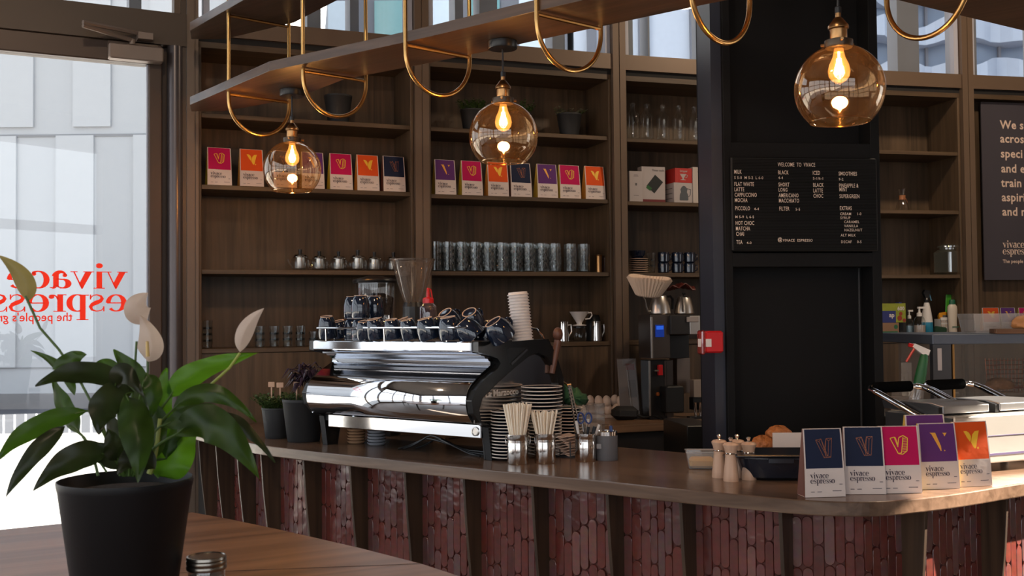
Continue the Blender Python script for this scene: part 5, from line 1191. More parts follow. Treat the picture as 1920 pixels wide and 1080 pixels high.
t, w_ = box_on(2, 1299, 1345, 0.045, zb, 0.222, 0.13, 'carafe_box', 'tall white carton printed with a carafe, right against the black column', mat('box_cream', (0.46, 0.40, 0.36), 0.6))
m_ = MB().lathe([(0.030, 0), (0.034, 0.004), (0.030, 0.035), (0.010, 0.075)], 16, T(0.0, -0.0008, 0.03) @ Matrix.Diagonal((1, 0.02, 1, 1))).lathe([(0.010, 0.08), (0.028, 0.13)], 16, T(0, -0.0008, 0.03) @ Matrix.Diagonal((1, 0.02, 1, 1))); m_.build('printed_carafe', mat('print_slate', (0.07, 0.08, 0.09), 0.5), t)
m_ = MB(); m_.add(*text_mb('CHEMEX', 0.022, 'LEFT', 1.1, 0.0), XZ(-0.052, -0.001, 0.187)); m_.build('print', bxg, t)
# crockery shelf left of the column
zb = SHZ[2][1]; kk = {}
for k in range(8): place('pl', lambda l: (lambda t: (MB().lathe([(0.030, 0), (0.055, 0.008), (0.056, 0.010), (0.030, 0.005), (0.0005, 0.004)], 28).build('dish', navy, t, smooth=True), MB().tube([(0.056*cos(2*pi*i/28), 0.056*sin(2*pi*i/28), 0.0095) for i in range(28)], 0.0018, 5, None, True).build('rim', foot, t, smooth=True), t)[-1])(thing('plate', l, 'plate', group='stacked plates left of the column')), 2, 1197, 0.09, zb+0.011*k, '%s plate in the stack at the left of the crockery shelf' % ('bottom' if k == 0 else ORD[k]+'-lowest'))
place('b1', lambda l: (lambda t: (MB().lathe([(0.03, 0), (0.045, 0.02), (0.050, 0.045), (0.047, 0.045), (0.03, 0.008), (0.0005, 0.006)], 24).build('wall', navy, t, smooth=True), MB().lathe([(0.028, -0.001), (0.03, 0.003)], 20).build('foot_ring', foot, t), t)[-1])(thing('bowl', l, 'bowl')), 2, 1195, 0.09, zb+0.011*8+0.003, 'small navy bowl on top of the plate stack')
for j in range(3): place('sg2', mksg, 2, 1220, 0.09, zb+j*0.036, '%s small glass of the stack beside the plates on the crockery shelf' % ('bottom', 'middle', 'top')[j], 0, 1.1)
def mkmug(l):
    t = thing('cup', l, 'cup', group='navy mugs stacked on the crockery shelf')
    MB().lathe([(0.026, 0), (0.034, 0.008), (0.036, 0.05), (0.034, 0.064), (0.031, 0.064), (0.030, 0.01), (0.0005, 0.008)], 24).build('body', navy, t, smooth=True)
    MB().tube([(0.034, 0, 0.052), (0.052, 0, 0.05), (0.05, 0, 0.022), (0.034, 0, 0.016)], 0.004, 6).build('handle', navy, t, smooth=True); return t
for k, px in enumerate((1244, 1270, 1293)):
    for j in range(2): place('mug', mkmug, 2, px, 0.09, zb+j*0.0645, '%s navy mug in the %s pair on the crockery shelf left of the column' % (('lower', 'upper')[j], ('left', 'middle', 'right')[k]), 0)
# ---------------- right of the column
zb = SHZ[3][2]; t = thing('pour_over_carafe', 'hourglass glass carafe with a wooden collar on the shelf right of the column', 'carafe', tuple(bayP(3, bayu(3, 1691, 0.12, 2.3), 0.12, zb)))
MB().lathe([(0.040, 0.001), (0.045, 0.006), (0.036, 0.05), (0.016, 0.090), (0.016, 0.10), (0.030, 0.150)], 32, None, False).build('glass_body', glass('carafe_glass', (0.90, 0.88, 0.86), base=0.10), t, smooth=True)
MB().lathe([(0.022, 0.078), (0.020, 0.092), (0.022, 0.106), (0.018, 0.105), (0.017, 0.09), (0.02, 0.079)], 24).build('wooden_collar', mat('collar_wood', (0.34, 0.13, 0.05), 0.5), t, smooth=True)
MB().tube([(0.0, -0.022, 0.09), (0.018, -0.016, 0.085), (0.03, -0.012, 0.06)], 0.0018, 5).tube([(0.0, -0.022, 0.09), (0.01, -0.022, 0.07)], 0.0018, 5).build('leather_tie', mat('leather_tie', (0.25, 0.09, 0.04), 0.7), t)
zb = SHZ[3][1]; t = thing('storage_jar', 'square glass storage jar with a glass lid on the shelf right of the column', 'jar', tuple(bayP(3, bayu(3, 1780, 0.10, 1.9), 0.10, zb)), ANG[3]+0.3)
relief_j = glass('jar_glass', (0.72, 0.76, 0.71), base=0.2, haze=0.10, hazecol=(0.5, 0.52, 0.46))
w_ = 0.086; MB().box(-w_, w_, -w_*.8, w_*.8, 0.0, 0.165, None, 0.018).build('glass_body', relief_j, t, smooth=True)
MB().box(-w_+0.008, w_-0.008, -w_*.8+0.008, w_*.8-0.008, 0.008, 0.15, None, 0.015).build('inner_face', glass('jar_inner', (0.8, 0.84, 0.8), base=0.12), t, smooth=True)
MB().lathe([(0.060, 0.166), (0.060, 0.176), (0.074, 0.180), (0.074, 0.190), (0.05, 0.20), (0.03, 0.204), (0.0005, 0.203)], 28).build('lid', relief_j, t, smooth=True)
zb = SHZ[3][0]
t, w_ = box_on(3, 1640, 1686, 0.05, zb, 0.105, 0.10, 'carton', 'brown cardboard carton with a green stripe, under the food wrap box', mat('kraft', (0.26, 0.15, 0.09), 0.8))
MB().box(-w_/2, w_/2-0.01, -0.001, 0, 0.022, 0.05).build('green_stripe', mat('stripe_green', (0.02, 0.12, 0.05), 0.7), t); MB().lathe([(0.014, 0), (0.014, 0.001)], 20, T(w_/2-0.022, 0, 0.078, 0, radians(90))).build('green_seal', MATS['stripe_green'], t); MB().box(-w_/2, w_/2-0.01, -0.001, 0, 0.008, 0.014).build('print', bxg, t)
t, w_ = box_on(3, 1630, 1698.5, 0.05, zb+0.1055, 0.122, 0.09, 'wrap_box', 'lime green food wrap box with 600 printed on it, behind the column edge', mat('lime_print', (0.27, 0.30, 0.03), 0.6, var=0.3, vscale=25))
m_ = MB(); m_.add(*text_mb('600', 0.034, 'RIGHT', 1, 0.03), XZ(w_/2-0.010, -0.002, 0.078)); m_.add(*text_mb('ap', 0.040, 'LEFT', 1, 0.03), XZ(w_/2-0.120, -0.002, 0.035)); m_.build('lettering', paper, t)
MB().box(-w_/2, w_/2-0.072, -0.001, 0, 0.0, 0.075).build('blue_panel', mat('panel_blue', (0.025, 0.035, 0.17), 0.6), t)
m_ = MB(); 
for (a, b, r) in ((-0.036, 0.056, 0.012), (-0.044, 0.028, 0.017), (-0.012, 0.014, 0.012)): m_.lathe([(r, 0), (r, 0.001)], 14, T(w_/2+a, 0, b, 0, radians(90)))
m_.build('printed_food', mat('food_red', (0.30, 0.04, 0.02), 0.6), t)
MB().box(w_/2-0.035, w_/2-0.015, 0.02, 0.06, 0.122, 0.13).build('blue_tab', MATS['panel_blue'], t)
def pump(px, r, h, lab, m, lab_m, v=0.08, liq=0.6):
    t = thing('soap_bottle', lab, 'bottle', tuple(bayP(3, bayu(3, px, v), v, zb)), ANG[3])
    MB().lathe([(r*0.96, 0), (r, 0.004), (r, h*0.55), (r*0.75, h*0.66), (r*0.35, h*0.72), (r*0.35, h*0.74)], 24, None, False).build('body', m, t, smooth=True)
    MB().lathe([(r*0.94, 0.003), (r*0.96, h*liq), (0.0005, h*liq)], 24).build('liquid', lab_m, t, smooth=True)
    MB().lathe([(r*0.45, h*0.70), (r*0.45, h*0.80), (r*0.2, h*0.82), (r*0.15, h*0.95)], 14).box(-r*0.3, r*1.0, -r*0.18, r*0.18, h*0.94, h).build('pump_head', white, t, smooth=True); return t
pump(1705, 0.026, 0.185, 'narrow soap bottle with a white pump and blue label', g_clear, mat('label_blue_white', (0.16, 0.24, 0.30), 0.5), v=0.10, liq=0.45)
t = pump(1724, 0.0375, 0.205, 'wide soap bottle with a white pump, half full of pale liquid', g_clear, mat('pale_soap', (0.42, 0.34, 0.30), 0.5), v=0.045, liq=0.42)
t, w_ = box_on(3, 1687, 1700, 0.09, zb, 0.105, 0.05, 'black_carton', 'small black carton between the brown carton and the soap bottles', black_m); MB().box(-w_/2+0.004, w_/2-0.004, -0.001, 0, 0.03, 0.034).build('print', bxg, t)
t = thing('spray_bottle', 'white spray bottle with blue liquid and a black trigger head', 'bottle', tuple(bayP(3, bayu(3, 1738, 0.10), 0.10, zb)), ANG[3])
MB().lathe([(0.036, 0.105), (0.028, 0.17), (0.017, 0.225), (0.014, 0.235)], 24, None, False).build('upper_body', white, t, smooth=True)
MB().lathe([(0.035, 0), (0.038, 0.004), (0.036, 0.105)], 24).build('blue_liquid', blue, t, smooth=True)
MB().lathe([(0.016, 0.232), (0.018, 0.25), (0.013, 0.262)], 14).extr([(0.012, 0.262), (-0.014, 0.262), (-0.020, 0.30), (-0.030, 0.305), (0.015, 0.315), (0.028, 0.295)], -0.011, 0.011, Matrix.Rotation(radians(90), 4, 'Z')).build('trigger_head', black, t)
MB().tube([(0.016, 0, 0.296), (0.026, 0, 0.275), (0.034, 0, 0.245)], 0.004, 6).build('trigger', mat('trigger_blue', (0.10, 0.28, 0.42), 0.4), t)
t = thing('scourer', 'dark green scouring pads beside the white basket', 'scourer', tuple(bayP(3, bayu(3, 1764, 0.06), 0.06, zb)), ANG[3]); sm_ = mat('scourer_green', (0.012, 0.045, 0.022), 0.95, bump=0.4, bscale=150)
MB().box(-0.045, 0.04, 0, 0.03, 0, 0.075, T(0, 0, 0, 0, 0, radians(8)), 0.006).build('pad', sm_, t)
t = thing('basket', 'small white slotted plastic basket', 'basket', tuple(bayP(3, bayu(3, 1772, 0.11), 0.11, zb)), ANG[3])
m_ = MB(); 
for z in (0.0, 0.03, 0.06, 0.09, 0.115): m_.box(-0.055, 0.055, -0.035, -0.032, z, z+0.010).box(-0.055, 0.055, 0.032, 0.035, z, z+0.010)
for k in range(13): m_.box(-0.055+k*0.0089, -0.051+k*0.0089, -0.035, -0.032, 0, 0.12)
m_.box(-0.055, -0.052, -0.035, 0.035, 0, 0.125).box(0.052, 0.055, -0.035, 0.035, 0, 0.125).box(-0.057, 0.057, -0.037, -0.031, 0.118, 0.135); m_.build('slotted_wall', white, t); MB().box(-0.054, 0.054, -0.034, 0.034, 0.0, 0.004).build('floor_plate', white, t)
bq = bayP(3, bayu(3, 1775, 0.11), 0.11, zb)
t = thing('brush', 'lime green handled washing-up brush standing in the white basket', 'brush', (bq.x, bq.y, zb), ANG[3])
MB().box(-0.012, 0.030, -0.005, 0.005, 0.05, 0.285, T(-0.006, 0, 0, 0, 0, radians(3)), 0.008).build('handle', green, t); MB().lathe([(0.02, 0.01), (0.02, 0.05), (0.005, 0.055)], 14).build('bristles', white, t)
t = thing('sponge_pack', 'yellow sponge packet poking out of the white basket', 'packet', (bq.x-0.02, bq.y-0.01, zb), ANG[3])
MB().extr([(-0.01, 0.01), (-0.012, 0.17), (0.012, 0.15), (0.01, 0.01)], -0.028, 0.032, T(0, 0, 0, 0, 0, radians(-6))).build('wrapper', mat('packet_yellow', (0.62, 0.26, 0.012), 0.45), t, bev=0.004); MB().box(-0.02, 0.022, -0.0135, -0.0125, 0.135, 0.15).build('print', bxg, t)
t = thing('cleaner_bottle', 'cream cleaner bottle with a dark green cap at the right end of the shelf', 'bottle', tuple(bayP(3, bayu(3, 1786, 0.05), 0.05, zb)), ANG[3])
MB().lathe([(0.026, 0), (0.028, 0.004), (0.026, 0.10), (0.031, 0.18), (0.029, 0.205), (0.018, 0.22)], 24, T() @ Matrix.Diagonal((1.1, 0.8, 1, 1))).build('body', mat('cream_plastic', (0.60, 0.52, 0.42), 0.4), t, smooth=True)
MB().lathe([(0.020, 0.218), (0.018, 0.245), (0.014, 0.25)], 16, T() @ Matrix.Diagonal((1.1, 0.8, 1, 1))).build('cap', dgreen, t, smooth=True); MB().box(-0.02, 0.03, -0.0245, -0.023, 0.07, 0.076).build('label_band', dgreen, t)
# ================================================================== BACK WORKTOP THINGS
def bw(px, py): return atz(px, py, WTZ)
bq = bw(1228, 786); WA = ANG[2]
def br(px, py, v=-0.25): q_ = bayP(2, 0, v, 0); w = atpl(px, py, (q_.x, q_.y), WA); return bayM(2).inverted() @ w
def B3(xl, xr, yb, yt, v, d, name, m, par=None, b=0.002):
    a = br(xl, yb, v); c = br(xr, yt, v)
    return MB().box(a.x-bx0, c.x-bx0, v-V0, v-V0+d, a.z-WTZ, c.z-WTZ, None, b).build(name, m, par)
V0 = -0.40; bx0 = br(1250, 700, V0).x
grd = thing('shop_grinder', 'tall black and steel bulk coffee grinder with a blue display beside the column', 'grinder', tuple(bayP(2, bx0, V0, WTZ)), WA)
dkst = mat('dark_steel', (0.13, 0.11, 0.10), 0.32, 0.9)
B3(1221, 1256, 672, 590, V0+0.02, 0.17, 'head_left', dkst, grd); B3(1256, 1300, 628, 590, V0+0.04, 0.15, 'head_right', mat('dark_steel2', (0.05, 0.045, 0.045), 0.35, 0.8), grd)
o = B3(1258, 1316, 627, 591, V0+0.0, 0.04, 'fascia', mat('fascia_grey', (0.04, 0.037, 0.036), 0.35, 0.5), grd)
B3(1294, 1316, 627, 592, V0-0.004, 0.006, 'steel_end', steel_b, o); B3(1288, 1310, 604, 594, V0-0.010, 0.006, 'name_plate', mat('plate_grey', (0.35, 0.30, 0.28), 0.5), o)
B3(1221, 1224, 672, 594, V0+0.014, 0.006, 'bright_edge', steel_b, grd)
dsp = B3(1230, 1245, 632, 609, V0+0.012, 0.008, 'display', mat('blue_lcd', (0.0, 0.02, 0.12), 0.3, emit=(0.01, 0.05, 0.45), es=0.2), grd, 0.0)
B3(1231, 1244, 618, 611, V0+0.010, 0.002, 'display_text', mat('blue_lcd_text', (0.02, 0.1, 0.4), 0.3, emit=(0.02, 0.12, 0.8), es=0.35), dsp, 0.0)
B3(1219, 1250, 788, 675, V0+0.06, 0.12, 'column_body', mat('grinder_black', (0.016, 0.015, 0.015), 0.3), grd); B3(1218, 1220, 780, 676, V0+0.056, 0.01, 'left_trim', steel_b, grd); B3(1247, 1249, 780, 676, V0+0.056, 0.004, 'right_trim', dkst, grd)
B3(1249, 1262, 788, 675, V0+0.14, 0.14, 'side_body', dkst, grd); B3(1270, 1294, 738, 671, V0+0.16, 0.10, 'steel_column', mat('warm_steel', (0.25, 0.20, 0.17), 0.35, 0.9), grd)
B3(1256, 1292, 672, 628, V0+0.10, 0.14, 'chute_housing', mat('grinder_black2', (0.008, 0.008, 0.008), 0.4), grd)
tap = B3(1235, 1243, 704, 684, V0+0.035, 0.02, 'red_lever', red, grd); B3(1227, 1236, 697, 693, V0+0.035, 0.02, 'lever_pin', steel, tap)
a = br(1233, 739, V0+0.055); MB().lathe([(0.011, 0), (0.011, 0.008), (0.008, 0.012)], 16, T(a.x-bx0, 0.055, a.z-WTZ, 0, radians(90))).build('orange_button', mat('button_orange', (0.30, 0.08, 0.015), 0.4), grd, smooth=True)
B3(1250, 1283, 775, 724, V0-0.02, 0.14, 'catch_bin', mat('bin_black', (0.008, 0.008, 0.008), 0.5), grd, 0.006)
# kettles on top of the grinder
ztop = br(1230, 590, V0+0.1).z
def mkket(l):
    t = thing('kettle', l, 'kettle', group='steel gooseneck kettles on the bulk grinder')
    MB().lathe([(0.060, 0), (0.064, 0.006), (0.058, 0.05), (0.043, 0.10), (0.040, 0.105), (0.041, 0.109), (0.028, 0.113), (0.0005, 0.114)], 32).build('body', steel_b, t, smooth=True)
    MB().lathe([(0.006, 0.113), (0.005, 0.122), (0.012, 0.128), (0.010, 0.136), (0.0005, 0.138)], 14).build('lid_knob', black, t, smooth=True)
    MB().tube([(-0.056, 0, 0.02), (-0.080, 0, 0.018), (-0.092, 0, 0.045), (-0.100, 0, 0.085), (-0.122, 0, 0.112)], [0.007, 0.006, 0.005, 0.004, 0.004], 8).build('gooseneck_spout', steel_b, t, smooth=True)
    MB().tube([(0.042, 0, 0.10), (0.075, 0, 0.105), (0.092, 0, 0.09), (0.090, 0, 0.03)], [0.006, 0.007, 0.008, 0.008], 8).build('handle', black, t, smooth=True); return t
for k, px in enumerate((1237, 1283)):
    a = br(px, 588, V0+0.12); place_ = first_or_copy(S_, 'ket', mkket, 'steel gooseneck kettle on the bulk grinder, %s' % ('under the filter papers', 'under the foil packet')[k], tuple(bayP(2, a.x, V0+0.12, ztop+0.0015)), (0, 0, WA+(0.15 if k == 0 else 1.0)), 0.97 if k == 0 else 0.9)
# filter paper bowl
a = br(1205, 556, V0+0.05); fpap = MB(); n = 72; NR = 22
prof = [(0.058, 0.0), (0.068, 0.006), (0.122, 0.098)]
for layer in range(3):
    vs = []; fs = []
    for j, (r, z) in enumerate(prof):
        for i in range(n):
            an = 2*pi*i/n; rr = r*(1+(0.035 if i % 2 else -0.035)*(1 if j else 0.3)) - layer*0.004
            zz = z + layer*0.005 + (0.004*sin(3*an+0.5) if j == 2 else 0)
            vs.append((rr*cos(an), rr*sin(an), zz))
    for j in range(2):
        for i in range(n): fs.append((j*n+i, j*n+(i+1) % n, (j+1)*n+(i+1) % n, (j+1)*n+i))
    fs.append(tuple(range(n)))
    fpap.add(vs, fs)
o = fpap.build('filter_papers', mat('filter_cream', (0.80, 0.62, 0.47), 0.85)); o['kind'] = 'stuff'
o.location = bayP(2, a.x, V0-0.02, br(1213, 556, V0-0.02).z); o.rotation_euler = (radians(8), radians(5), 0)
tag(o, 'nest of fluted cream basket filter papers on top of the left kettle', 'filter papers', kind='stuff')
# filter rack post carrying the papers
a = br(1181, 560, V0+0.02)
a2 = br(1283, 548, V0+0.10)
pk = MB(); vs = []
for i in range(9):
    for j in range(6):
        vs.append((-0.075+0.15*i/8, -0.05+0.1*j/5, 0.014*sin(i*1.5+j*0.8)+0.022*(1-abs(i-4)/4)))
pk.add(vs, [(i*6+j, i*6+6+j, i*6+7+j, i*6+j+1) for i in range(8) for j in range(5)])
o = pk.build('foil_packet', mat('packet_maroon', (0.10, 0.018, 0.012), 0.35), solid=0.006, smooth=True); o.location = bayP(2, a2.x-0.01, V0+0.12, ztop+0.145); tag(o, 'crumpled dark red packet lying on the right kettle', 'packet')
# cafe paper stand, eggs, pouch
q_ = bw(1178, 778); ys = 6.02; bl, tr = atY(1164, 772, ys), atY(1196, 673, ys+0.06)
t = thing('leaflet_stand', 'clear stand with a white leaflet marked by a red block, left of the bulk grinder', 'leaflet', (bl.x, bl.y, WTZ), WA)
w_, h = tr.x-bl.x+0.005, tr.z-WTZ; TT = Matrix.Rotation(radians(-8), 4, 'X')
MB().box(0, w_, 0, 0.002, 0, h, TT).build('sheet', mat('leaflet_grey', (0.28, 0.235, 0.22), 0.6), t); MB().box(-0.003, w_+0.003, -0.004, -0.002, 0, h+0.005, TT).box(-0.003, w_+0.003, -0.004, 0.06, 0, 0.003).build('acrylic_holder', g_acry, t)
MB().box(w_*0.45, w_*0.92, -0.0015, 0, h*0.82, h*0.93, TT).build('red_block', mat('block_red', (0.30, 0.015, 0.015), 0.6), t); MB().box(w_*0.5, w_*0.95, -0.0015, 0, h*0.35, h*0.65, TT @ T(0, 0, 0, 0, 0, 0)).build('dark_picture', bxg, t)
eg = {}
eggm = mat('egg_shell', (0.78, 0.64, 0.54), 0.45)
EP = [(1090, 757), (1106, 748), (1117, 757), (1122, 746), (1108, 764), (1128, 764), (1137, 741), (1140, 765), (1153, 742), (1163, 741), (1155, 764), (1173, 748), (1168, 766)]
tray = atz(1135, 784, WTZ)
t = thing('egg_tray', 'pale tray full of eggs on the back worktop left of the bulk grinder', 'tray', (tray.x, tray.y+0.06, WTZ), WA)
MB().box(-0.15, 0.13, -0.06, 0.07, 0.0, 0.012, None, 0.004).build('base', paper, t); MB().box(-0.15, 0.13, -0.062, -0.056, 0.0, 0.020, None, 0.002).build('front_rim', paper, t)
for k, (px, py) in enumerate(EP):
    lvl = 0.0 if py > 755 else 1.0; q_ = atY(px, py, tray.y+0.05+0.02*lvl); zz_ = WTZ+0.013+0.033+lvl*0.048
    def mkegg(l):
        t_ = MB().lathe([(0.0005, -0.029), (0.011, -0.026), (0.019, -0.017), (0.0225, -0.004), (0.021, 0.009), (0.015, 0.021), (0.007, 0.0275), (0.0005, 0.029)], 18, None, False).build('egg', eggm, smooth=True); return tag(t_, l, 'egg', 'eggs on the back worktop tray')
    first_or_copy(eg, 'e', mkegg, 'pale egg in the %s layer on the tray, %s of its layer from the left' % (('lower', 'upper')[int(lvl)], NTH[sum(1 for (a_x, a_y) in EP if (a_y > 755) == (py > 755) and a_x < px)]), (q_.x, tray.y+0.05+0.02*lvl+0.03*((k*7) % 3-1), zz_), (random.uniform(-.2, .2), random.uniform(-.2, .2), 0), 1.12)
q_ = bw(1171, 787); t = thing('pouch', 'black soft pouch with a strap at the front of the back worktop', 'pouch', tuple(q_), WA)
MB().box(-0.07, 0.075, -0.04, 0.05, 0.0, 0.075, T(0, 0, 0, 0, 0, radians(3)), 0.022).build('case', black_m, t, smooth=True)
MB().tube([(0.06, -0.02, 0.03), (0.10, -0.03, 0.012), (0.15, -0.05, 0.02), (0.19, -0.06, 0.008), (0.21, -0.10, -0.02), (0.20, -0.12, -0.09), (0.23, -0.13, -0.06)], 0.008, 8).build('strap', black, t, smooth=True)
q_ = bw(1110, 781); tag(MB().tube([(q_.x-0.02, q_.y-.02, WTZ+0.010), (q_.x+0.12, q_.y-0.02, WTZ+0.016)], [0.007, 0.010], 10).build('rolling_pin', mat('pale_wood_pin', (0.5, 0.33, 0.22), 0.5), smooth=True), 'pale wooden stick lying before the egg tray', 'stick')
# white carton and steel taps by the column
t = thing('white_carton', 'small pale carton between the bulk grinder and the column', 'carton', tuple(bayP(2, br(1311, 745, V0+0.05).x, V0+0.05, br(1311, 745, V0+0.05).z)), WA)
MB().box(-0.033, 0.03, 0, 0.05, 0, 0.098, None, 0.002).build('box', mat('carton_grey', (0.30, 0.24, 0.20), 0.6), t); MB().box(-0.035, 0.032, 0.005, 0.055, -0.07, -0.001).build('shelf_bracket', black, t)
for k in range(2):
    a = br(1307+k*9, 770, V0+0.02); tag(MB().lathe([(0.006, -0.035), (0.008, 0.0), (0.007, 0.04), (0.009, 0.045)], 12, Matrix.Translation(bayP(2, a.x, V0+0.04, a.z))).build('tap', steel, smooth=True), '%s of the two small steel taps under the pale carton' % ('left', 'right')[k], 'tap', 'small steel taps')
tag(MB().box(-0.06, 0.05, 0, 0.04, -0.26, -0.105, Matrix.Translation(bayP(2, br(1311, 745, V0).x, V0, br(1311, 745, V0).z)) @ Matrix.Rotation(WA, 4, 'Z')).build('tap_stand', black, bev=0.004), 'black block under the two small steel taps', 'block')
q_ = atz(1322, 838, 0.98); t = thing('steel_sink', 'steel corner of the sink unit behind the bar left of the column', 'sink', (q_.x, q_.y+0.1, 0), CA)
MB().box(-0.05, 0.10, 0.05, 0.45, 0.0, 1.06, None, 0.003).build('side_panel', mat('sink_steel', (0.10, 0.095, 0.09), 0.35, 0.9), t); MB().box(-0.045, 0.03, 0.044, 0.05, 0.93, 0.945).build('seam', steel, t)
q_ = bw(1298, 799); tag(MB().extr([(-0.015, 0.0), (0.0, 0.012), (0.02, 0.016), (0.03, 0.006)], -0.045, 0.045, Matrix.Translation(q_+Vector((0, 0.0, 0.0))) @ Matrix.Rotation(0.3, 4, 'Z')).build('wooden_scoop', board_w), 'small wooden scoop at the right end of the back worktop', 'scoop')
# ================================================================== ON THE BAR, MIDDLE AND RIGHT
q_ = atz(1318, 880, CZ); t = thing('butter_tub', 'clear rectangular tub of yellow butter left of the pepper mills', 'tub', (q_.x, q_.y+0.035, CZ), radians(-6))
def taper(w0, w1, d0, d1, h): return [(-w0, -d0, 0), (w0, -d0, 0), (w0, d0, 0), (-w0, d0, 0), (-w1, -d1, h), (w1, -d1, h), (w1, d1, h), (-w1, d1, h)]
fq = [(3, 2, 1, 0), (0, 1, 5, 4), (1, 2, 6, 5), (2, 3, 7, 6), (3, 0, 4, 7)]
MB().add(taper(0.042, 0.052, 0.036, 0.046, 0.058), fq).build('tub_wall', g_frost, t, bev=0.004); MB().tube([(-0.052, -0.046, 0.058), (0.052, -0.046, 0.058), (0.052, 0.046, 0.058), (-0.052, 0.046, 0.058)], 0.0025, 6, None, True).build('rim', glass('tub_rim', (0.7, 0.7, 0.7), base=0.15, haze=0.5, hazecol=(0.75, 0.7, 0.68)), t)
m_ = MB().box(-0.040, 0.045, -0.036, 0.038, 0.003, 0.036, None, 0.008); m_.build('butter', mat('butter', (0.75, 0.42, 0.07), 0.5, bump=0.3, bscale=50), t, smooth=True)
mills = {}
def mkmill(l):
    t = thing('pepper_mill', l, 'pepper mill', group='wooden pepper mills on the bar')
    MB().lathe([(0.024, 0), (0.0245, 0.002), (0.0235, 0.02), (0.0195, 0.055), (0.0175, 0.078), (0.0180, 0.085)], 28).build('lower_body', mill_w, t, smooth=True)
    MB().lathe([(0.0182, 0.085), (0.0192, 0.087), (0.0182, 0.089)], 28).build('steel_ring', steel, t, smooth=True)
    MB().lathe([(0.018, 0.089), (0.020, 0.10), (0.0248, 0.112), (0.0250, 0.114), (0.020, 0.1195), (0.008, 0.1225), (0.0005, 0.123)], 28).build('head', mill_w, t, smooth=True)
    MB().lathe([(0.007, 0.122), (0.004, 0.126), (0.006, 0.131), (0.008, 0.134), (0.005, 0.138), (0.0005, 0.139)], 14).build('crown_knob', chrome, t, smooth=True); return t
for k, (px, py, s_) in enumerate(((1352, 899, 1.0), (1374, 906, 1.0), (1386, 899, 1.0), (1408, 903, 0.98))):
    q_ = atz(px, py-2, CZ); first_or_copy(mills, 'm', mkmill, 'wooden pepper mill with a steel crown knob, %s' % ('leftmost of the four', 'nearest the camera, second from the left', 'third from the left, behind the nearest', 'rightmost, against the black dish')[k], (q_.x, q_.y+0.024, CZ), (0, 0, 0), s_)
# black roasting dish
q_ = atz(1470, 903, CZ); DH = 0.075; t = thing('roasting_dish', 'black oval roasting dish with loop handles behind the pepper mills', 'dish', (q_.x+0.005, q_.y+0.085, CZ), radians(-4))
dish = []; n = 40
def ov(rx, ry, z): return [(rx*(abs(cos(2*pi*i/n))**0.7)*(1 if cos(2*pi*i/n) > 0 else -1), ry*(abs(sin(2*pi*i/n))**0.7)*(1 if sin(2*pi*i/n) > 0 else -1), z) for i in range(n)]
rings = [ov(0.095, 0.060, 0), ov(0.115, 0.078, 0.010), ov(0.130, 0.090, DH*0.6), ov(0.135, 0.094, DH-0.006), ov(0.147, 0.104, DH-0.004), ov(0.147, 0.104, DH), ov(0.130, 0.090, DH), ov(0.122, 0.084, DH*0.5), ov(0.10, 0.066, 0.012)]
vs = [v for r in rings for v in r]; fs = [tuple(reversed(range(n)))]+[(j*n+i, j*n+(i+1) % n, (j+1)*n+(i+1) % n, (j+1)*n+i) for j in range(len(rings)-1) for i in range(n)]+[tuple(range((len(rings)-1)*n, len(rings)*n))]
enam = mat('blue_black_enamel', (0.012, 0.015, 0.024), 0.25, spec=0.6)
MB().add(vs, fs).build('dish_body', enam, t, smooth=True)
for s_ in (-1, 1): MB().box(s_*0.135-0.045 if s_ < 0 else 0.10, s_*0.135+0.035 if s_ < 0 else 0.185, -0.055, 0.055, DH-0.005, DH+0.002, None, 0.003).build('loop_handle', enam, t)
MB().extr([(-0.100, DH+0.001), (-0.112, DH+0.001), (-0.112, DH-0.016), (-0.106, DH-0.018)], -0.05, 0.03).build('front_lug', enam, t, bev=0.002)
MB().box(-0.15, 0.15, -0.106, 0.10, DH+0.002, DH+0.010, None, 0.003).build('lid_edge', enam, t)
# pastries on a board with a price card
pa_ = bpy.data.materials.new('pastry'); 
past = mat('pastry_crust', (0.42, 0.14, 0.035), 0.55, bump=1.0, bscale=55, var=0.5, vscale=40)
q_ = atz(1450, 862, CZ); yb_ = q_.y+0.12
t = thing('serving_board', 'pale wooden board carrying the pastries behind the roasting dish', 'board', (atY(1462, 850, yb_).x, yb_, CZ), 0)
bz = atY(1440, 843, yb_).z-CZ
MB().box(-0.11, 0.16, -0.08, 0.09, bz-0.014, bz, None, 0.003).build('board_top', board_w, t)
for xx in (-0.09, 0.14): MB().box(xx-0.01, xx+0.01, -0.07, 0.08, 0, bz-0.014).build('foot', board_w, t)
def lump(rx, ry, rz, seed):
    rnd = random.Random(seed); vs = []; fs = []; a_n, b_n = 32, 18; ph = [rnd.uniform(0, 6) for _ in range(6)]
    for j in range(b_n+1):
        th = pi*j/b_n
        for i in range(a_n):
            a = 2*pi*i/a_n; r = 1+0.07*sin(3*a+ph[0])*sin(th)+0.05*sin(5*a+4*th+ph[1])+0.04*sin(9*a-6*th+ph[2])*sin(th)+0.025*sin(15*a+11*th+ph[3])*sin(th)
            z = -cos(th)*r; z = max(z, -0.55); vs.append((rx*sin(th)*cos(a)*r, ry*sin(th)*sin(a)*r, rz*z))
    for j in range(b_n):
        for i in range(a_n): fs.append((j*a_n+i, j*a_n+(i+1) % a_n, (j+1)*a_n+(i+1) % a_n, (j+1)*a_n+i))
    return MB().add(vs, fs)
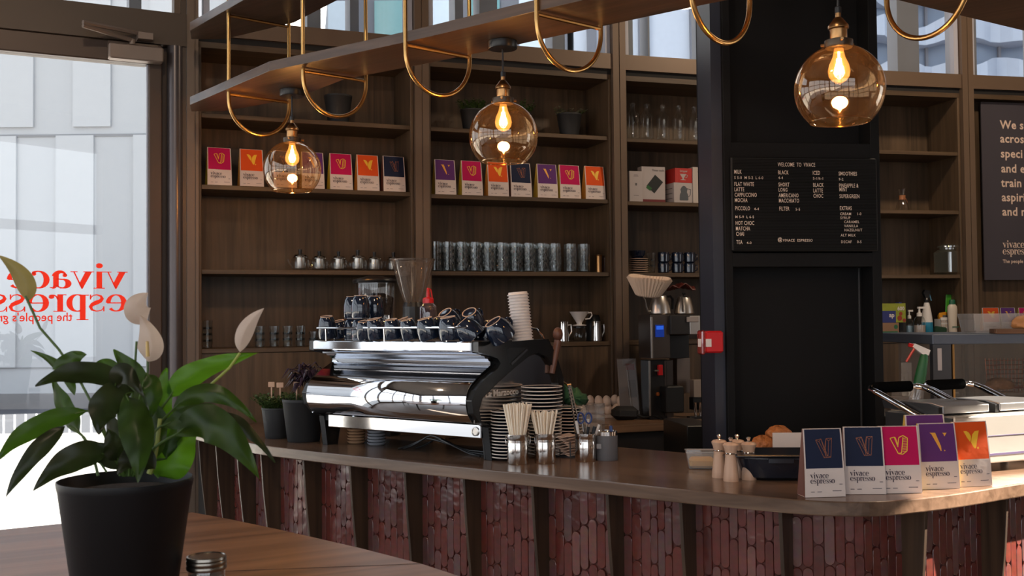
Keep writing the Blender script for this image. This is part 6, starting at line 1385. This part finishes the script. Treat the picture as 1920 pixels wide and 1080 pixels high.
for k, (px, py, rx, rz_, dy, lab) in enumerate(((1430, 831, 0.043, 0.036, 0.0, 'rough golden scone, left one of the lower layer on the board'), (1472, 832, 0.043, 0.036, 0.04, 'rough golden scone behind the white card on the board'), (1460, 812, 0.048, 0.036, 0.02, 'rough golden scone on top of the two others, highest of the pile'))):
    w = atY(px, py, yb_+dy-0.02); o = lump(rx, rx*0.85, rz_, 30+k).build('scone', past, smooth=True)
    zc = CZ+bz+0.55*rz_ if k < 2 else CZ+bz+0.55*0.036+0.036*0.9+0.001
    o.location = (w.x, w.y, zc); tag(o, lab, 'pastry', 'scones on the board')
a = atY(1450, 844, yb_-0.085); b = atY(1506, 812, yb_-0.085)
t = thing('blank_card', 'blank white card standing before the scones above the roasting dish', 'card', (a.x, yb_-0.078, CZ+bz+0.001), 0)
MB().box(0, b.x-a.x+0.01, 0, 0.003, 0, b.z-CZ-bz).build('card_face', paper, t); MB().box(0.01, 0.03, 0.003, 0.02, 0, 0.003).build('card_foot', paper, t)
# ------------------------------------------------------------------ contact grill
d2 = Vector((cos(radians(24)), sin(radians(24)), 0)); GA = atan2(d2.y, d2.x)
G0 = Vector((1.422, 3.45, CZ)); GM = Matrix.Translation(G0) @ Matrix.Rotation(GA, 4, 'Z')
grill = thing('contact_grill', 'steel double contact grill with two chrome arm handles on the sunny end of the bar', 'grill', tuple(G0), GA)
gst = mat('grill_steel', (0.62, 0.58, 0.53), 0.38, 0.85); HB = 0.187
MB().box(0, 0.55, 0, 0.30, 0.03, HB, None, 0.004).build('body', gst, grill); MB().box(-0.006, -0.0005, 0.004, 0.30, 0.032, HB-0.004).build('black_cheek', black, grill)
MB().box(0.03, 0.54, -0.002, 0, 0.055, 0.062).box(0.0, 0.55, -0.0015, 0.0, 0.118, 0.1205).build('seam', mat('seam_violet', (0.10, 0.07, 0.16), 0.4), grill)
MB().lathe([(0.004, 0), (0.004, 0.004)], 10, T(0.09, -0.001, 0.13, 0, radians(90))).build('screw', steel, grill)
for k in range(4): MB().lathe([(0.014, 0), (0.014, 0.03)], 12, T((0.05, 0.50, 0.05, 0.50)[k], (0.05, 0.05, 0.25, 0.25)[k], 0)).build('foot', black, grill)
for k, x0 in enumerate((0.005, 0.26)):
    w_ = 0.205; z0 = HB+0.006
    plm = mat('plate_steel', (0.34, 0.33, 0.33), 0.3, 0.9)
    o = MB().extr([(0.05, z0), (0.27, z0+0.008), (0.27, z0+0.030), (0.10, z0+0.034), (0.05, z0+0.026)], x0, x0+w_).build('upper_plate', plm, grill, bev=0.003)
    MB().extr([(0.055, z0-0.004), (0.30, z0+0.004), (0.31, z0+0.030), (0.10, z0+0.032), (0.055, z0+0.022)], x0-0.016, x0-0.001).build('plate_side', black, o)
    yh = 0.37; zh = 0.262
    for s_, xx in ((0, x0-0.026), (1, x0+w_+0.012)):
        MB().tube([(xx, 0.055, HB-0.03), (xx, 0.16, HB+0.005), (xx, yh-0.06, zh-0.016), (xx, yh-0.018, zh-0.005), (xx+(0.018 if s_ == 0 else -0.018), yh, zh)], 0.0112, 12).build('handle_arm', chrome, o, smooth=True)
    MB().tube([(x0-0.010, yh, zh), (x0+w_-0.004, yh, zh)], 0.0085, 12).build('handle_bar', chrome, o, smooth=True)
    MB().tube([(x0+0.002, yh, zh), (x0+0.007, yh, zh), (x0+w_-0.035, yh, zh), (x0+w_-0.03, yh, zh)], [0.012, 0.0195, 0.0195, 0.014], 14).build('handle_grip', mat('grip_black', (0.004, 0.004, 0.004), 0.95, spec=0.0), o, smooth=True)
    MB().lathe([(0.012, 0), (0.012, 0.012), (0.006, 0.016)], 14, T(x0-0.030, 0.10, HB-0.008, radians(90), radians(90))).build('pivot_bolt', chrome, o, smooth=True)
# ------------------------------------------------------------------ pastry display case
YC = 4.30; c0 = atY(1750, 700, YC); CX = c0.x; zt1, zt0 = atY(1750, 627, YC).z, atY(1750, 646, YC).z
KA = radians(3); case = thing('display_case', 'glass fronted pastry display case with a blue grey top edge at the right', 'display case', (CX, YC, 0), KA)
cgm = mat('case_blue_grey', (0.085, 0.10, 0.13), 0.45, 0.2)
LC = 1.15; DC = 0.55
MB().box(0, LC, 0, DC, zt0, zt1, None, 0.003).build('top', cgm, case); MB().box(0, LC, 0, DC, 0, 1.02, None, 0.003).build('base_cabinet', mat('case_cabinet', (0.30, 0.26, 0.23), 0.5), case)
MB().box(0.0, 0.075, 0, 0.03, 1.02, zt0).build('corner_post', mat('case_dark', (0.035, 0.038, 0.045), 0.5), case); MB().box(0.080, 0.088, -0.002, 0.02, 1.02, zt0).build('brass_strip', mat('strip_gold', (0.5, 0.28, 0.10), 0.35, 1.0), case)
MB().box(0.018, 0.036, -0.002, 0, zt0-0.105, zt0-0.015, None, 0.001).build('white_sticker', mat('sticker', (0.38, 0.34, 0.33), 0.6), case)
MB().box(0.09, LC, 0.004, 0.010, 1.02, zt0).build('front_glass', glass('case_glass', (0.86, 0.86, 0.84), base=0.09), case)
MB().box(0.09, LC, 0.10, DC-0.02, 1.235, 1.243).build('glass_shelf', g_acry, case); MB().box(0.02, LC, 0.03, DC, 1.02, 1.035).build('case_floor', steel_b, case)
MB().box(0.09, LC, DC-0.03, DC, 1.02, zt0).build('back_glass', g_acry, case)
crm = mat('croissant_crust', (0.34, 0.13, 0.04), 0.5, bump=0.6, bscale=60)
for k, (x, y, z) in enumerate(((0.40, 0.25, 1.243), (0.55, 0.22, 1.243), (0.45, 0.22, 1.036), (0.62, 0.25, 1.036))):
    w = case.matrix_basis @ Vector((x, y, z)) if False else Matrix.Translation((CX, YC, 0)) @ Matrix.Rotation(KA, 4, 'Z') @ Vector((x, y, z+0.022))
    o = lump(0.06, 0.038, 0.032, 60+k).build('pastry', crm, smooth=True); o.location = w; tag(o, 'browned pastry on the %s of the display case, %s' % (('glass shelf', 'floor')[k//2], ('left one', 'right one')[k % 2]), 'pastry', 'pastries in the display case')
t = thing('bread_basket', 'reddish wire basket inside the right part of the display case', 'basket', tuple(Matrix.Translation((CX, YC, 0)) @ Matrix.Rotation(KA, 4, 'Z') @ Vector((0.52, 0.44, 1.244))), KA)
m_ = MB()
for k in range(14): m_.tube([(-0.10+k*0.0155, -0.05, 0), (-0.11+k*0.017, -0.055, 0.13)], 0.0022, 4)
for k in range(7): m_.tube([(-0.10-0.0015*k, -0.052, 0.02*k), (0.10+0.0015*k, -0.052, 0.02*k)], 0.0022, 4)
m_.build('wire_front', mat('copper_wire', (0.50, 0.17, 0.10), 0.35, 1.0), t); MB().box(-0.10, 0.10, -0.05, 0.05, 0, 0.004).build('basket_floor', MATS['copper_wire'], t)
zt_ = zt1
def oncase(px, y, z=None): w = atpl(px, 620, (CX, YC+y), 0); return w.x
t = thing('clear_tray', 'clear plastic tray box standing on top of the display case', 'tray', (oncase(1872, 0.1), YC+0.12, zt_), KA)
MB().add(taper(0.118, 0.130, 0.06, 0.072, 0.082), fq).build('tray_wall', g_frost, t, bev=0.003); MB().box(-0.105, 0.05, -0.04, 0.05, 0.004, 0.012).build('paper_liner', mat('liner', (0.35, 0.28, 0.25), 0.8), t)
t = thing('bread_board', 'dark wooden board with a loaf on it on the display case', 'board', (oncase(1915, 0.04), YC+0.04, zt_), KA)
MB().box(-0.12, 0.2, -0.03, 0.03, 0.0, 0.020, None, 0.002).build('board_slab', wood('dark_board', (0.06, 0.028, 0.014), (0.15, 0.075, 0.04), 'x', 0.5), t); MB().box(-0.122, -0.118, -0.02, 0.02, 0.004, 0.016).build('end_grain', MATS['dark_board'], t)
o = lump(0.070, 0.03, 0.034, 77).build('bread_loaf', mat('loaf_crust', (0.40, 0.17, 0.055), 0.6, bump=0.3, bscale=60), smooth=True); o.location = (oncase(1931, 0.04), YC+0.04, zt_+0.021+0.0185); tag(o, 'brown bread loaf on the dark board on the display case', 'bread')
for k, (xl, xr, kd) in enumerate(((1840, 1873, 'orange'), (1874, 1903, 'purple'), (1908, 1938, 'pink'))):
    y_ = YC+0.36; u = oncase((xl+xr)/2, 0.36); s_ = (xr-xl)/FPX*y_/BWID
    top = atY((xl+xr)/2, 577, y_).z
    bag(kd, (u, y_, zt_), KA, '%s coffee bag on top of the display case, %s of three behind the tray' % (DESC[kd], ('left', 'middle', 'right')[k]), sx=s_/((top-zt_)/BHT), sc_=(top-zt_)/BHT)
# red nozzle spray bottle leaning left of the case, and clear tubs
YT = 4.25; a = atY(1662, 800, YT); tb = thing('prep_bench', 'pale prep bench behind the grill between the column and the display case', 'bench', (a.x-0.02, YT, 0), 0)
zp = atY(1690, 780, YT).z
MB().box(0.02, 0.20, -0.01, 0.5, zp-0.03, zp, None, 0.003).build('bench_top', steel_b, tb); MB().box(0.03, 0.19, 0.03, 0.48, 0.0, zp-0.03).build('bench_body', mat('case_cabinet', (0.30, 0.26, 0.23), 0.5), tb)
LT = Matrix.Rotation(radians(12), 4, 'Y') @ Matrix.Diagonal((1.0, 1.0, 1.28, 1))
t = thing('trigger_sprayer', 'leaning spray bottle with a green label and red trigger left of the display case', 'bottle', (atY(1712, 760, 4.275).x, 4.275, zp+0.006), 0)
MB().lathe([(0.026, 0), (0.030, 0.004), (0.028, 0.05), (0.022, 0.09)], 20, LT).build('clear_body', g_acry, t, smooth=True)
MB().lathe([(0.0225, 0.08), (0.021, 0.13), (0.017, 0.175), (0.012, 0.19)], 20, LT).build('green_label', mat('label_green', (0.015, 0.11, 0.03), 0.5), t, smooth=True)
MB().extr([(0.013, 0.188), (-0.013, 0.188), (-0.016, 0.205), (0.050, 0.216), (0.056, 0.205)], -0.011, 0.011, LT @ Matrix.Rotation(radians(90), 4, 'Z')).build('spray_head', white, t)
MB().tube([LT @ Vector((-0.045, 0, 0.200)), LT @ Vector((-0.055, 0, 0.18)), LT @ Vector((-0.066, 0, 0.155))], 0.005, 6).tube([LT @ Vector((-0.045, 0, 0.207)), LT @ Vector((-0.070, 0, 0.209))], 0.008, 8).build('red_trigger', red, t, smooth=True)
for k, (xl, xr, yt_, yb_2, lab) in enumerate(((1664, 1720, 716, 765, 'wide clear plastic tub behind the left grill handle'), (1662, 1722, 768, 800, 'low clear plastic tub behind the grill arms'))):
    yy = YT+0.2-0.1*k; a, b = atY(xl, yb_2, yy), atY(xr, yt_, yy); z0 = zp+0.0005
    t = thing('plastic_tub', lab, 'tub', ((a.x+b.x)/2, yy, z0), 0)
    hh_ = max(0.05, b.z-z0) if k == 0 else 0.055
    MB().add(taper((b.x-a.x)/2*0.92, (b.x-a.x)/2, 0.045, 0.05, hh_), fq).build('tub_wall', g_frost, t, bev=0.003)
    MB().box(-(b.x-a.x)/2*0.85, (b.x-a.x)/2*0.85, -0.04, 0.04, 0.004, hh_*0.5).build('contents', mat('tub_contents', (0.25, 0.19, 0.16), 0.7), t)
a = atY(1700, 716, YT+0.2); t = thing('clear_scoop', 'clear plastic scoop standing in the wide tub', 'scoop', (a.x, YT+0.2, a.z-0.10), 0)
MB().extr([(-0.002, 0.0), (0.002, 0.0), (0.002, 0.18), (-0.002, 0.18)], -0.022, 0.022).build('blade', g_frost, t, bev=0.01); MB().box(-0.008, 0.008, -0.004, 0.004, 0.05, 0.14).build('spine', g_frost, t)
# ================================================================== FOREGROUND TABLE
TZ = 0.98
tb_pts = [(-3.6, 1.6), (-3.2, 2.25)]+[tuple(atz(x, y, TZ))[:2] for x, y in ((-80, 1003), (0, 993), (120, 981))]+[(-1.16, 3.215), (-1.06, 3.25)]+[tuple(atz(x, y, TZ))[:2] for x, y in ((360, 960), (427, 972), (527, 993), (593, 1008), (680, 1028), (793, 1057), (863, 1080))]+[(-0.02, 2.25), (0.02, 2.0), (-0.05, 1.72), (-0.3, 1.5)]
tbl = thing('cafe_table', 'large wooden cafe table in the foreground carrying the peace lily', 'table', (-1.3, 2.3, 0))
MB().prism([(x+1.3, y-2.3) for x, y in tb_pts], TZ-0.035, TZ).build('table_top', table_w, tbl, bev=0.003)
jd = atz(537, 1067, TZ); je = atz(793, 1057, TZ)
dj = (je-jd).normalized(); jn = Vector((-dj.y, dj.x, 0))*0.002; a = jd-dj*1.2; b = je-dj*0.01
MB().add([(p.x+1.3, p.y-2.3, TZ+0.0006) for p in (a-jn, b-jn, b+jn, a+jn)], [(0, 1, 2, 3)]).build('board_joint', mat('joint_dark', (0.02, 0.012, 0.008), 0.8), tbl)
for x, y in ((-2.6, 1.9), (-0.5, 1.8), (-2.6, 2.35), (-1.1, 2.95)): MB().tube([(x+1.3, y-2.3, 0), (x+1.3, y-2.3, TZ-0.035)], 0.03, 12).build('leg', black, tbl)
# jar
q_ = atz(388, 1120, TZ+0.0); jc = atY(387, 1045, 2.24); jt = thing('jar', 'small glass jar with a metal screw lid on the foreground table', 'jar', (jc.x, jc.y, TZ))
JH = jc.z-TZ+0.004
MB().lathe([(0.034, 0.001), (0.037, 0.006), (0.038, JH-0.03), (0.036, JH-0.022), (0.036, JH-0.016)], 32, None, False).build('glass_body', glass('jar_thin', (0.80, 0.78, 0.76), base=0.12), jt, smooth=True)
MB().lathe([(0.034, 0.006), (0.035, JH-0.04), (0.0005, JH-0.04)], 28).build('sugar', mat('raw_sugar', (0.45, 0.36, 0.29), 0.8, bump=0.4, bscale=300), jt, smooth=True)
lm = mat('lid_metal', (0.30, 0.27, 0.23), 0.28, 1.0)
MB().lathe([(0.0400, JH-0.028), (0.0412, JH-0.026), (0.0412, JH-0.020), (0.0398, JH-0.018), (0.0412, JH-0.015), (0.0412, JH-0.010), (0.0398, JH-0.008), (0.0412, JH-0.006), (0.040, JH-0.001), (0.0375, JH), (0.0365, JH-0.002), (0.0005, JH-0.002)], 40).build('screw_lid', lm, jt, smooth=True)
# ================================================================== PEACE LILY
PY = 2.2; s2 = PY/FPX
pc = atY(236, 897, PY); PZ = pc.z
lily = thing('peace_lily', 'peace lily with white spathes in a black pot on the foreground table', 'plant', (pc.x, PY, TZ))
ph = PZ-TZ; R_ = 122*s2
potm = mat('pot_charcoal', (0.006, 0.006, 0.007), 0.5, spec=0.3, bump=0.02, bscale=200)
MB().lathe([(R_*0.70, 0), (R_*0.72, 0.003), (R_*0.975, ph*0.93), (R_*0.985, ph*0.94), (R_, ph*0.985), (R_*0.995, ph), (R_*0.975, ph), (R_*0.95, ph*0.93), (R_*0.93, ph*0.90)], 56, None, False).build('pot', potm, lily, smooth=True)
MB().lathe([(R_*0.94, ph*0.90), (R_*0.5, ph*0.93), (0.0005, ph*0.94)], 32, None, False).build('soil', mat('soil', (0.02, 0.012, 0.008), 0.95, bump=0.6, bscale=80), lily)
def leafmat(name, c1, c2, tr):
    m = bpy.data.materials.new(name); m.use_nodes = True; nt = m.node_tree; p = P(nt); L = nt.links; out = nt.nodes['Material Output']
    tc = nt.nodes.new('ShaderNodeTexCoord'); n = nt.nodes.new('ShaderNodeTexNoise'); n.inputs['Scale'].default_value = 22; L.new(tc.outputs['Object'], n.inputs[0])
    cr = nt.nodes.new('ShaderNodeValToRGB'); cr.color_ramp.elements[0].position = .3; cr.color_ramp.elements[1].position = .75; cr.color_ramp.elements[0].color = (*c1, 1); cr.color_ramp.elements[1].color = (*c2, 1)
    L.new(n.outputs['Fac'], cr.inputs[0]); L.new(cr.outputs[0], p.inputs['Base Color']); p.inputs['Roughness'].default_value = 0.38; p.inputs['Specular IOR Level'].default_value = 0.5
    t = nt.nodes.new('ShaderNodeBsdfTranslucent'); t.inputs[0].default_value = (*tr, 1); a = nt.nodes.new('ShaderNodeAddShader'); L.new(p.outputs[0], a.inputs[0]); L.new(t.outputs[0], a.inputs[1])
    mx = nt.nodes.new('ShaderNodeMixShader'); mx.inputs[0].default_value = 0.5; L.new(p.outputs[0], mx.inputs[1]); L.new(t.outputs[0], mx.inputs[2]); L.new(mx.outputs[0], out.inputs[0]); return m
lg = leafmat('lily_leaf', (0.016, 0.036, 0.006), (0.042, 0.085, 0.014), (0.07, 0.16, 0.010))
lgb = leafmat('lily_leaf_lit', (0.035, 0.10, 0.008), (0.07, 0.18, 0.015), (0.16, 0.42, 0.015))  # brighter green; light falling on these leaves is put into the colour
lgd = leafmat('lily_leaf_dark', (0.012, 0.020, 0.007), (0.045, 0.045, 0.022), (0.03, 0.05, 0.010))  # darker, browner copy; shade of back-lit leaves put into the colour
lgy = leafmat('spathe_old', (0.30, 0.26, 0.08), (0.45, 0.36, 0.14), (0.30, 0.24, 0.08))
spw = leafmat('spathe_white', (0.62, 0.50, 0.42), (0.78, 0.68, 0.60), (0.55, 0.42, 0.32))
stg = mat('petiole', (0.06, 0.11, 0.02), 0.45); stp = mat('petiole_pale', (0.28, 0.32, 0.06), 0.45)
LO = Vector((pc.x, PY, TZ))
def bez(p0, p1, p2, t): return p0*(1-t)**2+p1*(2*t*(1-t))+p2*t*t
def leaf(a, b, c, w, m, dy=(0, 0, 0), roll=0.0, name='leaf', fold=0.28, stem=True, rootx=None, n=14, wav=0.16, tipsharp=1.0, root_py=None):
    """a, b, c: picture points along the midrib; the blade is w px wide; dy: distances in m from the pot's plane"""
    p0, p1, p2 = [atY(x, y, PY+d)-LO for (x, y), d in zip((a, b, c), dy)]
    p1 = p1*2-(p0+p2)*0.5 if True else p1
    hw = w*s2/2; vs = []; fs = []; view = (LO+p1-CP).normalized()
    m_ = 7
    for i in range(n+1):
        t = i/n; q_ = bez(p0, p1, p2, t); tg_ = (bez(p0, p1, p2, min(1, t+.02))-bez(p0, p1, p2, max(0, t-.02))).normalized()
        sd = tg_.cross(view)
        sd = sd.normalized() if sd.length > 1e-3 else Vector((1, 0, 0))
        nn = sd.cross(tg_).normalized(); sd2 = (sd*cos(roll)+nn*sin(roll)); n2 = (nn*cos(roll)-sd*sin(roll))
        prof = (sin(pi*min(1, t*1.0)**0.72))**0.85 if t < 1 else 0
        prof = max(0.02, prof)*(1 if t < .93 else 0.6)
        for j in range(m_):
            u = (j-3)/3.0
            wv = wav*hw*sin(t*16+u*2)*abs(u)
            vs.append(tuple(q_+sd2*(hw*prof*u)+n2*(fold*hw*prof*abs(u)**1.3+wv)))
    for i in range(n):
        for j in range(m_-1): fs.append((i*m_+j, i*m_+j+1, (i+1)*m_+j+1, (i+1)*m_+j))
    o = MB().add(vs, fs).build(name, m, lily, smooth=True); o.modifiers.new('soft', 'SUBSURF').levels = 1
    o.modifiers['soft'].render_levels = 1
    if stem:
        rx = rootx if rootx is not None else 236+(a[0]-236)*0.15
        r_ = atY(rx, root_py or 892, PY+dy[0]*0.2)-LO; mid = r_.lerp(p0, 0.5)+Vector((-(p0.x-r_.x)*0.18, 0, 0.015))
        MB().tube([bez(r_, mid, p0, k/8) for k in range(9)]+[bez(p0, p1, p2, .1)], [0.0032]*5+[0.0028]*3+[0.0022, 0.001], 6).build('petiole', stg, o, smooth=True)
    return o
leaf((165, 770), (60, 806), (-6, 866), 40, lg, (-.02, -.08, -.12), 0.3)
leaf((122, 800), (62, 852), (9, 935), 34, lgd, (-.05, -.10, -.12), -0.2, stem=False, fold=0.4)
leaf((238, 722), (150, 700), (66, 724), 46, lgd, (0.02, -.03, -.06), 0.4)
leaf((140, 742), (112, 690), (57, 657), 20, lg, (0, 0, 0), 0.2, stem=False)
leaf((98, 692), (135, 672), (162, 664), 30, lg, (-.02, -.02, -.02), 0.2, stem=False)
leaf((150, 812), (118, 760), (99, 708), 36, lg, (0.0, 0.02, 0.02), 0.5, rootx=184)
leaf((205, 852), (135, 862), (62, 920), 52, lgd, (-.06, -.11, -.14), 0.2, fold=0.35)
leaf((250, 735), (200, 760), (186, 815), 62, lgd, (-.02, -.07, -.09), 0.3)
leaf((236, 740), (258, 810), (258, 905), 60, lg, (-.06, -.15, -.17), 0.1, fold=0.4)
leaf((275, 762), (248, 705), (213, 655), 50, lg, (0.03, 0.03, 0.03), 0.3)
leaf((238, 735), (205, 690), (176, 686), 34, lg, (0.05, 0.05, 0.04), 0.2)
leaf((306, 830), (300, 750), (313, 690), 46, lgb, (0.02, 0.0, 0.0), 0.5)
leaf((318, 745), (372, 698), (486, 661), 46, lgb, (0.0, 0.02, 0.04), -0.25)
leaf((322, 770), (398, 735), (481, 792), 38, lg, (-.02, -.03, -.02), 0.3, fold=0.4)
leaf((372, 800), (440, 790), (516, 868), 34, lgd, (-.04, -.04, -.02), 0.5, stem=False)
leaf((330, 815), (405, 800), (486, 898), 68, lg, (-.06, -.10, -.08), 0.0, fold=0.3)
leaf((300, 800), (385, 775), (430, 800), 46, lg, (-.06, -.08, -.08), 0.4)
leaf((298, 895), (328, 850), (368, 800), 80, lgb, (0.02, 0.05, 0.05), 0.1, stem=False)
leaf((262, 860), (222, 820), (205, 770), 46, lgd, (0.03, 0.04, 0.04), 0.3)
leaf((255, 870), (288, 800), (262, 735), 56, lg, (-.02, -.02, 0.0), 0.6)
leaf((230, 880), (190, 850), (150, 840), 40, lgd, (-.02, -.04, -.05), 0.2)
leaf((222, 865), (215, 835), (202, 802), 40, lgd, (-.06, -.08, -.08), -0.4)
leaf((290, 880), (252, 860), (220, 890), 50, lgd, (-.05, -.08, -.09), 0.2, stem=False)
leaf((312, 860), (330, 790), (372, 742), 44, lg, (0.04, 0.05, 0.05), 0.2)
leaf((215, 730), (232, 700), (270, 745), 40, lgd, (-.04, -.07, -.08), 0.2)
leaf((275, 700), (290, 735), (282, 790), 34, lg, (-.08, -.10, -.10), 0.4)
def stem(pts, r, m, name='flower_stalk', d=0.0): return MB().tube([atY(x, y, PY+d)-LO for x, y in pts], r, 8).build(name, m, lily, smooth=True)
f = leaf((272, 608), (255, 575), (278, 549), 50, spw, (-.01, -.02, -.01), 0.2, name='spathe', fold=0.5, stem=False, wav=0.02)
f = leaf((277, 678), (284, 640), (262, 590), 48, spw, (-.02, -.02, -.02), -0.2, name='spathe', fold=0.5, stem=False, wav=0.02)
stem([(277, 675), (277, 720), (270, 800), (262, 880)], 0.0026, stg)
MB().tube([atY(277, 668, PY-.05)-LO, atY(276, 640, PY-.055)-LO], [0.004, 0.003], 8).build('spadix', mat('spadix', (0.60, 0.42, 0.16), 0.6), f, smooth=True)
f = leaf((450, 660), (462, 615), (495, 578), 32, spw, (.04, .03, .03), 0.1, name='spathe', fold=0.5, stem=False, wav=0.01)
stem([(450, 662), (430, 690), (380, 735), (335, 775), (300, 830), (280, 885)], 0.0030, stp, d=0.03)
f = leaf((52, 565), (40, 520), (-4, 478), 36, lgy, (0.0, -.01, -.02), 0.2, name='spathe', fold=0.5, stem=False, wav=0.02)
stem([(48, 555), (75, 615), (110, 655), (145, 705), (190, 790), (222, 885)], 0.0028, stg)
stem([(300, 785), (295, 830), (285, 875), (280, 888)], [0.004, 0.005, 0.006, 0.006], stp, 'pale_petiole', -.03)
stem([(130, 798), (158, 820), (180, 856), (200, 885)], 0.0025, stg, 'petiole', -.03)
stem([(256, 640), (253, 690), (250, 760), (248, 880)], 0.0026, stg, 'flower_stalk', 0.04)
# ================================================================== BULB LIGHT OF THE PENDANTS
def lamp(name, loc, e, col_, r=0.03):
    l = bpy.data.lights.new(name, 'POINT'); l.energy = e; l.color = col_; l.shadow_soft_size = r
    o = bpy.data.objects.new(name, l); COL.objects.link(o); o.location = loc; return o
for lab, px, py, w_, D in PL:
    c = atY(px, py, D*FPX/w_); lamp('bulb_light', (c.x, c.y, c.z+0.045), 5.5, (1.0, 0.62, 0.30), 0.025)
